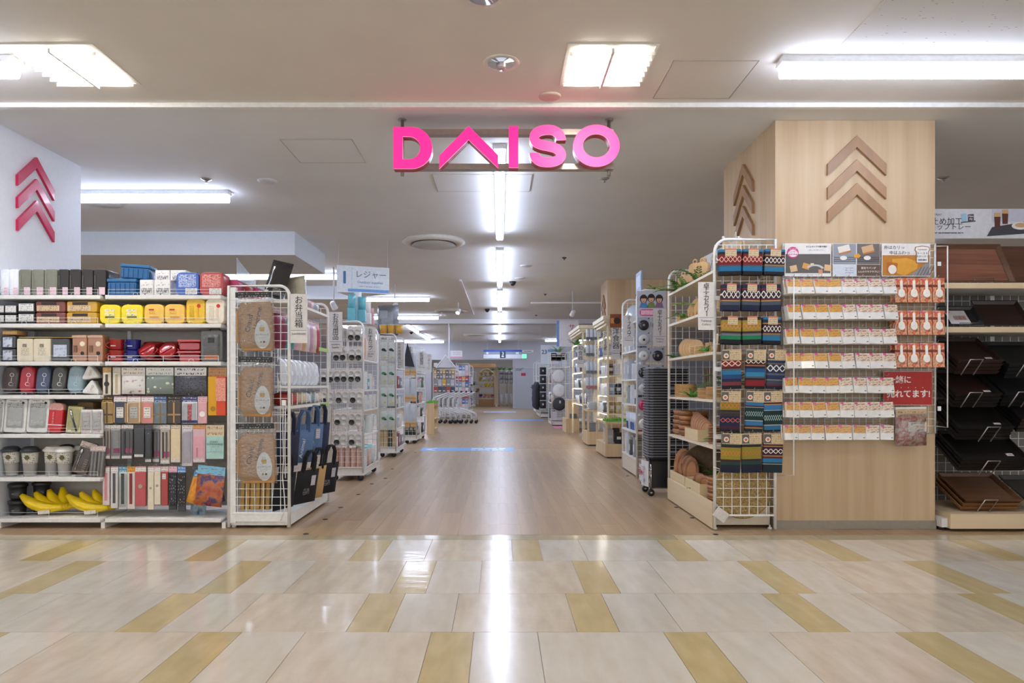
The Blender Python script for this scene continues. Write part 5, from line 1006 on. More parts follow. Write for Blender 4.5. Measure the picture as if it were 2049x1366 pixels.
def fill_side(side, xf, y0, y1, zs, where, pal, kinds=('box', 'bag', 'box', 'cup'), hmax=.2, w=.13):
    names = ['front', 'second', 'third', 'fourth', 'fifth', 'sixth', 'seventh', 'eighth', 'ninth', 'tenth']
    sn = ['lowest', 'second lowest', 'middle', 'second highest', 'highest', 'uppermost']
    for i, zz in enumerate(zs):
        n = max(1, int((y1-y0)/w)); seq = []
        for j in range(n):
            c, nm = pal[(i*3+j*2+j//3) % len(pal)]; kd = kinds[(i+j) % len(kinds)]
            seq.append((kd, c, w, hmax*(.75+.25*((i*7+j*5) % 4)/3), '%s %s, %s from front on %s shelf' % (nm, {'box': 'carton', 'bag': 'soft pack', 'cup': 'cup', 'bottle': 'bottle', 'plate': 'plate', 'slim': 'slim pack'}[kd], names[j] if j else 'first', sn[min(i, 5)])))
        side_goods(side, xf, y0, y1, zz, seq, where)
PALW = [('#d8dadc', 'white'), ('#b9c4cc', 'pale blue'), ('#7f8890', 'grey'), ('#e0ddd6', 'ivory'), ('#9c4a52', 'red'), ('#b8bfc4', 'silver'), ('#48505a', 'dark')]
fill_side(1, CX1, Y3+.05, 10.7, [.141, .421, .721, 1.001, 1.301], 'of third left rack', PALW)
# ---- fourth left rack: paper cups
Y4 = 12.2
DX0, DX1 = PX(808, Y4), PX(834.5, Y4)
rkD = aisle_rack('white wire rack of wooden chopstick bundles, fourth on the left', DX0, DX1, Y4, 13.6, PZ(687, Y4), [.14, .45, .72, 1.0, 1.28], 1, step=.07)
vsign('紙コップ', ['Paper cup'], 812, 826, 693, 730, Y4-.05, 'white category board reading paper cups on the fourth left rack', .07, .025)
vsign('紙皿紙袋', ['Paper plate'], 835, 852, 703, 742, Y4+.35, 'white category board beside the fourth left rack', .07, .025)
vsign('パーティー', ['Party'], 852, 864, 708, 744, Y4+1.37, 'narrow white category board beyond the fourth left rack', .06, .022)
for k, py in enumerate((751, 803, 854)):
    for j, px in enumerate((814.5, 827)):
        Yf = Y4-.04; o = thing('stick_bundle', 'clear pack of wooden sticks on the fourth left rack, %s row, %s one' % (ORD[k], ('left', 'right')[j]), 'bundle', (PX(px, Yf), Yf, PZ(py, Yf)), (R(2), 0, 0), 'clear packs of wooden sticks')
        ob('sticks', s_rbox(.1, .03, .1, .006, .004), C('#cba878', .5), o); ob('upper_film', s_pillow(.105, .035, .3, 4, 6, .003, 25), C('#bfc6cc', .2, coat=.6), o, (0, 0, .1)); ob('band', s_box(.104, .034, .02), C('#b98c4e', .5), o, (0, 0, .05))
for k in range(3): put('green_pack', [('body', s_rbox(.07, .05, .22, .01, .004), C('#27382c', .45)), ('label', s_card(.05, .05), FINE('#c9d2c4', '#33503c', 3), (0, -.026, .1))], (DX0+.05+.075*k, Y4+.06, .1401), (0,0,0), 'dark green pack at the grid bottom of the fourth rack, %s from left' % ORD[k], 'packet', 'green packs')
for k in range(5): put('jar_pack', [('body', s_lathe(((.0, 0), (.05, 0), (.052, .2), (.04, .22)), 12), C('#b7bcc4', .15, coat=.6)), ('lid', s_lathe(((.045, .215), (.045, .24), (0, .24)), 12), C('#44474e', .4))], (DX1-.1, Y4+.15+.24*k, PZ(687, Y4)-.025 if 0 else 1.2801), (0,0,0), 'grey jar in the highest shelf of the fourth left rack, %s from front' % ORD[k], 'jar', 'grey jars')
tag(ob('cloth_pennant', MB().add([(-.1, 0, 0), (.1, .02, -.02), (.0, .08, -.01), (-.03, .03, .42)], [(0, 1, 3), (1, 2, 3), (2, 0, 3), (0, 2, 1)]), C('#23242a', .6), None, (PX(818, Y4-.12), Y4-.12, PZ(732, Y4))), 'black pointed cloth triangle hanging on the fourth left rack', 'pennant')
PALR = [('#c24a48', 'red'), ('#e0dcd6', 'white'), ('#3a3d44', 'black'), ('#d9a08c', 'peach'), ('#b9c0c6', 'grey'), ('#5b7a5e', 'green')]
fill_side(1, DX1, Y4+.06, 13.5, [.141, .451, .721, 1.001], 'of fourth left rack', PALR, ('box', 'cup', 'bag'), w=.16)
# ================================================================ RIGHT: TABLEWARE RACK AGAINST THE OAK COLUMN
E0, E1, EY0, EY1 = 1.54, 2.0, 4.93, 6.26
ER = [.16, .605, .945, 1.29, 1.60, 1.88]
rkE = aisle_rack('white rack of wooden tableware standing against the oak column', E0, E1, EY0, EY1, 2.10, ER[1:], -1, castors=False, zb=.05, shelfcol='#dccfb9', corner=.09, baseh=.16, basecol='#d9cbb4', step=.066, r_w=.0022, by=.1)
ob('base_front', MB().box(E0-.004, E0+.012, EY0+.01, EY1-.01, .012, .2), WOOD('#cdb894', '#dccbae', 'Y', .8, .5), rkE)
ob('side_bracket', MB().tube([(E0+.012, EY0-.012, 1.93), (E0+.06, EY0-.012, 1.945), (E0+.06, EY0-.012, .44), (E0, EY0-.012, .46)], .005, 5).box(E0+.004, E0+.056, EY0-.016, EY0-.01, 1.66, 1.69).box(E0+.004, E0+.056, EY0-.016, EY0-.01, 1.15, 1.18).box(E0+.004, E0+.056, EY0-.016, EY0-.01, .66, .69), WIRE, rkE)
ob('guard_wire', MB().tube([(E1+.02, EY0-.03, 1.82), (E1+.055, EY0-.16, 1.8), (E1+.055, EY0-.16, .42), (E1+.0, EY0-.03, .40)], .004, 5), WIRE, rkE)
# striped woven place mats in folded packs
ST = {
 'redblue': ([(0, '#16171c'), (.16, '#1e7fb4'), (.34, '#5a5f66'), (.4, '#8e1a26'), (.8, '#23232a'), (.9, '#2f8fbd')], (.5, .72, '#d8a58c', 5)),
 'navyx': ([(0, '#181a24'), (.14, '#2b87b8'), (.3, '#6d7680'), (.36, '#c8974c'), (.4, '#431c38'), (.74, '#c8974c'), (.78, '#2b2f55'), (.9, '#2b87b8')], (.46, .68, '#d9d6c4', 5)),
 'purple': ([(0, '#20284a'), (.22, '#56606e'), (.36, '#d3b45c'), (.4, '#8c2b30'), (.45, '#3b2847'), (.8, '#8c2b30'), (.85, '#27284a')], (.48, .76, '#dcd6c6', 4)),
 'yellow': ([(0, '#15181a'), (.18, '#1f9060'), (.32, '#7e8a92'), (.4, '#4d2430'), (.48, '#b7a43a'), (.88, '#40202c')], (.56, .78, '#d07a4c', 5)),
 'tall_red': ([(0, '#1c1a20'), (.12, '#8a3a3c'), (.24, '#1f2a55'), (.34, '#23548e'), (.48, '#2f8cc0'), (.62, '#6d6a70'), (.68, '#2a1c24'), (.72, '#9a1f2a')], (.76, .94, '#d8c2a8', 3)),
 'tall_maroon': ([(0, '#17171c'), (.1, '#9c2028'), (.3, '#26262c'), (.36, '#5c6c78'), (.42, '#3a9ac8'), (.56, '#2464a0'), (.68, '#1d2748'), (.76, '#d08038'), (.8, '#4a1722')], (.85, .99, '#d8d2c0', 4)),
 'tall_navy': ([(0, '#1a2238'), (.1, '#7a2f3a'), (.16, '#46506a'), (.28, '#9a9488'), (.32, '#2c3a64'), (.46, '#6a7080'), (.52, '#2a3560'), (.82, '#7c7468'), (.86, '#2e3c62')], (.58, .8, '#e2ddd0', 3)),
 'tall_yel': ([(0, '#1c1c30'), (.08, '#4a1a30'), (.18, '#1f2450'), (.5, '#4a3038'), (.6, '#1d5a44'), (.64, '#4a2028'), (.7, '#a8982c')], ((.3, .44, '#c05a3a', 4), (.76, .94, '#c8703a', 5))),
 'tall_green': ([(0, '#1a2c34'), (.1, '#c89a58'), (.14, '#5a2030'), (.2, '#3a8ac0'), (.34, '#d8d4c4'), (.37, '#173c3c'), (.78, '#d0ccc0'), (.8, '#5a2030'), (.84, '#3a8ac0')], (.5, .66, '#8fa8a0', 8)),
 'tall_teal': ([(0, '#1a2c34'), (.06, '#2f7fb0'), (.2, '#d8d4c8'), (.23, '#17383a'), (.68, '#d8d4c8'), (.7, '#3a8ac8'), (.86, '#c89a58'), (.9, '#5a1c30')], (.36, .54, '#9fb4a8', 9)),
 'yel_long': ([(0, '#171c38'), (.26, '#1f4a3c'), (.36, '#4a1f34'), (.44, '#b0a030'), (.84, '#3c1e3a'), (.9, '#1e4a38')], (.56, .74, '#c8743c', 6)),
 'yel_long2': ([(0, '#171c38'), (.28, '#1f4a3c'), (.4, '#3a1f38'), (.46, '#a89a2c'), (.86, '#3c1e3a'), (.92, '#1e4a38')], (.58, .74, '#b86a38', 6)),
 'navx_long': ([(0, '#182a36'), (.28, '#d8d4c8'), (.3, '#17383a'), (.34, '#2f86bc'), (.48, '#6a1f34'), (.54, '#c8974c'), (.58, '#451a38'), (.86, '#c8974c'), (.9, '#5a1c30')], (.64, .8, '#dcd8cc', 4)),
}
def dim(h, f=.8): return '#%02x%02x%02x' % tuple(int(int(h[i:i+2], 16)*f) for i in (1, 3, 5))
ST = {k: ([(p, dim(c)) for p, c in a], b) for k, (a, b) in ST.items()}
MATS = {k: BANDS(v[0], 'Z', .85, v[1], .5) for k, v in ST.items()}
HD1 = BLOTCH(['#cdb48c', '#cdb48c', '#c8a97c', '#4d4a44'], 2.5); 
rowsP = [(499, 551, ('redblue', 'redblue', 'navyx')), (569, 622, ('purple', 'purple', 'purple')), (634, 689, ('yellow', 'yellow', 'navyx')), (699, 778, ('tall_red', 'tall_maroon', 'tall_navy')), (782, 863, ('tall_yel', 'tall_green', 'tall_teal')), (866, 945, ('yel_long', 'yel_long2', 'navx_long'))]
colsP = [((1439, 1483), (1485, 1524), (1528, 1568)), ((1443, 1479), (1483, 1519), (1522, 1562)), ((1443, 1481), (1485, 1523), (1525, 1561)), ((1445, 1483), (1490, 1529), (1532, 1568)), ((1440, 1479), (1489, 1525), (1528, 1565)), ((1441, 1480), (1484, 1523), (1525, 1564))]
DESC = {'redblue': 'red and blue', 'navyx': 'maroon, gold and blue', 'purple': 'purple diamond', 'yellow': 'olive yellow and green', 'tall_red': 'tall red over blue', 'tall_maroon': 'tall maroon, blue and red', 'tall_navy': 'tall navy with white diamonds', 'tall_yel': 'tall yellow over navy', 'tall_green': 'tall dark green and blue', 'tall_teal': 'tall teal and white', 'yel_long': 'long yellow and navy', 'yel_long2': 'long olive and navy', 'navx_long': 'long maroon and blue'}
for i, (y0, y1, ks) in enumerate(rowsP):
    for j in range(3):
        x0, x1 = colsP[i][j]
        for back in ((0, 1) if i < 3 else (0,)):
            Yf = 4.855+.035*back; w, h = (x1-x0)/F*Yf, (y1-y0)/F*Yf; sm = i < 3
            o = thing('woven_mat_pack', '%s striped woven mat pack, %s row, %s column%s' % (DESC[ks[j]], ORD[i], ('left', 'middle', 'right')[j], ', behind the front one' if back else ''), 'mat pack', (PX((x0+x1)/2, Yf)-.008*back, Yf, PZ(y1, Yf)-.003*back), (R(2), R((-1.5, 1, 2)[(i+j) % 3]), 0), 'striped woven mat packs')
            hh = .0 if sm else h*.24
            m = ob('cloth', s_rbox(round(w, 3), .026, round(h-hh, 3), .006, .006), MATS[ks[j]], o)
            if sm: ob('header_card', s_card(round(w*.52, 3), round(h*.3, 3)), FINE('#cdb793', '#7c6a50', 4, head='#c8795a'), o, (w*.02, -.0145, h*.72)); 
            else:
                c = ob('header_card', s_card(round(w*1.0, 3), round(hh+.01, 3)), FINE('#c9b28c', '#8a7556', 5), o, (0, -.0145, h-hh-.01))
                ob('picture', s_card(round(w*.36, 3), round(hh*.95, 3)), C('#56504c', .4), c, (-w*.31, -.0012, .006)); ob('dish_picture', s_disc(round(w*.13, 3), .002, 14), C('#e2d6c6', .4), c, (-w*.3, -.0022, hh*.5)); ob('food_picture', s_disc(round(w*.07, 3), .002, 12), C('#c8643a', .4), c, (-w*.3, -.0034, hh*.5))
            if not back: ob('hook', s_hook(.1), STEEL, rkE, (PX((x0+x1)/2, Yf), EY0-.004, PZ(y0, Yf)+.006))
# round woven mat behind the grid, with a price card
b = MB(); prof = [(0.0, .012)]
for k in range(1, 22): prof += [(.0098*k-.003, .016), (.0098*k+.001, .0115)]
prof += [(.212, .008), (.21, 0), (0, 0)]
def WEAVE():
    m, nt, N, Lk, B = nodes('seagrass'); v = coords(N, Lk, 'Object', (1, 1, 1)); n = noise(N, Lk, v, 90, 4)
    Lk.new(ramp(N, Lk, n, [(.3, '#7a6034'), (.5, '#a88a55'), (.7, '#c4aa74')]), B.inputs['Base Color']); B.inputs['Roughness'].default_value = .8; bump(N, Lk, n, B, .6, .006); return m
SEA = WEAVE()
tag(ob('round_woven_mat', b.lathe(prof, 48), SEA, None, (PX(1486, 4.97), 4.985, .078+.211), (R(86), 0, 0)), 'large round seagrass mat standing behind the white grid', 'mat')
put('price_card', [('card', s_card(.1, .075, .002), C('#ccc6be', .4)), ('print', s_card(.06, .03), FINE('#d6d0c8', '#8c8680', 3), (0, -.002, .02))], (PX(1437, 4.9), 4.905, PZ(1038, 4.9)), (0, R(36), 0), 'tilted clear price card hooked on the bottom of the grid', 'price card')
# shelves of wooden ware (aisle side faces -x)
XS = E0+.02
BAMB = WOOD('#c79f6c', '#ddbd8e', 'Z', 1.4, .45); ACA = WOOD('#6e4226', '#a06a3e', 'X', 1.2, .35, .2); ACL = WOOD('#8f5c36', '#b98555', 'X', 1.2, .35, .2); TANB = WOOD('#b98a52', '#d3aa74', 'X', 1.2, .45)
def board(label, y, zb, w, h, tilt, mat=None, x=None, hole=True, rz=-90):
    """paddle shaped board standing on edge"""
    o = thing('wooden_board', label, 'board', (x if x is not None else XS+.1, y, zb+.002+.005*abs(math.sin(R(tilt)))), (R(tilt), 0, R(rz)))
    ob('blade', MB().prism(rrect(w, h*.78, w*.3, 5), -.006, .006, .003), mat or BAMB, o)
    if hole:
        b = MB(); n = 16; ro, ri = w*.2, w*.11
        pts = [(math.cos(2*PI*k/n), math.sin(2*PI*k/n)) for k in range(n)]; vs = [(c*r, yy, h*.78+ro*.7+s*r*1.15) for yy in (-.005, .005) for r in (ro, ri) for c, s in pts]
        f = []
        for k in range(n):
            j = (k+1) % n; f += [(k, j, n+j, n+k), (2*n+j, 2*n+k, 3*n+k, 3*n+j), (j, k, 2*n+k, 2*n+j), (n+k, n+j, 3*n+j, 3*n+k)]
        ob('handle_loop', b.add(vs, f, False), mat or BAMB, o)
    return o
def frond(n=9, L=.24, seed=0, w=.035, droop=.6):
    rd = random.Random(seed); b = MB()
    for i in range(n):
        az = rd.uniform(0, 2*PI); el = rd.uniform(.25, 1.1); l = L*rd.uniform(.6, 1.0); pts = []
        for t in range(7):
            a = t/6; r = l*a*math.cos(el); zz = l*a*math.sin(el)-droop*l*a*a*.7; pts.append(Vector((r*math.cos(az), r*math.sin(az), max(.004, zz))))
        b.tube(pts, .0022, 3)
        for t in range(1, 7):
            p, d = pts[t], (pts[t]-pts[t-1]).normalized(); sd = d.cross(Vector((0, 0, 1)))
            if sd.length < .05: continue
            sd.normalize()
            for s in (-1, 1):
                for q in (0, .5):
                    base = p-d*(l/6)*q; tip = base+sd*s*w*(1.1-t*.1)+d*w*.7+Vector((0, 0, -.006)); m = (base+tip)/2+Vector((0, 0, .005)); e = d*.006
                    b.add([base, m-e, tip, m+e], [(0, 1, 2, 3)])
    return b
LEAF = C('#3f7a2c', .5, var=.35, nscale=8); LEAF2 = C('#5f9a3a', .5, var=.3, nscale=8)
def fern(label, x, y, zb, L=.24, n=10, seed=0, mat=None, w=.035, droop=.6): return tag(ob('artificial_fern', frond(n, L, seed, w, droop), mat or LEAF, None, (x, y, zb+.002)), label, 'plant')
@lru_cache(None)
def s_ovalboard(w, h): return MB().prism([(w/2*math.cos(2*PI*k/28), h/2+h/2*math.sin(2*PI*k/28)) for k in range(28)], -.006, .006, .003).mesh()
# top shelf: utensils at the front, looped boards, ferns
z0 = 1.881
for k in range(6):
    y = 5.0+.05*(k % 3)
    o = thing('wooden_utensil', 'bamboo spatula pack standing at the front of the top shelf, %s from left' % ORD[k], 'spatula', (1.63+.042*k, y, z0), (R(-4), R(random.uniform(-3, 5)), 0), 'bamboo spatulas')
    ob('blade', MB().prism([(-.016, 0), (.016, 0), (.02, .05), (.012, .09), (-.012, .09), (-.02, .05)], -.003, .003), C('#b79468', .5), o); ob('handle', MB().box(-.006, .006, -.004, .004, .09, .245), C('#c9a878', .5), o); ob('tip_cap', MB().box(-.008, .008, -.005, .005, .245, .262), C('#e4e0da', .4), o)
put('film_pack', [('body', s_pillow(.06, .03, .12, 5, 5, .006, 41), C('#c3c7cc', .12, .3, .6)), ('film_wrap', s_pillow(.07, .04, .13, 5, 5, .006, 42), FILM(.4))], (1.59, 5.05, z0+.002), (0, R(8), 0), 'shiny clear pack beside the bamboo spatulas', 'packet')
put('paper_sign', [('sheet', s_card(.32, .26, .004), C('#c9cdd4', .3)), ('lettering', s_card(.18, .1), FINE('#cdd1d8', '#8a8f99', 4), (0, -.003, .11))], (1.86, 5.45, z0+.05), (R(-12), R(-24), R(-30)), 'tilted clear poster standing on the top shelf before the column', 'poster')
put('display_card', [('card', s_card(.2, .27, .004), C('#a89f90', .4)), ('picture', s_card(.16, .14), BLOTCH(['#b9a98c', '#8c7c64', '#d0c8b8'], 3.), (0, -.003, .08))], (1.9, 5.25, z0+.002), (R(-6), 0, R(-40)), 'beige picture card standing near the oak column on the top shelf', 'card')
tag(ob('slanted_panel', MB().add([(0, -.2, 0), (0, .2, 0), (0, .2, .09), (0, -.14, .34), (.01, -.2, 0), (.01, .2, 0), (.01, .2, .09), (.01, -.14, .34)], [(0, 3, 2, 1), (4, 5, 6, 7), (0, 1, 5, 4), (1, 2, 6, 5), (2, 3, 7, 6), (3, 0, 4, 7)]), C('#c2b8a6', .5), None, (1.8, 5.36, z0+.001)), 'slanted grey-beige panel on the top shelf behind the frame corner', 'panel')
for k, (y, h, w, t) in enumerate(((5.48, .2, .1, -6), (5.53, .21, .1, -6), (5.6, .2, .1, -6), (5.7, .24, .1, -8), (5.74, .19, .09, -8), (5.95, .2, .1, -6), (6.05, .18, .1, -8))):
    board('bamboo board with a ring handle on the top shelf, %s from the front' % ORD[k], y, z0, w, h, t, x=1.62+.03*(k % 3), rz=-38)
fern('drooping fern spray on the top shelf, front one', 1.6, 5.5, z0, .3, 14, 3); fern('drooping fern spray on the top shelf, middle one', 1.575, 5.8, z0, .3, 14, 4, LEAF2); fern('drooping fern spray on the top shelf, back one', 1.6, 6.1, z0, .28, 14, 5)
# second shelf
z0 = 1.601
for k, y in enumerate((5.3, 5.36, 5.42, 5.5, 5.58, 5.68, 5.78)):
    o = thing('bamboo_plate', 'oval bamboo plate standing in a rack on the second shelf, %s from the front' % ORD[k], 'plate', (XS+.09, y, z0+.001), (0, 0, R(-42)), 'oval bamboo plates'); ob('plate', s_ovalboard(.13, .17 if k % 2 else .14), BAMB, o); ob('peg', s_box(.008, .03, .05), BAMB, o, (.045, 0, 0)); ob('peg', s_box(.008, .03, .05), BAMB, o, (-.045, 0, 0))
for k in range(5): tag(ob('bamboo_tray', MB().lathe([(.0, 0), (.065, 0), (.075, .012), (.068, .012), (.06, .004), (0, .004)], 18), BAMB, None, (XS+.09, 6.1, z0+.001+.0135*k)), 'small bamboo tray in a stack on the second shelf, %s from the bottom' % ORD[k], 'tray', 'stack of bamboo trays on the second shelf')
fern('hanging fern in the middle of the second shelf edge', XS+.01, 5.85, z0+.02, .2, 8, 8, LEAF2, .025, .9); fern('pale fern strand hanging from the top shelf front', XS-.012, 5.75, 1.72, .16, 5, 9, C('#8fb84e', .5, var=.2), .02, .9)
# third shelf
z0 = 1.291
for k in range(8): 
    o = thing('bamboo_plate', 'oval bamboo platter leaning on the third shelf, %s from the back' % ORD[k], 'plate', (XS+.1, 6.1-.045*k, z0+.003), (R(-7), 0, R(-48)), 'bamboo platters'); ob('plate', s_ovalboard(.15, .17-.004*k), BAMB if k % 2 else TANB, o); ob('foot', s_box(.1, .012, .01), BAMB, o, (0, -.006, -.001))
for j, (y, n) in enumerate(((6.12, 6), (5.96, 6))):
    for k in range(n): put('bamboo_tray', [('dish', s_lathe(((.0, 0), (.045, 0), (.052, .010), (.047, .010), (.042, .004), (0, .004)), 16), BAMB)], (XS+.035, 5.55-.13*j, z0+.001+.0115*k), (0,0,0), 'small bamboo saucer on the third shelf, %s stack, %s up' % (('rear', 'front')[j], ORD[k]), 'tray', 'bamboo saucers on the third shelf')
board('square edged bamboo board leaning at the front of the third shelf', 5.28, z0, .12, .2, -8, hole=False)
for k in range(6): tag(ob('chopstick', MB().tube([(0, 0, 0), (.02*math.cos(k), .03+.01*k, .21)], .0045, 5), C('#7c5a38' if k % 2 else '#a07c52', .5), None, (XS+.07+.012*k, 5.1, z0+.005)), 'dark wooden chopstick leaning at the front of the third shelf, %s one' % ORD[k], 'chopstick', 'leaning chopsticks')
put('bamboo_rack', [('base', s_box(.16, .08, .012), BAMB)]+[('post', s_box(.008, .008, .07), BAMB, (-.07+.035*k, -.03, .012)) for k in range(5)], (XS+.06, 5.2, z0+.001), (0, 0, R(-90)), 'low bamboo dish rack at the front of the third shelf', 'dish rack')
fern('small fern tuft between bamboo plates on the third shelf, back one', XS+.01, 6.16, z0, .1, 8, 12, None, .02); fern('small fern tuft between bamboo plates on the third shelf, front one', XS+.01, 5.2, z0+.012, .12, 8, 13, LEAF2, .02)
# fourth shelf: stacked bamboo trays, sticks and fern
z0 = .946
@lru_cache(None)
def s_rtray(): return MB().lathe([(.0, 0), (.066, 0), (.076, .0105), (.07, .0105), (.062, .004), (0, .004)], 18).mesh()
for j, (y, n) in enumerate(((6.13, 10), (5.955, 10), (5.42, 7), (5.2, 8))):
    for k in range(n):
        tag(ob('bamboo_tray', s_rtray(), TANB if (k+j) % 3 else BAMB, None, (XS+.085, y, z0+.0008+.0112*k)), 'bamboo tray on the fourth shelf, %s stack, %s up' % (('rearmost', 'second rearmost', 'third', 'front')[j], ORD[k]), 'tray', 'bamboo trays on the fourth shelf')
for k in range(12): tag(ob('skewer', MB().tube([(0, 0, 0), (.01*math.sin(k*2), .004*k, .24)], .003, 4), C('#7a5f40', .5), None, (XS+.16, 5.5+.018*k, z0+.003)), 'thin wooden stick at the back of the fourth shelf, %s one' % ORD[k], 'stick', 'thin sticks')
fern('large fern hanging at the front of the fourth shelf', 1.72, 5.12, z0+.1, .3, 16, 15); fern('spiky green tuft between the tray stacks', XS+.03, 5.62, z0, .14, 12, 16, LEAF2, .02, .3)
# fifth shelf: acacia bowls and a crate
z0 = .606
@lru_cache(None)
def s_bowl(r, h): return MB().lathe([(.0, 0), (r*.62, 0), (r*.9, h*.35), (r, h), (r*.93, h), (r*.8, h*.35), (r*.5, h*.2), (0, h*.18)], 22).mesh()
for j, (y, x, n) in enumerate(((6.16, XS+.075, 5), (5.98, XS+.08, 5), (5.84, XS+.15, 5))):
    for k in range(n): tag(ob('acacia_bowl', s_bowl(.076 if j < 2 else .07, .05), ACA if (k+j) % 2 else ACL, None, (x+.002*k, y, z0+.001+.041*k)), 'dark acacia bowl on the fifth shelf, %s stack, %s up' % (('rear', 'middle', 'inner')[j], ORD[k]), 'bowl', 'stacked acacia bowls')
def crate(label, y0, y1, x0, zb, h=.09, d=.2):
    o = thing('wooden_crate', label, 'crate', (x0, (y0+y1)/2, zb), (0, 0, R(-90))); L = y1-y0; m = WOOD('#cdb68c', '#e0cfa8', 'X', 1.2, .6)
    for yy in (0, d): ob('side', MB().box(-L/2, L/2, yy, yy+.008, 0, h), m, o)
    for xx in (-L/2, L/2-.008): ob('end', MB().box(xx, xx+.008, .008, d, 0, h), m, o)
    ob('bottom', MB().box(-L/2+.008, L/2-.008, .008, d, 0, .006), m, o)
crate('pale wooden crate holding oval acacia plates on the fifth shelf', 5.35, 5.72, XS-.01, z0+.001)
@lru_cache(None)
def s_dish(w, h): return MB().prism([(w/2*math.cos(2*PI*k/26), h/2+h/2*math.sin(2*PI*k/26)) for k in range(26)], -.009, .009, .006).mesh()
for k, y in enumerate((5.68, 5.62, 5.56, 5.5, 5.44, 5.39)):
    o = thing('acacia_plate', 'oval acacia plate standing in the fifth-shelf crate, %s from the back' % ORD[k], 'plate', (XS+.07, y, z0+.015), (R(-10), 0, R(-44)), 'acacia plates in the upper crate'); ob('dish', s_dish(.11, .21-.012*k), ACL, o); ob('well', s_ovalboard(.08, .15-.01*k), WOOD('#b07a50', '#d6a67a', 'Z', 1.2, .35), o, (0, -.006, .025))
for k in range(7): tag(ob('acacia_saucer', s_rtray(), ACA if k % 2 else ACL, None, (XS+.1, 5.2, z0+.0008+.02*k)), 'acacia saucer at the front of the fifth shelf, %s up' % ORD[k], 'saucer', 'acacia saucers')
fern('fern tuft beside the acacia saucers on the fifth shelf', XS+.18, 5.3, z0+.02, .2, 10, 20)
# base shelf: acacia ware in crates, big bowl, trays
z0 = .161
crate('pale wooden crate of acacia bowls on the base, back one', 5.72, 6.2, XS-.012, z0+.001, .12); crate('pale wooden crate of acacia boards on the base, front one', 5.28, 5.7, XS-.012, z0+.001, .12)
tag(ob('basket_tray', MB().lathe([(0, 0), (.18, 0), (.205, .03), (.195, .03), (.17, .008), (0, .008)], 32, sy=.9), C('#5a4426', .7, var=.25, nscale=40, bmp=.5), None, (1.76, 5.9, z0+.2), (R(62), 0, R(-50))), 'large dark woven tray leaning at the back of the base shelf', 'tray')
for k, (y, w, h) in enumerate(((6.14, .17, .31), (6.08, .15, .29), (5.98, .14, .26), (5.93, .14, .27), (5.88, .13, .26), (5.83, .13, .26))):
    o = thing('acacia_plate', 'deep oval acacia dish standing in the back crate, %s from the back' % ORD[k], 'plate', (XS+.075, y, z0+.012), (R(-8), 0, R(-42)), 'acacia dishes in the back crate'); ob('dish', s_dish(w, h), ACA if k % 2 else ACL, o); ob('well', s_ovalboard(w*.7, h*.72), ACL, o, (0, -.006, h*.13))
for k, (y, w, h) in enumerate(((5.79, .1, .15), (5.75, .1, .14), (5.64, .11, .14), (5.6, .12, .2), (5.55, .11, .19), (5.5, .11, .19), (5.45, .1, .18), (5.4, .1, .17))):
    board('acacia board standing in the front crate, %s from the back' % ORD[k], y, z0+.008, w, h, -8, ACL if k % 3 else ACA, XS+.065, False, -62)
for k in range(6): tag(ob('acacia_bowl', s_bowl(.088, .045), ACL if k % 2 else ACA, None, (XS+.095, 5.16, z0+.0008+.03*k)), 'wide acacia bowl stacked at the front corner of the base, %s up' % ORD[k], 'bowl', 'wide acacia bowls')
fern('fern tuft rising behind the crates on the base', 1.78, 5.6, z0+.12, .26, 14, 24); put('potted_fern', [('pot', s_lathe(((.0, 0), (.05, 0), (.06, .05), (.05, .05)), 14), ACL), ('foliage', frond(10, .14, 25, .02, .5).mesh(), LEAF2, (0, 0, .05))], (1.66, 5.52, z0+.3 if 0 else .161), (0,0,0), 'small fern in a wooden bowl on the base', 'plant')
vsign('卓上・カトラリー', ['Tabletop', 'Cutlery'], 1397, 1429, 564, 660, 4.9, 'white category board reading tabletop cutlery on the tableware rack', .047, .021)
# ================================================================ COLUMN RACK: toast steamer packs
GX0, GX1, GZ0, GZ1 = PX(1566, 4.95), PX(1876, 4.95), PZ(866, 4.95), PZ(487, 4.95)
rkG = thing('grid_panel', 'white wire grid panel hung on the oak column', 'rack', (0, 0, 0))
ob('mesh_panel', s_grid(round(GX1-GX0-.02, 3), round(GZ1-GZ0, 3), .05, .0018), WIRE, rkG, ((GX0+GX1)/2, 4.962, GZ0)); ob('frame', MB().tube([(GX0+.01, 4.962, GZ0), (GX0+.01, 4.962, GZ1), (GX1-.01, 4.962, GZ1), (GX1-.01, 4.962, GZ0)], .009, 6, True), WIRE, rkG)
ob('guard_wire', MB().tube([(GX1-.01, 4.95, GZ1-.02), (PX(1896, 4.86), 4.86, PZ(492, 4.86)), (PX(1896, 4.86), 4.86, PZ(855, 4.86)), (GX1-.01, 4.95, GZ0+.05)], .0045, 5).box(GX1-.01, PX(1896, 4.86), 4.93, 4.936, PZ(530, 4.9), PZ(522, 4.9)).box(GX1-.01, PX(1896, 4.86), 4.93, 4.936, PZ(822, 4.9), PZ(813, 4.9)), WIRE, rkG)
BR = [('#c98a3c', 'a')]
PIC_A = BLOTCH(['#7c6a50', '#c98d3e', '#dca24c', '#8a7a60', '#d6a258'], 3.5, .25); PIC_B = BLOTCH(['#a98a66', '#c8a884', '#ded2c4', '#9a6a48', '#bfa890'], 3.5, .25)
WLOW = C('#dfdcd6', .22, coat=.5); PINK = C('#cf4a86', .4)
tops = (555, 606, 655, 704, 753, 802, 848)
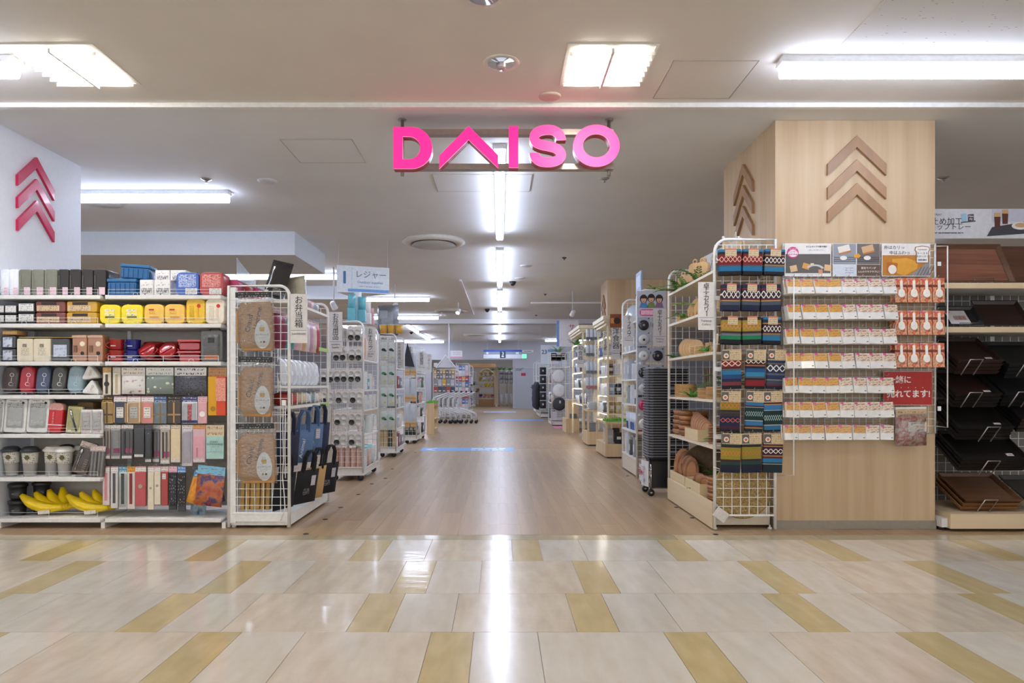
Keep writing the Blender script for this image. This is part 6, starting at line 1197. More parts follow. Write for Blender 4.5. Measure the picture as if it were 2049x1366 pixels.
for i, ty in enumerate(tops):
    for j in range(8):
        px = 1588+27.4*j+(3 if i in (1,) else 0)-(4 if i > 3 else 0)-(3 if i == 6 else 0)
        for k in range(3):
            Yf = 4.80+.045*k; s = .0985; w = .094; h = .118 if i < 6 else .112
            x, zt_ = PX(px, 4.80), PZ(ty, 4.80)
            tl = random.Random(i*100+j*10+k); rx = -(16-2*k)*(1.1-.12*i) if i < 6 else -3
            nm = 'front' if k == 0 else ('middle' if k == 1 else 'rear')
            o = thing('toast_pack', 'white toast steamer pack, %s one on hook %s, %s row from top' % (nm, ORD[j], ORD[i]), 'packet', (x+.004*tl.uniform(-1, 1), Yf, zt_-h), (R(rx), R(tl.uniform(-3, 3)), R(tl.uniform(-4, 8))), 'toast steamer packs')
            ob('body', s_rbox(w, .03, round(h*.92, 3), .003, .002), WLOW, o)
            ob('picture', s_card(round(w*.97, 3), round(h*.46, 3)), PIC_A if j < 4 or i == 6 and j < 6 else PIC_B, o, (0, -.0158, h*.44))
            ob('brand_patch', s_card(.022, .014), PINK, o, (-w*.36, -.0172, h*.8)); ob('fine_print', s_card(.012, .006), C('#6a6660', .5), o, (w*.36, -.0158, h*.12))
            if k == 0: ob('hook', s_hook(.17), STEEL, rkG, (x, 4.955, zt_+.004))
def s_spoon():
    return MB().prism([(.0275*math.cos(2*PI*t/20)*(1 if math.sin(2*PI*t/20) < 0 else .9), .045+.032*math.sin(2*PI*t/20)) for t in range(20)], -.006, .004, .004).prism(rrect(.019, .07, .007, 3, .068), -.005, .004, .002).mesh()
SPN = s_spoon(); CER = C('#ece6da', .25, coat=.5); OR1 = BLOTCH(['#c2401c', '#d8662a', '#d8b08c', '#c7471e', '#e08a4a'], 3.)
for i, ty in enumerate((556, 621, 686)):
    for j in range(4):
        for k in range(2):
            Yf = 4.845+.04*k; h = .172; w = .083; x = PX(1803+25.2*j, 4.845)-.012*k
            o = thing('steamer_card', 'orange card with a white ceramic steamer, %s row, %s from left%s' % (ORD[i], ORD[j], ', rear one' if k else ''), 'card pack', (x, Yf, PZ(ty, 4.845)-h), (R(-2), 0, 0), 'orange steamer cards')
            ob('card', s_card(w, h, .004), OR1, o); ob('steamer', SPN, CER, o, (0, -.007, .018)); ob('band', s_card(w, .018), C('#7d2f22', .5), o, (0, -.0028, h*.62)); ob('brand_patch', s_card(.018, .012), PINK, o, (-w*.35, -.003, h*.9))
            if k == 0: ob('hook', s_hook(.11), STEEL, rkG, (x, 4.955, PZ(ty, 4.845)+.004))
o = thing('red_notice', 'red framed notice with white Japanese lettering under the steamer cards', 'sign', (PX(1816, 4.93), 4.93, PZ(810, 4.93)))
w, h = 97*4.93/F, 67*4.93/F
ob('sheet', s_card(round(w, 3), round(h, 3), .004), C('#b01f18', .5), o); ob('frame', MB().tube([(-w/2, -.003, 0), (w/2, -.003, 0), (w/2, -.003, h), (-w/2, -.003, h)], .0032, 4, True), C('#d8b3a8', .3), o)
txt('一緒に', o, -.06, -.003, h*.74, .058, C('#f0e4dc', .5), bold=.0012); txt('売れてます!', o, .005, -.003, h*.32, .06, C('#f0e4dc', .5), bold=.0015)
for k in range(5): ob('dot', s_disc(.003, .001, 8), C('#f0e4dc', .5), o, (-.1+.052*k, -.003, h*.52))
o = thing('recipe_pack', 'clear bag with printed toast card hanging below the red notice', 'packet', (PX(1823, 4.87), 4.87, PZ(891, 4.87)), (0, R(-1), 0))
ob('body', s_pillow(.22, .05, .22, 6, 6, .004, 51, .3), BLOTCH(['#b98a7a', '#d0b8a8', '#a84a44', '#c9a890', '#8a6a5c'], 3.), o); ob('header_card', s_card(.22, .075), FINE('#c4a684', '#8a6a4a', 3, head='#dcd6ce'), o, (0, -.006, .2)); ob('picture', s_card(.13, .07), BLOTCH(['#c98d4a', '#e2d8cc', '#7a5a3a'], 3.), o, (.03, -.028, .1)); ob('caption', s_card(.12, .02), FINE('#b5403c', '#f0e0d8', 2), o, (-.03, -.028, .18)); ob('film_wrap', s_pillow(.225, .07, .24, 6, 6, .004, 52, .2), FILM(.2), o, (0, 0, -.005))
ob('hook', s_hook(.09), STEEL, rkG, (PX(1823, 4.87), 4.955, PZ(891, 4.87)+.279))
tag(ob('white_bar', MB().box(-.14, .14, -.004, .004, 0, .028), C('#e2e0dc', .4), None, (PX(1810, 4.93), 4.93, PZ(822, 4.93))), 'white label bar below the red notice', 'label holder')
# posters across the top of the grid
PY = 4.94; ph = 66*PY/F; pz = PZ(553, PY)
def poster(name, label, x0, x1, build):
    w = (x1-x0)/F*PY; o = thing(name, label, 'poster', (PX((x0+x1)/2, PY), PY, pz)); ob('sheet', s_card(round(w, 3), round(ph, 3), .003), C('#e3dfda', .35), o); build(o, w); return o
TX = C('#4c4642', .6)
def pa(o, w):
    ob('photo', s_card(round(w*.96, 3), round(ph*.58, 3)), C('#5c5654', .35), o, (0, -.0022, ph*.1))
    for (x, zz, a, b, c, r) in ((-.1, .055, .05, .045, '#dcb888', -12), (-.02, .075, .05, .04, '#d29a52', 16), (.03, .095, .025, .02, '#e0d2b8', 0), (.14, .06, .05, .045, '#d8b07c', 6), (.09, .04, .03, .03, '#c98d6a', 0)):
        ob('bread_picture', s_card(a, b), C(c, .4), o, (x, -.0034, zz-.02), (0, R(r), 0))
    ob('glare', MB().prism(arcband(.05, .07, 20, 150), -.0046, -.0036), C('#b9bcb8', .3), o, (.05, 0, .045))
    c = ob('badge', s_disc(.042, .002, 24), C('#c2447e', .4), o, (-w*.33, -.005, ph*.72)); txt('ぜったい!', c, 0, -.002, .025, .012, C('#f4e4ea', .5)); ob('badge_face', s_disc(.036, .001, 24, .72), C('#eedde2', .4), c, (0, -.0018, -.006)); txt('バイヤー', c, 0, -.003, .004, .018, C('#b8336e', .5)); txt('おすすめ', c, 0, -.003, -.015, .016, C('#b8336e', .5))
    txt('スリムタイプで置き場所', o, w*.18, -.0025, ph*.9, .014, TX); ob('fine_print', s_card(.13, .012), FINE('#e3dfda', '#6a6460', 1), o, (w*.18, -.0022, ph*.78)); ob('fine_print', s_card(.18, .01), FINE('#e3dfda', '#8a7a78', 1), o, (w*.05, -.0022, ph*.03))
def arcband(r0, r1, a0, a1, n=10):
    return [(r1*math.cos(R(a0+(a1-a0)*k/n)), r1*.6*math.sin(R(a0+(a1-a0)*k/n))) for k in range(n+1)]+[(r0*math.cos(R(a1-(a1-a0)*k/n)), r0*.6*math.sin(R(a1-(a1-a0)*k/n))) for k in range(n+1)]
poster('toast_poster', 'toast poster with a pink round badge at the upper left of the grid', 1570, 1663, pa)
def pb(o, w):
    for s in (-1, 1):
        p = ob('photo', s_card(round(w*.48, 3), round(ph*.62, 3)), C(('#8f939a', '#6b6462')[s > 0], .35), o, (s*w*.25, -.0022, ph*.37))
        ob('bread_picture', s_card(.085, .045), C(('#e0d8cc', '#c9a47c')[s > 0], .4), p, (0, -.0012, .09), (0, R(-14), 0)); ob('crust_picture', s_card(.085, .012), C('#b9783e', .4), p, (.004, -.0024, .078), (0, R(-14), 0)); ob('steamer_picture', s_disc(.026, .001, 16, .6), C('#e4e2dc', .4), p, (-.01, -.0036, .045))
        for k in range(3): ob('grill_line', s_card(.17 if 0 else round(w*.46, 3), .003), C('#3c3a3c', .4), p, (0, -.0016, .02+.014*k), (0, 0, 0))
    ob('arrow', MB().add([(-.02, 0, -.012), (.006, 0, -.012), (.006, 0, -.022), (.03, 0, 0), (.006, 0, .022), (.006, 0, .012), (-.02, 0, .012)], [(0, 1, 5, 6), (2, 3, 4)]), C('#dc9a34', .4), o, (0, -.0065, ph*.62))
    ob('panel', s_card(round(w*.49, 3), round(ph*.34, 3)), C('#c9ced6', .4), o, (-w*.25, -.0022, .004)); ob('panel', s_card(round(w*.49, 3), round(ph*.34, 3)), C('#5f4a3c', .4), o, (w*.25, -.0022, .004))
    txt('蒸気でパンが', o, w*.25, -.004, ph*.25, .018, C('#f0e8e0', .5)); txt('ふんわりサクサクに!', o, w*.25, -.004, ph*.14, .017, C('#f0e8e0', .5)); ob('fine_print', s_card(.07, .05), FINE('#c9ced6', '#6a6460', 3), o, (-w*.15, -.0034, ph*.08))
poster('toast_poster', 'two-picture toast poster with a brown caption in the middle', 1666, 1761, pb)
def pc(o, w):
    ob('photo', s_card(round(w*.97, 3), round(ph*.62, 3)), C('#b87a2c', .35), o, (0, -.0022, .006)); ob('grill_picture', MB().prism([(.02, 0), (w*.48, 0), (w*.48, .11), (.1, .05)], -.0035, -.0025), C('#8d8a8c', .35), o, (0, 0, .008))
    ob('toast_picture', MB().prism([(-.06, .0), (.03, -.03), (.12, .02), (.13, .07), (.04, .1), (-.06, .09)], -.0036, -.0026), C('#d69a30', .35), o, (-.04, 0, .035)); ob('crust_picture', MB().prism([(-.1, -.01), (-.03, -.02), (-.02, .06), (-.1, .07)], -.0038, -.0028), C('#b5631e', .35), o, (-.04, 0, .035)); ob('steamer_picture', s_disc(.03, .001, 18, 1.1), C('#e9e0d2', .3), o, (-.1, -.0048, .05))
    for k in range(5): ob('grill_line', s_card(.004, .07), C('#4e4c4e', .4), o, (.08+.022*k, -.003, .008), (0, R(28), 0))
    txt('外はカリっ', o, -w*.24, -.0025, ph*.87, .03, TX); txt('中はふわっ', o, -w*.13, -.0025, ph*.71, .03, TX)
    t = ob('toast_badge', MB().prism([(-.045, 0), (.045, 0), (.045, .08), (.056, .095), (.05, .118), (.0, .126), (-.05, .118), (-.056, .095), (-.045, .08)], -.006, -.004), C('#9a6a3c', .4), o, (w*.33, 0, ph*.4)); ob('badge_face', MB().prism([(-.04, .005), (.04, .005), (.04, .082), (.05, .096), (.045, .114), (.0, .12), (-.045, .114), (-.05, .096), (-.04, .082)], -.0072, -.0062), C('#eae6e0', .4), t)
    for k, (s, zz, sz) in enumerate((('トースト', .07, .02), ('スチーマー', .047, .018), ('効果2個分', .022, .014))): txt(s, t, 0, -.008, zz, sz, C('#2f4a6a', .5))
    txt('Toast Steamer', t, 0, -.008, .098, .011, C('#6a5040', .5))
poster('toast_poster', 'crispy toast poster with a bread shaped badge at the upper right', 1764, 1861, pc)
# ================================================================ TRAY SHELVES AT THE RIGHT EDGE
TX0, TX1, TY0, TYB = 3.2, 4.7, 4.92, 5.5
rkT = thing('tray_shelf', 'display shelves of lacquered trays right of the oak column', 'shelving', (0, 0, 0))
OAKE = WOOD('#cdb690', '#dec9a6', 'X', .9, .5)
zA, zB_ = PZ(566, 4.92), PZ(654, 4.92)
for z in (zA, zB_):
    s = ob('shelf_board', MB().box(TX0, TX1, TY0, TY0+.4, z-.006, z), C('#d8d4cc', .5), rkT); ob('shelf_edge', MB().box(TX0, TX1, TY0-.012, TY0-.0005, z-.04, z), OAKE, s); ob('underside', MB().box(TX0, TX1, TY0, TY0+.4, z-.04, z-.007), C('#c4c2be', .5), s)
ob('back_grid', s_grid(1.5, 1.95, .066, .002), WIRE, rkT, (TX0+.75, TYB, .1)); 
for x in (TX0+.01, TX0+.76, TX1-.01): ob('upright', MB().box(x-.015, x+.015, TYB-.01, TYB+.03, 0, 2.05), WIRE, rkT)
ob('base', MB().box(TX0+.03, TX1, TY0-.03, TYB, .02, .125), OAKE, rkT); ob('base_end', MB().box(TX0-.015, TX0+.028, TY0, TYB, .025, .09), C('#dcdad6', .5), rkT); ob('foot', s_lathe(((.015, 0), (.015, .02)), 8), DARK, rkT, (TX0+.01, TY0+.06, 0)); ob('foot', s_lathe(((.015, 0), (.015, .02)), 8), DARK, rkT, (TX0+.06, TY0+.06, 0))
LAC = C('#1c1817', .34, coat=.12, var=.2); LACW = WOOD('#3d241c', '#65402f', 'X', 1.6, .32, .3); LACB = WOOD('#241614', '#3a2420', 'X', 1.6, .34, .15); BLK = C('#19191c', .3, coat=.2); BRT = WOOD('#4a3020', '#6a4832', 'X', 1.2, .35, .3)
@lru_cache(None)
def s_tray(w, d, h, fl=.02, t=.008):
    """shallow tray lying flat: outer w x d at the rim, flaring"""
    b = MB(); o = [(-w/2+fl, -d/2+fl), (w/2-fl, -d/2+fl), (w/2-fl, d/2-fl), (-w/2+fl, d/2-fl)]; r = [(-w/2, -d/2), (w/2, -d/2), (w/2, d/2), (-w/2, d/2)]
    k = lambda p, q: [(x*(1-2*q/w), y*(1-2*q/d)) for x, y in p]
    vs = [(x, y, 0) for x, y in o]+[(x, y, h) for x, y in r]+[(x, y, h) for x, y in k(r, t)]+[(x, y, t*.8) for x, y in k(o, t)]
    f = [(3, 2, 1, 0), (12, 13, 14, 15)]
    for a, c in ((0, 4), (4, 8), (8, 12)): f += [(a+i, a+(i+1) % 4, c+(i+1) % 4, c+i) for i in range(4)]
    return b.add(vs, f).mesh()
def tray(label, x, y, z, w, d, mat, tilt, h=.025, rz=0, sticker=None, ry=0, floor=None, fl=.02):
    o = thing('serving_tray', label, 'tray', (x, y, z), (R(tilt), R(ry), R(rz)))
    ob('tray', s_tray(w, d, h, fl), mat, o)
    if floor: ob('inlay', s_box(round(w-.07, 3), round(d-.07, 3), .001), floor, o, (0, 0, .0066))
    if sticker: ob('price_card', s_box(sticker[0], sticker[1], .0012), C('#d9d6d4', .4), o, (sticker[2], sticker[3], .009)); ob('price_mark', s_box(round(sticker[0]*.2, 3), round(sticker[1]*.16, 3), .0006), C('#c22c48', .4), o, (sticker[2]-sticker[0]*.38, sticker[3]+sticker[1]*.4, .0104)); ob('price_print', s_box(round(sticker[0]*.6, 3), round(sticker[1]*.3, 3), .0006), BLOTCH(['#d9d6d4', '#b08a80', '#8a8684'], 5.), o, (sticker[2]+sticker[0]*.08, sticker[3]-sticker[1]*.05, .0104))
    return o
u5 = 4.95/F
tray('large copper brown wood grain tray leaning on the top tray shelf', PX(1966, 5.0)-.005, 5.17, PZ(487, 5.1)-.15, .60, .36, BRT, 62, .03, 0, None, 0, WOOD('#6a3c2c', '#94604a', 'X', 2., .18, .8))
tray('brown tray cut by the right picture edge on the top tray shelf', PX(2100, 5.0), 5.2, zA+.165, .5, .34, LACW, 66, .025)
tray('glossy black tray with a white leaflet on the second tray shelf', PX(1932, 5.0), 5.10, zB_+.088, .32, .2, BLK, 50, .02, 0, (.15, .14, .0, -.01)); tray('brown grained tray leaning at the right on the second tray shelf', PX(2016, 5.05)+.02, 5.16, zB_+.112, .36, .26, LACB, 52, .025)
def wirehook(x, y, z, w=.09):
    return ob('tray_holder', MB().tube([(x-w/2-.03, y+.06, z-.11), (x-w/2, y, z), (x+w/2, y, z), (x+w/2-.03, y+.06, z-.11)], .0045, 6), C('#b3aaa4', .3, .6), rkT)
for px, z, w in ((1972, zA+.035, .14), (1941, zB_+.03, .13)): ob('tray_stop', MB().tube([(PX(px, 4.92)-w/2, TY0+.012, z-.034), (PX(px, 4.92)-w/2, TY0+.012, z), (PX(px, 4.92)+w/2, TY0+.012, z), (PX(px, 4.92)+w/2, TY0+.012, z-.034)], .003, 5), C('#6b6663', .3, .7), rkT)
rowsT = [(1919, 2010, 721, LACB, (1955, 719), 'dark brown tray in the third row, top of the slanted trays', (.05, .02)), (2020, 2130, 729, BLK, (2068, 722), 'black tray at the right edge of the third row', (.1, .06)),
    (1914, 2007, 788, LAC, (1954, 785), 'black-brown tray in the fourth row with a price tag', (.05, .02)), (2012, 2120, 786, BLK, (2052, 784), 'black tray at the right edge of the fourth row', (.07, .03)),
    (1921, 2031, 854, LAC, (1990, 854), 'dark tray in the fifth row with a tag at its corner', (.05, .02)), (2045, 2140, 838, LAC, None, 'dark tray cut by the edge in the fifth row', None), (1926, 2062, 917, LAC, (1990, 922), 'widest dark tray in the sixth row', (.05, .03))]
def slanted(px0, px1, py, d, a, h, c, Yf=4.955):
    a = R(a); x = PX((px0+px1)/2, Yf); w = round((px1-px0)/F*Yf, 3); zf = PZ(py, Yf)
    return x, Yf+d/2*math.cos(a)+h*math.sin(a)+c*math.sin(a), zf+d/2*math.sin(a)-h*math.cos(a)-c*math.cos(a), w
for k, (p0, p1, py, m, hk, lb, st) in enumerate(rowsT):
    base_lb = lb.split(',')[0].replace(' with a price tag', '').replace(' with a tag at its corner', '')
    for j in range(4):
        x, yy, zz, w = slanted(p0, p1, py, .34, 33, .03, .0306*j)
        o = tray(lb if j == 0 else '%s tray under the %s' % (ORD[j], base_lb), x+.003*(j % 2), yy, zz, w, .34, m, 33, .03, 0, (st[0], st[1], w*.3, -.1) if st and j == 0 else None, floor=LACB if k in (0, 2) and j == 0 else None, fl=.008)
    if hk: wirehook(PX(hk[0], 4.9)+.02, 4.93, PZ(hk[1], 4.93))
ob('dim_aisle_sheet', MB().box(TX0, TX1, TYB+.035, TYB+.045, .1, 2.0), C('#76736f', .6), rkT)  # grey sheet added behind the grid, its colour standing in for the dim aisle
TANT = WOOD('#7a5230', '#9a6e42', 'X', 1.2, .4)
for k, m in enumerate((BRT, TANT, TANT)):
    x, yy, zz, w = slanted(1932, 2049, 1000, .36, 26, .03, .031*k)
    tray('brown wooden tray in the lowest row, %s of three' % ('uppermost', 'middle', 'lowest')[k], x-.008*k, yy, zz, w, .36, m, 26, .03, 0, None, 0, BRT if k == 0 else None, .012)
x, yy, zz, w = slanted(2058, 2150, 1002, .34, 26, .03, 0)
tray('dark tray beside the brown ones, cut by the right edge', x, yy, zz, w, .34, LAC, 26, .03); wirehook(PX(1990, 4.9), 4.93, PZ(1000, 4.93))
o = thing('tray_banner', 'long white banner advertising non-slip trays above the tray shelves', 'banner', (TX0+.75, 5.3, PZ(477, 5.3)))
bh = 59*5.3/F; ob('sheet', s_card(1.5, round(bh, 3), .006), C('#d6d6da', .4), o); X0 = -(TX0+.75)
ob('band', s_card(.4, .1), C('#c4c4d4', .4), o, (X0+PX(2010, 5.3)+.1, -.004, bh-.1))
txt('NON SLIP TRAY', o, X0+PX(1862, 5.3), -.004, bh*.8, .024, C('#5c5c62', .5)); txt('滑り止め加工', o, X0+PX(1878, 5.3), -.004, bh*.56, .062, C('#35353a', .5)); txt('ノンスリップトレー', o, X0+PX(1880, 5.3), -.004, bh*.38, .054, C('#35353a', .5)); ob('fine_print', s_card(.34, .02), FINE('#d6d6da', '#55555c', 1, dens=.4), o, (X0+PX(1890, 5.3), -.004, bh*.14))
c = ob('icon', MB().prism([(-.055, 0), (.06, .012), (.058, .02), (-.055, .008)], -.0055, -.0035), C('#4a4a50', .5), o, (X0+PX(1936, 5.3), 0, bh*.52)); ob('icon_cup', MB().prism([(-.045, .012), (-.01, .014), (-.012, .075), (-.055, .07)], -.0055, -.004), C('#9cc4dc', .4), c); ob('icon_box', MB().prism([(.0, .014), (.045, .02), (.045, .07), (.0, .066)], -.0055, -.004), C('#4a4a50', .5), c); txt('Non\nslip', c, .022, -.0062, .042, .02, C('#eef0f2', .5))
c = ob('tray_picture', MB().prism([(-.14, -.02), (.16, .0), (.2, .1), (-.1, .05)], -.0055, -.0035), C('#3a3b44', .4), o, (X0+PX(2010, 5.3), 0, bh*.16))
for (x, zz) in ((-.06, .05), (-.0, .075)): ob('glass_picture', MB().prism([(-.02, 0), (.02, 0), (.024, .08), (-.024, .08)], -.0072, -.006), C('#5a2a1c', .3), c, (x, 0, zz)); ob('ice_picture', MB().prism([(-.024, 0), (.024, 0), (.024, .03), (-.024, .03)], -.0074, -.006), C('#c9a06a', .3), c, (x, 0, zz+.08))
ob('plate_picture', s_disc(.07, .001, 20, .42), C('#ece8e2', .3), c, (.12, -.0066, .06)); ob('food_picture', s_disc(.045, .001, 16, .4), C('#c8a478', .4), c, (.12, -.0078, .065))
# ================================================================ RIGHT AISLE BEYOND THE TABLEWARE RACK
# basket stack on its dolly
bx, by = 1.60, 6.58
dol = thing('basket_dolly', 'chrome dolly with a white curved sign under the basket stack', 'dolly', (bx, by, 0))
for sx in (-.17, .17):
    for sy in (-.13, .13):
        c = ob('castor', MB().lathe([(0, -.012), (.03, -.012), (.034, -.006), (.034, .006), (.03, .012), (0, .012)], 12), DARK, dol, (sx, sy, .034), (R(90), 0, R(15))); ob('hub', s_lathe(((.0, -.014), (.012, -.014), (.012, .014), (0, .014)), 8), CHROME, c)
        ob('post', MB().tube([(sx, sy, .06), (sx, sy, .30)], .011, 6), CHROME, dol)
ob('ring_frame', MB().tube([(-.17, -.13, .24), (.17, -.13, .24), (.17, .13, .24), (-.17, .13, .24)], .01, 6, True).tube([(-.17, -.13, .08), (.17, -.13, .08), (.17, .13, .08), (-.17, .13, .08)], .01, 6, True), CHROME, dol)
n = 10; arcv = [(-.2-.03*math.sin(PI*k/n), -.15+.3*k/n) for k in range(n+1)]
b = MB(); vs = [(x, y, z) for z in (.09, .33) for x, y in arcv]; b.add(vs, [(k+1, k, n+1+k, n+2+k) for k in range(n)], True)
vs2 = [(x+.004, y, z) for z in (.09, .33) for x, y in arcv]; b.add(vs2, [(k, k+1, n+2+k, n+1+k) for k in range(n)], True)
ob('front_panel', MB().box(-.17, .17, -.146, -.142, .08, .33), C('#1d1d21', .3), dol)
sgb = ob('side_sign', b, C('#d8d8dc', .3), dol); txt('お買い物カゴ', sgb, -.238, 0, .21, .045, C('#c23a6e', .5), (0, 0, R(-90))); ob('fine_print', s_card(.2, .03), FINE('#d8d8dc', '#8a7a86', 1), sgb, (-.236, 0, .255), (0, 0, R(-90))); ob('fine_print', s_card(.2, .05), FINE('#d8d8dc', '#8c8890', 3), sgb, (-.236, 0, .125), (0, 0, R(-90)))
@lru_cache(None)
def s_basket():
    b = MB()
    def loop(w, d, z, r=.04): return [(x, y-d/2, z) for x, y in rrect(w, d, r, 2)]
    L = [loop(.30, .22, -.10), loop(.37, .28, .0), loop(.385, .295, .0), loop(.385, .295, .010), loop(.366, .275, .010)]; m = len(L[0]); vs = [p for l in L for p in l]
    return b.add(vs, [(i*m+k, i*m+(k+1) % m, (i+1)*m+(k+1) % m, (i+1)*m+k) for i in range(4) for k in range(m)]).mesh()
@lru_cache(None)
def s_bhandle(): return MB().tube([(x, y-.147, .0165) for x, y in rrect(.394, .294, .04, 2)], .0042, 4, True).mesh()
BKB = C('#17171b', .35); BKH = C('#8d9099', .35)
for k in range(34):
    o = thing('shopping_basket', 'black shopping basket in the tall stack, %s up from the dolly' % ORD[k], 'basket', (bx, by, .36+.0252*k), (0, 0, R(random.uniform(-.25, .25))), 'stacked shopping baskets')
    ob('tub', s_basket(), BKB, o); ob('handle', s_bhandle(), BKH, o)
# ---- second right rack: glass lids
Y2R = 7.7
FX0, FX1 = 1.535, PX(1332, Y2R)
rkF = aisle_rack('white wire rack of round lid packs, second on the right', FX0, FX1, Y2R, 8.6, PZ(580, Y2R), [.22, .52, .83, 1.12, 1.45, 1.78], -1, castors=False, zb=.05, baseh=.21, basecol='#d8cbb6', corner=.1, step=.066)
vsign('卓上・カトラリー', ['Tabletop', 'Cutlery'], 1307, 1333, 618, 692, Y2R-.15, 'beige category board reading tabletop cutlery on the second right rack', .056, .024, br=.148)
vsign('テーブルクロス', ['Tablecloth'], 1247, 1270, 631, 692, Y2R+.2, 'white category board reading tablecloth on the second right rack', .052, .022)
rowsF = [((1288, 1316), 648, '#2b2b2e', 'black heart'), ((1288, 1316), 677, '#c9cacc', 'clear'), ((1288, 1316), 709, '#d0d1d2', 'clear'), ((1288, 1316), 743, '#23242a', 'black scalloped'), ((1288,), 775, '#c4c6c6', 'translucent'), ((1288,), 808, '#c4245a', 'magenta clover'), ((1288,), 845, '#dcdcdc', 'white')]
for i, (xs, py, c, nm) in enumerate(rowsF):
    for j, px in enumerate(xs):
        Yf = Y2R-.03; o = thing('round_lid_pack', '%s round kitchen piece on a card, %s row of the second right rack, %s' % ('dark' if (i, j) == (2, 1) else nm, ORD[i], ('left', 'right')[j]), 'card pack', (PX(px, Yf), Yf, PZ(py+15, Yf)), (0,0,0), 'round pieces on cards')
        ob('card', s_card(.142, .16, .003), C('#aab0bd' if c != '#dcdcdc' else '#b9b4ae', .4), o); ob('disc', s_lathe(((.0, .012), (.03, .014), (.056, .008), (.06, 0)), 22), C('#2a2a30' if (i, j) == (2, 1) else c, .2, coat=.5), o, (0, -.002, .07), (R(90), 0, 0))
        ob('boss', s_lathe(((.0, .02), (.012, .02), (.014, .01)), 12), C('#1c1c20' if i in (1, 3) else '#8c9098', .3), o, (0, -.006, .07), (R(90), 0, 0)); ob('tag_dot', s_disc(.008, .001, 10), C('#3a3b44', .5), o, (.055, -.003, .145)); ob('fine_print', s_card(.04, .012), FINE('#b2b8c4', '#4a4c58', 2), o, (-.03, -.003, .14))
o = thing('photo_board', 'photo board of three smiling people above the round lids', 'poster', (PX(1303, Y2R-.03), Y2R-.03, PZ(634, Y2R)), (0,0,0))
ob('sheet', s_card(.32, .29, .004), C('#c3c6d2', .4), o)
for k, sx in enumerate((-.085, .0, .09)):
    ob('hair_print', s_disc(.043, .001, 18, 1.15), C('#2c2220', .5), o, (sx, -.003, .2+.008*(k == 1))); ob('face_print', s_disc(.03, .001, 18, 1.15), C('#dcae94', .5), o, (sx, -.004, .19+.008*(k == 1))); ob('fringe_print', MB().box(-.029, .029, -.006, -.0048, .205, .226), C('#2c2220', .5), o, (sx, 0, .006*(k == 1))); ob('smile_print', s_disc(.009, .001, 12, .5), C('#b8504c', .5), o, (sx, -.0056, .172+.008*(k == 1))); ob('clothes_print', MB().prism([(-.05, .1), (.05, .1), (.03, .158), (-.03, .158)], -.0052, -.004), C(('#5a86c0', '#7a8a4a', '#8a6a8c')[k], .5), o, (sx, 0, 0))
ob('pink_band', MB().prism(rrect(.2, .075, .03, 4), -.004, -.0022), C('#d94a86', .4), o, (-.03, 0, .01)); ob('print', s_card(.17, .05), BLOTCH(['#d94a86', '#f0dbe4', '#d94a86'], 6.), o, (-.03, -.005, .022))
put('blue_panel', [('board', s_box(.02, .3, .25), C('#8fa3c0', .4)), ('print', s_box(.002, .24, .14), FINE('#b8c4d8', '#5a6a88', 4), (-.012, 0, .06))], (FX0+.12, 8.1, PZ(580, Y2R)+.016), (0,0,0), 'pale blue panel standing on top of the second right rack', 'panel')
fern('green sprig on top of the second right rack', FX0+.25, 7.9, PZ(580, Y2R)+.015, .16, 10, 31, LEAF2, .02)
for k in range(4): put('tablecloth_roll', [('body', s_rbox(.055, .05, .26, .012, .005), C('#b9b4a8' if k % 2 else '#8a857a', .5)), ('band', s_box(.058, .053, .03), C('#3b3a3a', .5), (0, 0, .2))], (FX0+.05+.06*k, Y2R+.05, .2205), (0,0,0), 'rolled cloth behind the bottom grid of the second right rack, %s from left' % ORD[k], 'cloth roll', 'cloth rolls')
PALS = [('#b9bec6', 'silver'), ('#d6d8da', 'white'), ('#8f949c', 'grey'), ('#3f4046', 'charcoal'), ('#c8ccd2', 'clear'), ('#9fa4ae', 'steel')]
fill_side(-1, FX0, Y2R+.05, 8.55, [.221, .831, 1.121, 1.451], 'of second right rack', PALS, ('slim', 'box', 'slim'), .24, .085)
for k, (c, nm) in enumerate((('#b02c30', 'red'), ('#c8c8cc', 'clear'), ('#2f5fb0', 'blue'), ('#3a6ab8', 'cobalt'), ('#c9ccd2', 'frosted'), ('#2a54a4', 'deep blue'))): put('tall_cup', [('body', s_lathe(((.0, 0), (.04, 0), (.05, .2), (.044, .2)), 14), BANDS([(0, c), (.45, '#c3c8d2')], 'Z', .2)), ('rim', s_lathe(((.05, .2), (.052, .204), (.046, .204)), 14), C('#d8dade', .2))], (FX0+.07, Y2R+.12+.12*k, .5205), (0,0,0), '%s tall cup on the second lowest shelf of the second right rack' % nm, 'cup')
put('clear_dome', [('dome', s_lathe(((.13, 0), (.13, .1), (.1, .2), (.05, .25), (0, .26)), 18), C('#c8d2da', .1, coat=.8)), ('base', s_lathe(((.135, -.002), (.135, .006)), 18), C('#d8d8da', .4))], (FX0+.14, 8.45, 1.785), (0,0,0), 'clear plastic dome on the top shelf of the second right rack', 'dome')
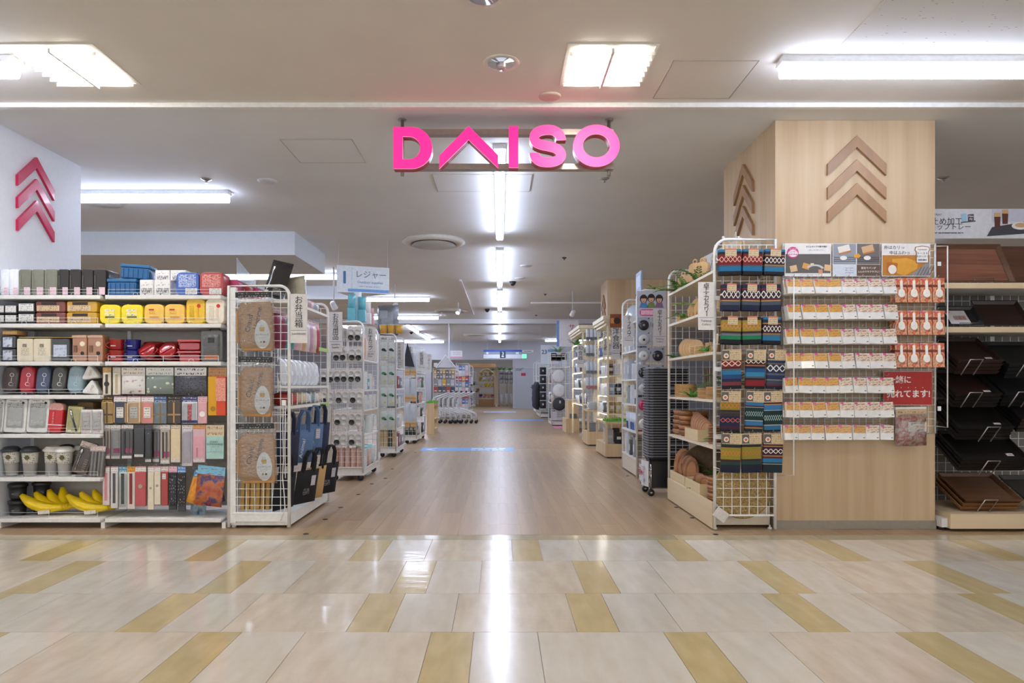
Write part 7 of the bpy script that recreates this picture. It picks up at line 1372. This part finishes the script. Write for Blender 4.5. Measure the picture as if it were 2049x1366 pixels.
# ---- oak cabinets with lit shelves
CAB = WOOD('#c9ab80', '#dcc29a', 'Z', .8, .5); CREAM = C('#e3d6b6', .5)
def lit_cabinet(label, x0, x1, y0, y1, ztop, zs, zbase):
    o = thing('lit_cabinet', label, 'cabinet', (0, 0, 0))
    ob('crown', MB().box(x0-.07, x1, y0-.07, y1+.05, ztop-.02, ztop+.04).box(x0-.05, x1, y0-.05, y1+.03, ztop-.06, ztop-.02).box(x0-.02, x1, y0-.02, y1, ztop-.1, ztop-.06), CREAM, o)
    for (x, y) in ((x0, y0), (x1-.03, y0), (x0, y1-.03), (x1-.03, y1-.03)): ob('post', MB().box(x, x+.03, y, y+.03, zbase, ztop-.1), CREAM, o)
    for z in zs:
        s = ob('shelf_board', MB().box(x0+.002, x1-.002, y0+.002, y1-.002, z-.02, z), CREAM, o)
        ob('shelf_light', MB().box(x0+.02, x0+.035, y0+.05, y1-.05, z-.028, z-.0205), EM('#fff8ee', 9.), s)
    ob('back', MB().box(x1-.012, x1-.002, y0+.03, y1-.03, zbase, ztop-.1), C('#e8e4da', .5), o)
    ob('front_grid', s_grid(round(x1-x0-.06, 3), round(ztop-zbase-.15, 3), .07, .002), WIRE, o, ((x0+x1)/2, y0+.02, zbase))
    return o
def box_stand(label, x0, x1, y0, y1, h, openz):
    o = thing('box_stand', label, 'display stand', (0, 0, 0)); t = .03
    ob('top', MB().box(x0, x1, y0, y1, h-t, h), CAB, o); ob('bottom', MB().box(x0, x1, y0, y1, .02, openz), CAB, o)
    for (x, y) in ((x0, y0), (x1-t, y0), (x0, y1-t), (x1-t, y1-t)): ob('post', MB().box(x, x+t, y, y+t, openz, h-t), CAB, o)
    ob('plinth', MB().box(x0+.03, x1-.03, y0+.03, y1-.03, 0, .02), DARK, o); return o
st1 = box_stand('open oak box stand holding dishes under the first lit cabinet', 1.515, 1.9, 9.78, 10.75, .52, .2)
cb1 = lit_cabinet('cream lit cabinet of western tableware, nearer one', 1.62, 1.95, 10.3, 11.35, PZ(640, 10.3)+.02, [.62, .9, 1.2, 1.5, 1.8], .53)
st2 = box_stand('open oak box stand stacked with white plates, farther one', 1.515, 1.95, 12.15-.35, 12.4, .62, .24)
cb2 = lit_cabinet('cream lit cabinet of tableware with greenery, farther one', 1.5, 1.96, 12.42, 14.2, PZ(655, 12.42), [.7, 1.0, 1.3, 1.6, 1.86], .05)
vsign('洋食器', ['Tableware'], 1206, 1222, 662, 719, 10.4, 'white category board reading western tableware on the nearer lit cabinet side', .1, .03)
vsign('洋食器', ['Tableware'], 1224, 1241, 653, 719, 10.22, 'white category board reading western tableware on the nearer lit cabinet front', .11, .03)
vsign('洋食器', ['Tableware'], 1190, 1205, 680, 723, 11.4, 'white category board reading western tableware between the lit cabinets', .09, .028)
vsign('和食器', ['Tableware'], 1155, 1168, 690, 735, 12.4, 'white category board reading Japanese tableware on the farther lit cabinet', .09, .028)
put('poster', [('sheet', s_card(.17, .2, .004), C('#8f4a26', .4)), ('picture', s_disc(.05, .002, 18), C('#3a2a24', .3), (.02, -.003, .1)), ('picture', s_card(.05, .08), C('#d08a4c', .4), (-.05, -.003, .06))], (PX(1232, 10.2), 10.2, PZ(655, 10.2)), (0,0,0), 'brown coffee picture board under the nearer cabinet crown', 'poster')
PALD = [('#e4e4e4', 'white'), ('#d2d6da', 'pale grey'), ('#3f5a8c', 'blue patterned'), ('#e6e2da', 'ivory'), ('#4a4c52', 'dark grey'), ('#cfd8dc', 'glassy')]
fill_side(-1, 1.62, 10.36, 11.3, [.621, .901, 1.201, 1.501], 'of nearer lit cabinet', PALD, ('cup', 'plate', 'box'), .17, .15)
fill_side(-1, 1.5, 12.5, 14.1, [.701, 1.001, 1.301, 1.601], 'of farther lit cabinet', PALD, ('plate', 'cup', 'cup'), .17, .2)
for k, (x, z, c, nm) in enumerate(((1.68, 1.201, '#5a3f2c', 'brown'), (1.78, 1.201, '#d8d8da', 'white'), (1.7, .901, '#8a9ab0', 'blue'), (1.8, .901, '#2e3036', 'black'), (1.7, .621, '#a8824a', 'straw'), (1.8, .621, '#c9a86c', 'tan'), (1.7, 1.501, '#b9bec8', 'silver'), (1.8, 1.501, '#7a4a30', 'rust'))):
    put('tableware_box', [('body', s_rbox(.09, .07, .17, .006, .004), C(c, .4, coat=.2)), ('label', s_card(.06, .05), FINE('#e4e0da', '#6a6660', 3), (0, -.036, .06))], (x, 10.375, z+.001), (0,0,0), '%s boxed tableware seen through the nearer cabinet front' % nm, 'box')
@lru_cache(None)
def s_plate(r=.11): return MB().lathe([(.0, 0), (r*.6, 0), (r, .014), (r*.97, .017), (r*.6, .005), (0, .004)], 20).mesh()
PW = C('#e2e4e6', .2, coat=.5); PGR = C('#aeb6be', .25, coat=.4)
for j, (x, y) in enumerate(((1.632, 11.98), (1.838, 12.02))):
    for k in range(9): tag(ob('plate', s_plate(.1), PW if j else PGR, None, (x, y, .241+.017*k), (0, R(6*(k % 2)), 0) if 0 else (0,0,0)), '%s plate in the oak box stand, %s up' % (('pale grey', 'white')[j], ORD[k]), 'plate', 'plates in the oak box stand')
for j, (x, y) in enumerate(((1.62, 11.95), (1.83, 12.0))):
    for k in range(8): tag(ob('plate', s_plate(.1), PGR if j else PW, None, (x, y, .621+.017*k)), '%s plate stacked on top of the oak box stand, %s up' % (('white', 'pale grey')[j], ORD[k]), 'plate', 'plates on the oak box stand')
for i in range(4):
    for j in range(4):
        Yf = 12.365; px = 1176+8*j; py = (668, 700, 735, 765)[i]
        put('glass_pack', [('body', s_pillow(.068, .05, .22, 4, 5, .001, 61), C('#c3cad2', .15, coat=.7)), ('card', s_card(.064, .05), FINE('#3c4048' if i < 3 else '#a84840', '#c8ccd2', 3), (0, -.027, .02))], (PX(px, Yf), Yf, PZ(py+14, Yf)), (0,0,0), 'clear glass pack on the farther lit cabinet, %s row, %s from left' % (ORD[i], ORD[j]), 'packet', 'clear glass packs')
GRASS = C('#6aa83a', .6, var=.3, nscale=30)
def grassmat(name, label, x0, x1, y0, y1, z):
    rd = random.Random(5); b = MB()
    for i in range(260):
        x, y = rd.uniform(x0, x1), rd.uniform(y0, y1); h = rd.uniform(.03, .07); a = rd.uniform(0, PI); dx, dy = .006*math.cos(a), .006*math.sin(a); b.add([(x-dx, y-dy, z), (x+dx, y+dy, z), (x+rd.uniform(-.02, .02), y+rd.uniform(-.02, .02), z+h)], [(0, 1, 2)])
    b.box(x0, x1, y0, y1, z, z+.006); o = tag(ob(name, b, GRASS), label, 'artificial grass'); o['kind'] = 'stuff'; return o
grassmat('artificial_grass', 'bright green artificial grass on the nearer oak box stand', 1.53, 1.62 if 0 else 1.88, 9.8, 10.2, .521)
fern('leafy green plant by the crown of the farther lit cabinet', 1.53, 12.55, PZ(705, 12.4), .25, 16, 33, LEAF2, .05, .3); fern('second leafy plant at the farther lit cabinet edge', 1.47, 12.9, PZ(690, 12.6), .25, 14, 34, LEAF, .05, .3)
for k, (x, y, c, nm, h) in enumerate(((1.6, 9.95, '#b9bcc0', 'grey', .2), (1.72, 9.9, '#1f1f22', 'black', .16), (1.82, 9.92, '#ded6c4', 'cream', .24), (1.62, 10.3, '#c9c4ba', 'stone', .22), (1.75, 10.3, '#3c3836', 'dark', .2))):
    put('dish_box', [('body', s_rbox(.1, .1, h, .006, .004), C(c, .4)), ('label', s_card(.06, .04), FINE('#e2ded8', '#77736e', 3), (0, -.052, h*.4))], (x, y, .201), (0,0,0), '%s box inside the nearer oak box stand' % nm, 'box')
# ---- further right racks
b5 = tag(ob('plinth_block', MB().box(1.46, 1.75, 15.0, 15.9, 0, .31).box(1.53, 1.75, 15.2, 15.9, .31, .7), CAB), 'stepped oak plinth beyond the lit cabinets', 'plinth')
for k in range(6): tag(ob('plate', s_plate(.09), C('#8f969e', .25, coat=.4), None, (1.495 if 0 else 1.56, 15.1, .311+.017*k) if 0 else (1.62, 15.095, .312+.017*k)), 'grey plate on the stepped oak plinth, %s up' % ORD[k], 'plate', 'grey plates on the plinth')
Y5 = 17.6
HX0, HX1 = PX(1103, Y5), PX(1135, Y5)
rkH = aisle_rack('white wire rack of round cushions far on the right', HX0, HX1, Y5, 18.8, PZ(705, Y5), [.16, .6, 1.1, 1.5], -1, castors=False, zb=.05, step=.08)
for k, (py, c, nm) in enumerate(((752, '#e4e4e4', 'upper white'), (781, '#e6e6e6', 'lower white'), (808, '#3c3e44', 'dark grey'))):
    put('round_cushion', [('pad', s_lathe(((.0, .05), (.12, .05), (.165, .03), (.172, 0)), 28), C(c, .7)), ('tag', s_card(.04, .07), FINE('#e6e4e0', '#888480', 3), (.02, -.052, .02))], (PX(1119, Y5-.05), Y5-.02, PZ(py, Y5)), (0,0,0), '%s round cushion on the far right rack' % nm, 'cushion').rotation_euler = (0, 0, 0)
for o in [x for x in bpy.data.objects if x.name.startswith('pad')]: o.rotation_euler = (R(90), 0, 0)
for i in range(2):
    for j in range(3): put('wall_pack', [('body', s_rbox(.13, .04, .18, .006, .004), C(('#8a5a40', '#2e2e34', '#c9ccd2')[(i+j) % 3], .4)), ('label', s_card(.1, .05), FINE('#e0dcd6', '#6a6660', 3), (0, -.021, .1))], (PX(1108+10*j, Y5-.04), Y5-.045, PZ((728, 738)[i]-12*i+(-6), Y5)), (0,0,0), 'small pack above the round cushions, %s row, %s from left' % (('lower', 'upper')[i], ORD[j]), 'packet')
PALX = [('#d8d8dc', 'white'), ('#4a4c56', 'charcoal'), ('#a8463c', 'red'), ('#c8b49a', 'beige'), ('#7a8aa0', 'blue grey'), ('#e0d2c8', 'cream')]
fill_side(-1, HX0, Y5+.06, 18.7, [.161, .601, 1.101], 'of far right cushion rack', PALX, ('box', 'bag', 'cup'), .26, .2)
fern('green plant on the far right cushion rack', HX0+.2, Y5+.3, PZ(705, Y5)+.02, .3, 12, 41, LEAF2, .05, .3)
X6, Y6 = PX(1080, 22), 22.
rkI = aisle_rack('white wire rack of dark clothing at the far right', X6, X6+.5, Y6, 24.2, PZ(722, Y6), [.2, .7, 1.2], -1, castors=False, zb=.05, step=.09)
for k, (y, c, nm, h) in enumerate(((22.2, '#16171d', 'black', .9), (22.7, '#1e2438', 'navy', .8), (23.2, '#26262c', 'charcoal', .9), (23.7, '#2c3c60', 'blue', .7))): tag(ob('hanging_garment', s_pillow(.42, .14, h, 6, 8, .01, 70+k, .3), C(c, .8), None, (X6-.075, y, .25), (0, 0, R(-80))), '%s long garment hanging on the far right clothing rack' % nm, 'garment')
for k in range(5): put('black_pouch', [('body', s_pillow(.2, .06, .24, 4, 5, .004, 75), C('#23242a', .6)), ('tag', s_card(.05, .06), FINE('#d8d4d0', '#77736e', 3), (0, -.034, .1))], (X6+.1, Y6-.05, .3+.27*k), (0,0,0), 'dark pouch on the end of the far right clothing rack, %s up' % ORD[k], 'pouch', 'dark pouches')
rkJ = aisle_rack('farthest white wire rack before the service door', PX(1072, 26), PX(1072, 26)+.5, 26., 27.8, PZ(722, 26), [.2, .6, 1.0, 1.4], -1, castors=False, zb=.05, step=.1)
fill_side(-1, PX(1072, 26), 26.1, 27.7, [.201, .601, 1.001], 'of farthest right rack', PALX, ('box', 'bag'), .3, .3)
put('blue_panel', [('board', s_box(.5, .03, .62), C('#e2dfe2', .4)), ('edge', s_box(.06, .032, .62), C('#6f9ad0', .4), (-.25, 0, 0)), ('hanging_wire', MB().tube([(0, 0, .6), (0, 0, ZS-PZ(693, 16.4))], .006, 4).mesh(), STEEL), ('lettering', s_text('サ', .15, .001), C('#c23a5a', .5), (.08, -.02, .46))], (PX(1141, 15.95), 16.4, PZ(693, 16.4)), (0,0,0), 'white board with red lettering and blue edge behind the lit cabinets', 'board')
rkK = aisle_rack('white rack behind the stepped oak plinth', 1.66, 2.2, 16.2, 17.4, PZ(700, 16.2), [.2, .7, 1.1, 1.5], -1, castors=False, zb=.05, step=.08)
# ================================================================ FAR LEFT
o = thing('grass_stand', 'slim oak stand topped with artificial grass beyond the fourth left rack', 'display stand', (0, 0, 0))
ob('frame', MB().box(-1.56, -1.4, 14.55, 14.6, 0, .66).box(-1.56, -1.4, 15.4, 15.45, 0, .66).box(-1.56, -1.4, 14.6, 15.4, .6, .66).box(-1.56, -1.4, 14.6, 15.4, 0, .1).box(-1.56, -1.4, 14.6, 15.4, .3, .33), CAB, o)
grassmat('artificial_grass', 'artificial grass tuft on the slim oak stand at the left', -1.57, -1.39, 14.56, 15.44, .661)
CARTW = C('#dcdee2', .3)
def cart(label, x, y):
    o = thing('shopping_trolley', label, 'trolley', (x, y, 0), (0,0,0), 'nested shopping trolleys')
    for s in (-.24, .24):
        ob('side_frame', MB().tube([(.5, s, .86), (.04, s, .7), (.0, s, .65), (.0, s, .46), (.04, s, .42), (.45, s, .28), (.5, s, .23), (.5, s, .09)], .017, 6).tube([(.06, s, .41), (.06, s, .09)], .014, 6).tube([(.06, s, .16), (.5, s, .16)], .01, 6), CARTW, o)
        for xx in (.06, .5): ob('wheel', s_lathe(((.0, -.014), (.04, -.014), (.045, 0), (.04, .014), (0, .014)), 12), DARK, o, (xx, s, .046), (R(90), 0, 0))
    ob('handle', MB().tube([(.5, -.26, .87), (.5, .26, .87)], .022, 8), C('#24262c', .4), o)
    ob('basket_rest', MB().tube([(0, -.24, .5), (0, .24, .5)], .01, 5).tube([(.3, -.24, .33), (.3, .24, .33)], .01, 5), CARTW, o)
for k in range(6): cart('shopping trolley in the nested row, %s from left' % ORD[k], -1.83+.137*k, 18.8)
put('hanging_pennant', [('cloth', MB().add([(-.02, 0, 0), (.02, 0, 0), (.035, 0, .9), (-.01, 0, 1.0), (-.02, .02, 0), (.02, .02, 0), (.035, .02, .9), (-.01, .02, 1.0)], [(0, 1, 2, 3), (5, 4, 7, 6), (0, 3, 7, 4), (1, 5, 6, 2), (0, 4, 5, 1), (3, 2, 6, 7)]).mesh(), C('#dcdce0', .6)), ('wire', MB().tube([(0, .01, .95), (0, .01, ZS-PZ(718, 20))], .008, 4).mesh(), STEEL)], (PX(898, 20), 20, PZ(718, 20)), (0,0,0), 'narrow white pennant hanging above the trolleys', 'pennant')
X7, Y7 = PX(866, 21.), 21.
rkL = aisle_rack('dark goods rack behind the shopping trolleys', X7, PX(912, 21), Y7, 22.5, PZ(737, 21), [.3, .8, 1.1, 1.35, 1.5], 1, castors=False, zb=.05, step=.1)
for i, (py, n, cs) in enumerate(((734, 5, ('#e4e2e0', '#3a3c44', '#d8d8dc')), (748, 7, ('#a89a86', '#c9a24c', '#6a6460')), (757, 7, ('#6c6a72', '#8c8a92', '#c8b8a0')), (772, 5, ('#8a8c94', '#b9bcc4', '#d0a43c')), (785, 5, ('#4a4c56', '#a83a34', '#36445c')))):
    for j in range(n):
        w_ = 42/n; px = 868+w_*(j+.5)
        put('display_pack', [('body', s_rbox(round(w_*.9*Y7/F, 3), .06, (.12, .13, .12, .2, .17)[i], .008, .006), C(cs[(i+j) % 3], .5)), ('label', s_card(round(w_*.6*Y7/F, 3), .04), FINE('#e0dcd8', '#6a6870', 2), (0, -.031, .03))], (PX(px, Y7), Y7-.04, PZ(py, Y7)), (0,0,0), 'small pack on the rack behind the trolleys, %s row, %s from left' % (ORD[i], ORD[j]), 'packet')
put('house_frame', [('rail', MB().tube([(-.3, 0, 0), (0, 0, .38), (.3, 0, 0)], .03, 4).mesh(), C('#e4e4e6', .5)), ('panel', MB().prism([(-.26, 0), (.26, 0), (0, .34)], -.01, .01).mesh(), C('#d2d2d6', .5))], (PX(892, 20.9), 20.9, PZ(737, 20.9)+.03), (0,0,0), 'white peaked house-shaped frame on top of the rack behind the trolleys', 'frame')
Y8 = 23.5
rkM = aisle_rack('white rack of mixed coloured packs beyond the trolleys', PX(912, Y8), PX(940, Y8), Y8, 26.5, PZ(727, Y8), [.3, .7, 1.1, 1.4], 1, castors=False, zb=.05, step=.1)
cols8 = ('#d8dce4', '#c84a5a', '#5a7ac0', '#e0b0b8', '#d8a04a', '#8aa0b8', '#e4e4e6', '#b8485c', '#d8d0d8')
for i in range(8):
    for j in range(4):
        put('display_pack', [('body', s_rbox(.1, .04, .17, .006, .004), C(cols8[(i*5+j*3) % 9], .5)), ('label', s_card(.07, .05), FINE('#e2e0e0', '#77707a', 2), (0, -.021, .05))], (PX(915+6.4*j, Y8), Y8-.045, .22+.19*i), (0,0,0), 'coloured pack on the end grid beyond the trolleys, %s row up, %s from left' % (ORD[i], ORD[j]), 'packet', 'coloured packs on the far end grid')
fill_side(1, PX(940, Y8), Y8+.1, 26.4, [.301, .701, 1.101], 'of far left mixed rack', [('#e2e2e6', 'white'), ('#c8585c', 'red'), ('#6a88c0', 'blue'), ('#e0b4bc', 'pink')], ('box', 'bag'), .28, .3)
# flower room
YF = 33.4
o = thing('flower_stand', 'oak tiered stand of artificial flowers seen through the far opening', 'display stand', (0, 0, 0))
fx0, fx1 = PX(957, YF), PX(989, YF)
for k, z in enumerate((.42, .66, .95, 1.25, 1.5)): ob('tier', MB().box(fx0, fx1, YF-.25+.06*k, YF+.3, z-.04, z), CAB, o)
ob('front', MB().box(fx0+.03, fx1-.03, YF-.2, YF-.16, .02, .36), WOOD('#a5723e', '#bb8a54', 'X', .8), o)
for x in (fx0, fx1-.04): ob('post', MB().box(x, x+.04, YF+.1, YF+.3, 0, 1.75), CAB, o)
ob('arch', MB().tube([(fx0+.05+(fx1-fx0-.1)*t/8, YF, 1.6+.22*math.sin(PI*t/8)) for t in range(9)], .05, 6), C('#b9a06a', .7), o)
def bloom(label, x, y, z, col, r, seed):
    rd = random.Random(seed); o = thing('flower_bunch', label, 'flowers', (x, y, z)); b = MB()
    for i in range(16):
        px_, py_, pz_ = rd.uniform(-r, r)*.3, rd.uniform(-.1, .05), rd.uniform(.05, .15); b.lathe([(0, -.02), (.06, .0), (.068, .02), (.03, .032), (0, .025)], 7, (px_, py_, pz_))
    ob('blossom', b, C(col, .6, var=.2), o); ob('leaves', frond(6, .085, seed, .02, .4), LEAF, o)
for k, (px, z, c, nm) in enumerate(((962, .425, '#5a3aa8', 'violet'), (970, .425, '#d88a90', 'pink'), (978, .425, '#e0a878', 'peach'), (985, .425, '#c8606c', 'rose'), (962, .955, '#d8d4c8', 'white'), (972, .955, '#e8c816', 'golden'), (978, .955, '#ecd020', 'lemon'), (985, .955, '#e2c218', 'yellow'),
        (961, 1.255, '#c8a23c', 'ochre'), (969, 1.255, '#e6e2d8', 'ivory'), (978, 1.255, '#d8d4c4', 'cream'), (985, 1.255, '#e0dcd0', 'pearl'), (963, 1.505, '#b99a5c', 'straw'), (972, 1.505, '#c9b080', 'wheat'), (981, 1.505, '#a8884c', 'bronze'), (956, .7, '#b88a44', 'amber'))):
    bloom('%s artificial flower bunch on the oak stand in the flower room' % nm, PX(px, YF), YF-.02, z, c, .1, 80+k)
tag(ob('oak_post', MB().box(PX(991, 32.9), PX(996, 32.9), 32.9, 33.1, 0, 1.86), CAB), 'upright oak post right of the flower stand', 'post')
o = thing('vase_shelf', 'dark framed shelves of white pots right of the flower stand', 'shelving', (0, 0, 0)); vx0, vx1 = PX(998, 33), PX(1030, 33)
for z in (.14, .95, 1.12, 1.35, 1.6): ob('shelf_board', MB().box(vx0, vx1, 33.0, 33.4, z-.03, z), CAB if z < 1.2 else C('#4a4a4e', .5), o)
for x in (vx0, (vx0+vx1)/2, vx1-.02): ob('upright', MB().box(x, x+.02, 33.36, 33.4, 0, 1.75), C('#55565a', .5), o)
for i, z in enumerate((.141, 1.121, 1.351, 1.601)):
    for j in range(3): put('flower_pot', [('pot', s_lathe(((.0, 0), (.07, 0), (.09, .17 if i else .5), (.08, .17 if i else .5)), 14), C('#dcdee2', .4)), ('soil', s_lathe(((.0, .15 if i else .48), (.082, .15 if i else .48)), 14), C('#4a3c30', .8))], (vx0+.14+.24*j, 33.2, z), (0,0,0), 'white pot on the dark framed shelves, %s shelf up, %s from left' % (ORD[i], ORD[j]), 'pot', 'white pots')
for k, (px, z) in enumerate(((987, 1.75), (1000, 1.78), (1008, 1.78), (1020, 1.78))): fern('trailing green plant in the flower room, %s from left' % ORD[k], PX(px, 33), 33.15, z, .3, 14, 95+k, LEAF, .06, .5)
rkN = aisle_rack('dark plant rack at the left of the flower room', PX(938, 33), PX(952, 33), 33., 34., 1.7, [.3, .7, 1.1], 1, castors=False, zb=.05, step=.1)
tag(ob('foliage_plant', frond(40, .5, 120, .06, .5), C('#2e4a2c', .6, var=.3), None, (PX(945, 32.8), 32.8, 1.0)), 'dark green foliage mass left of the flower stand', 'plant')
tag(ob('oak_canopy', MB().box(PX(940, 33.6), PX(992, 33.6), 33.6, 34.2, 1.9, 2.1), WOOD('#b98a5c', '#cfa274', 'X', .8)), 'oak panel above the flower stand', 'panel')
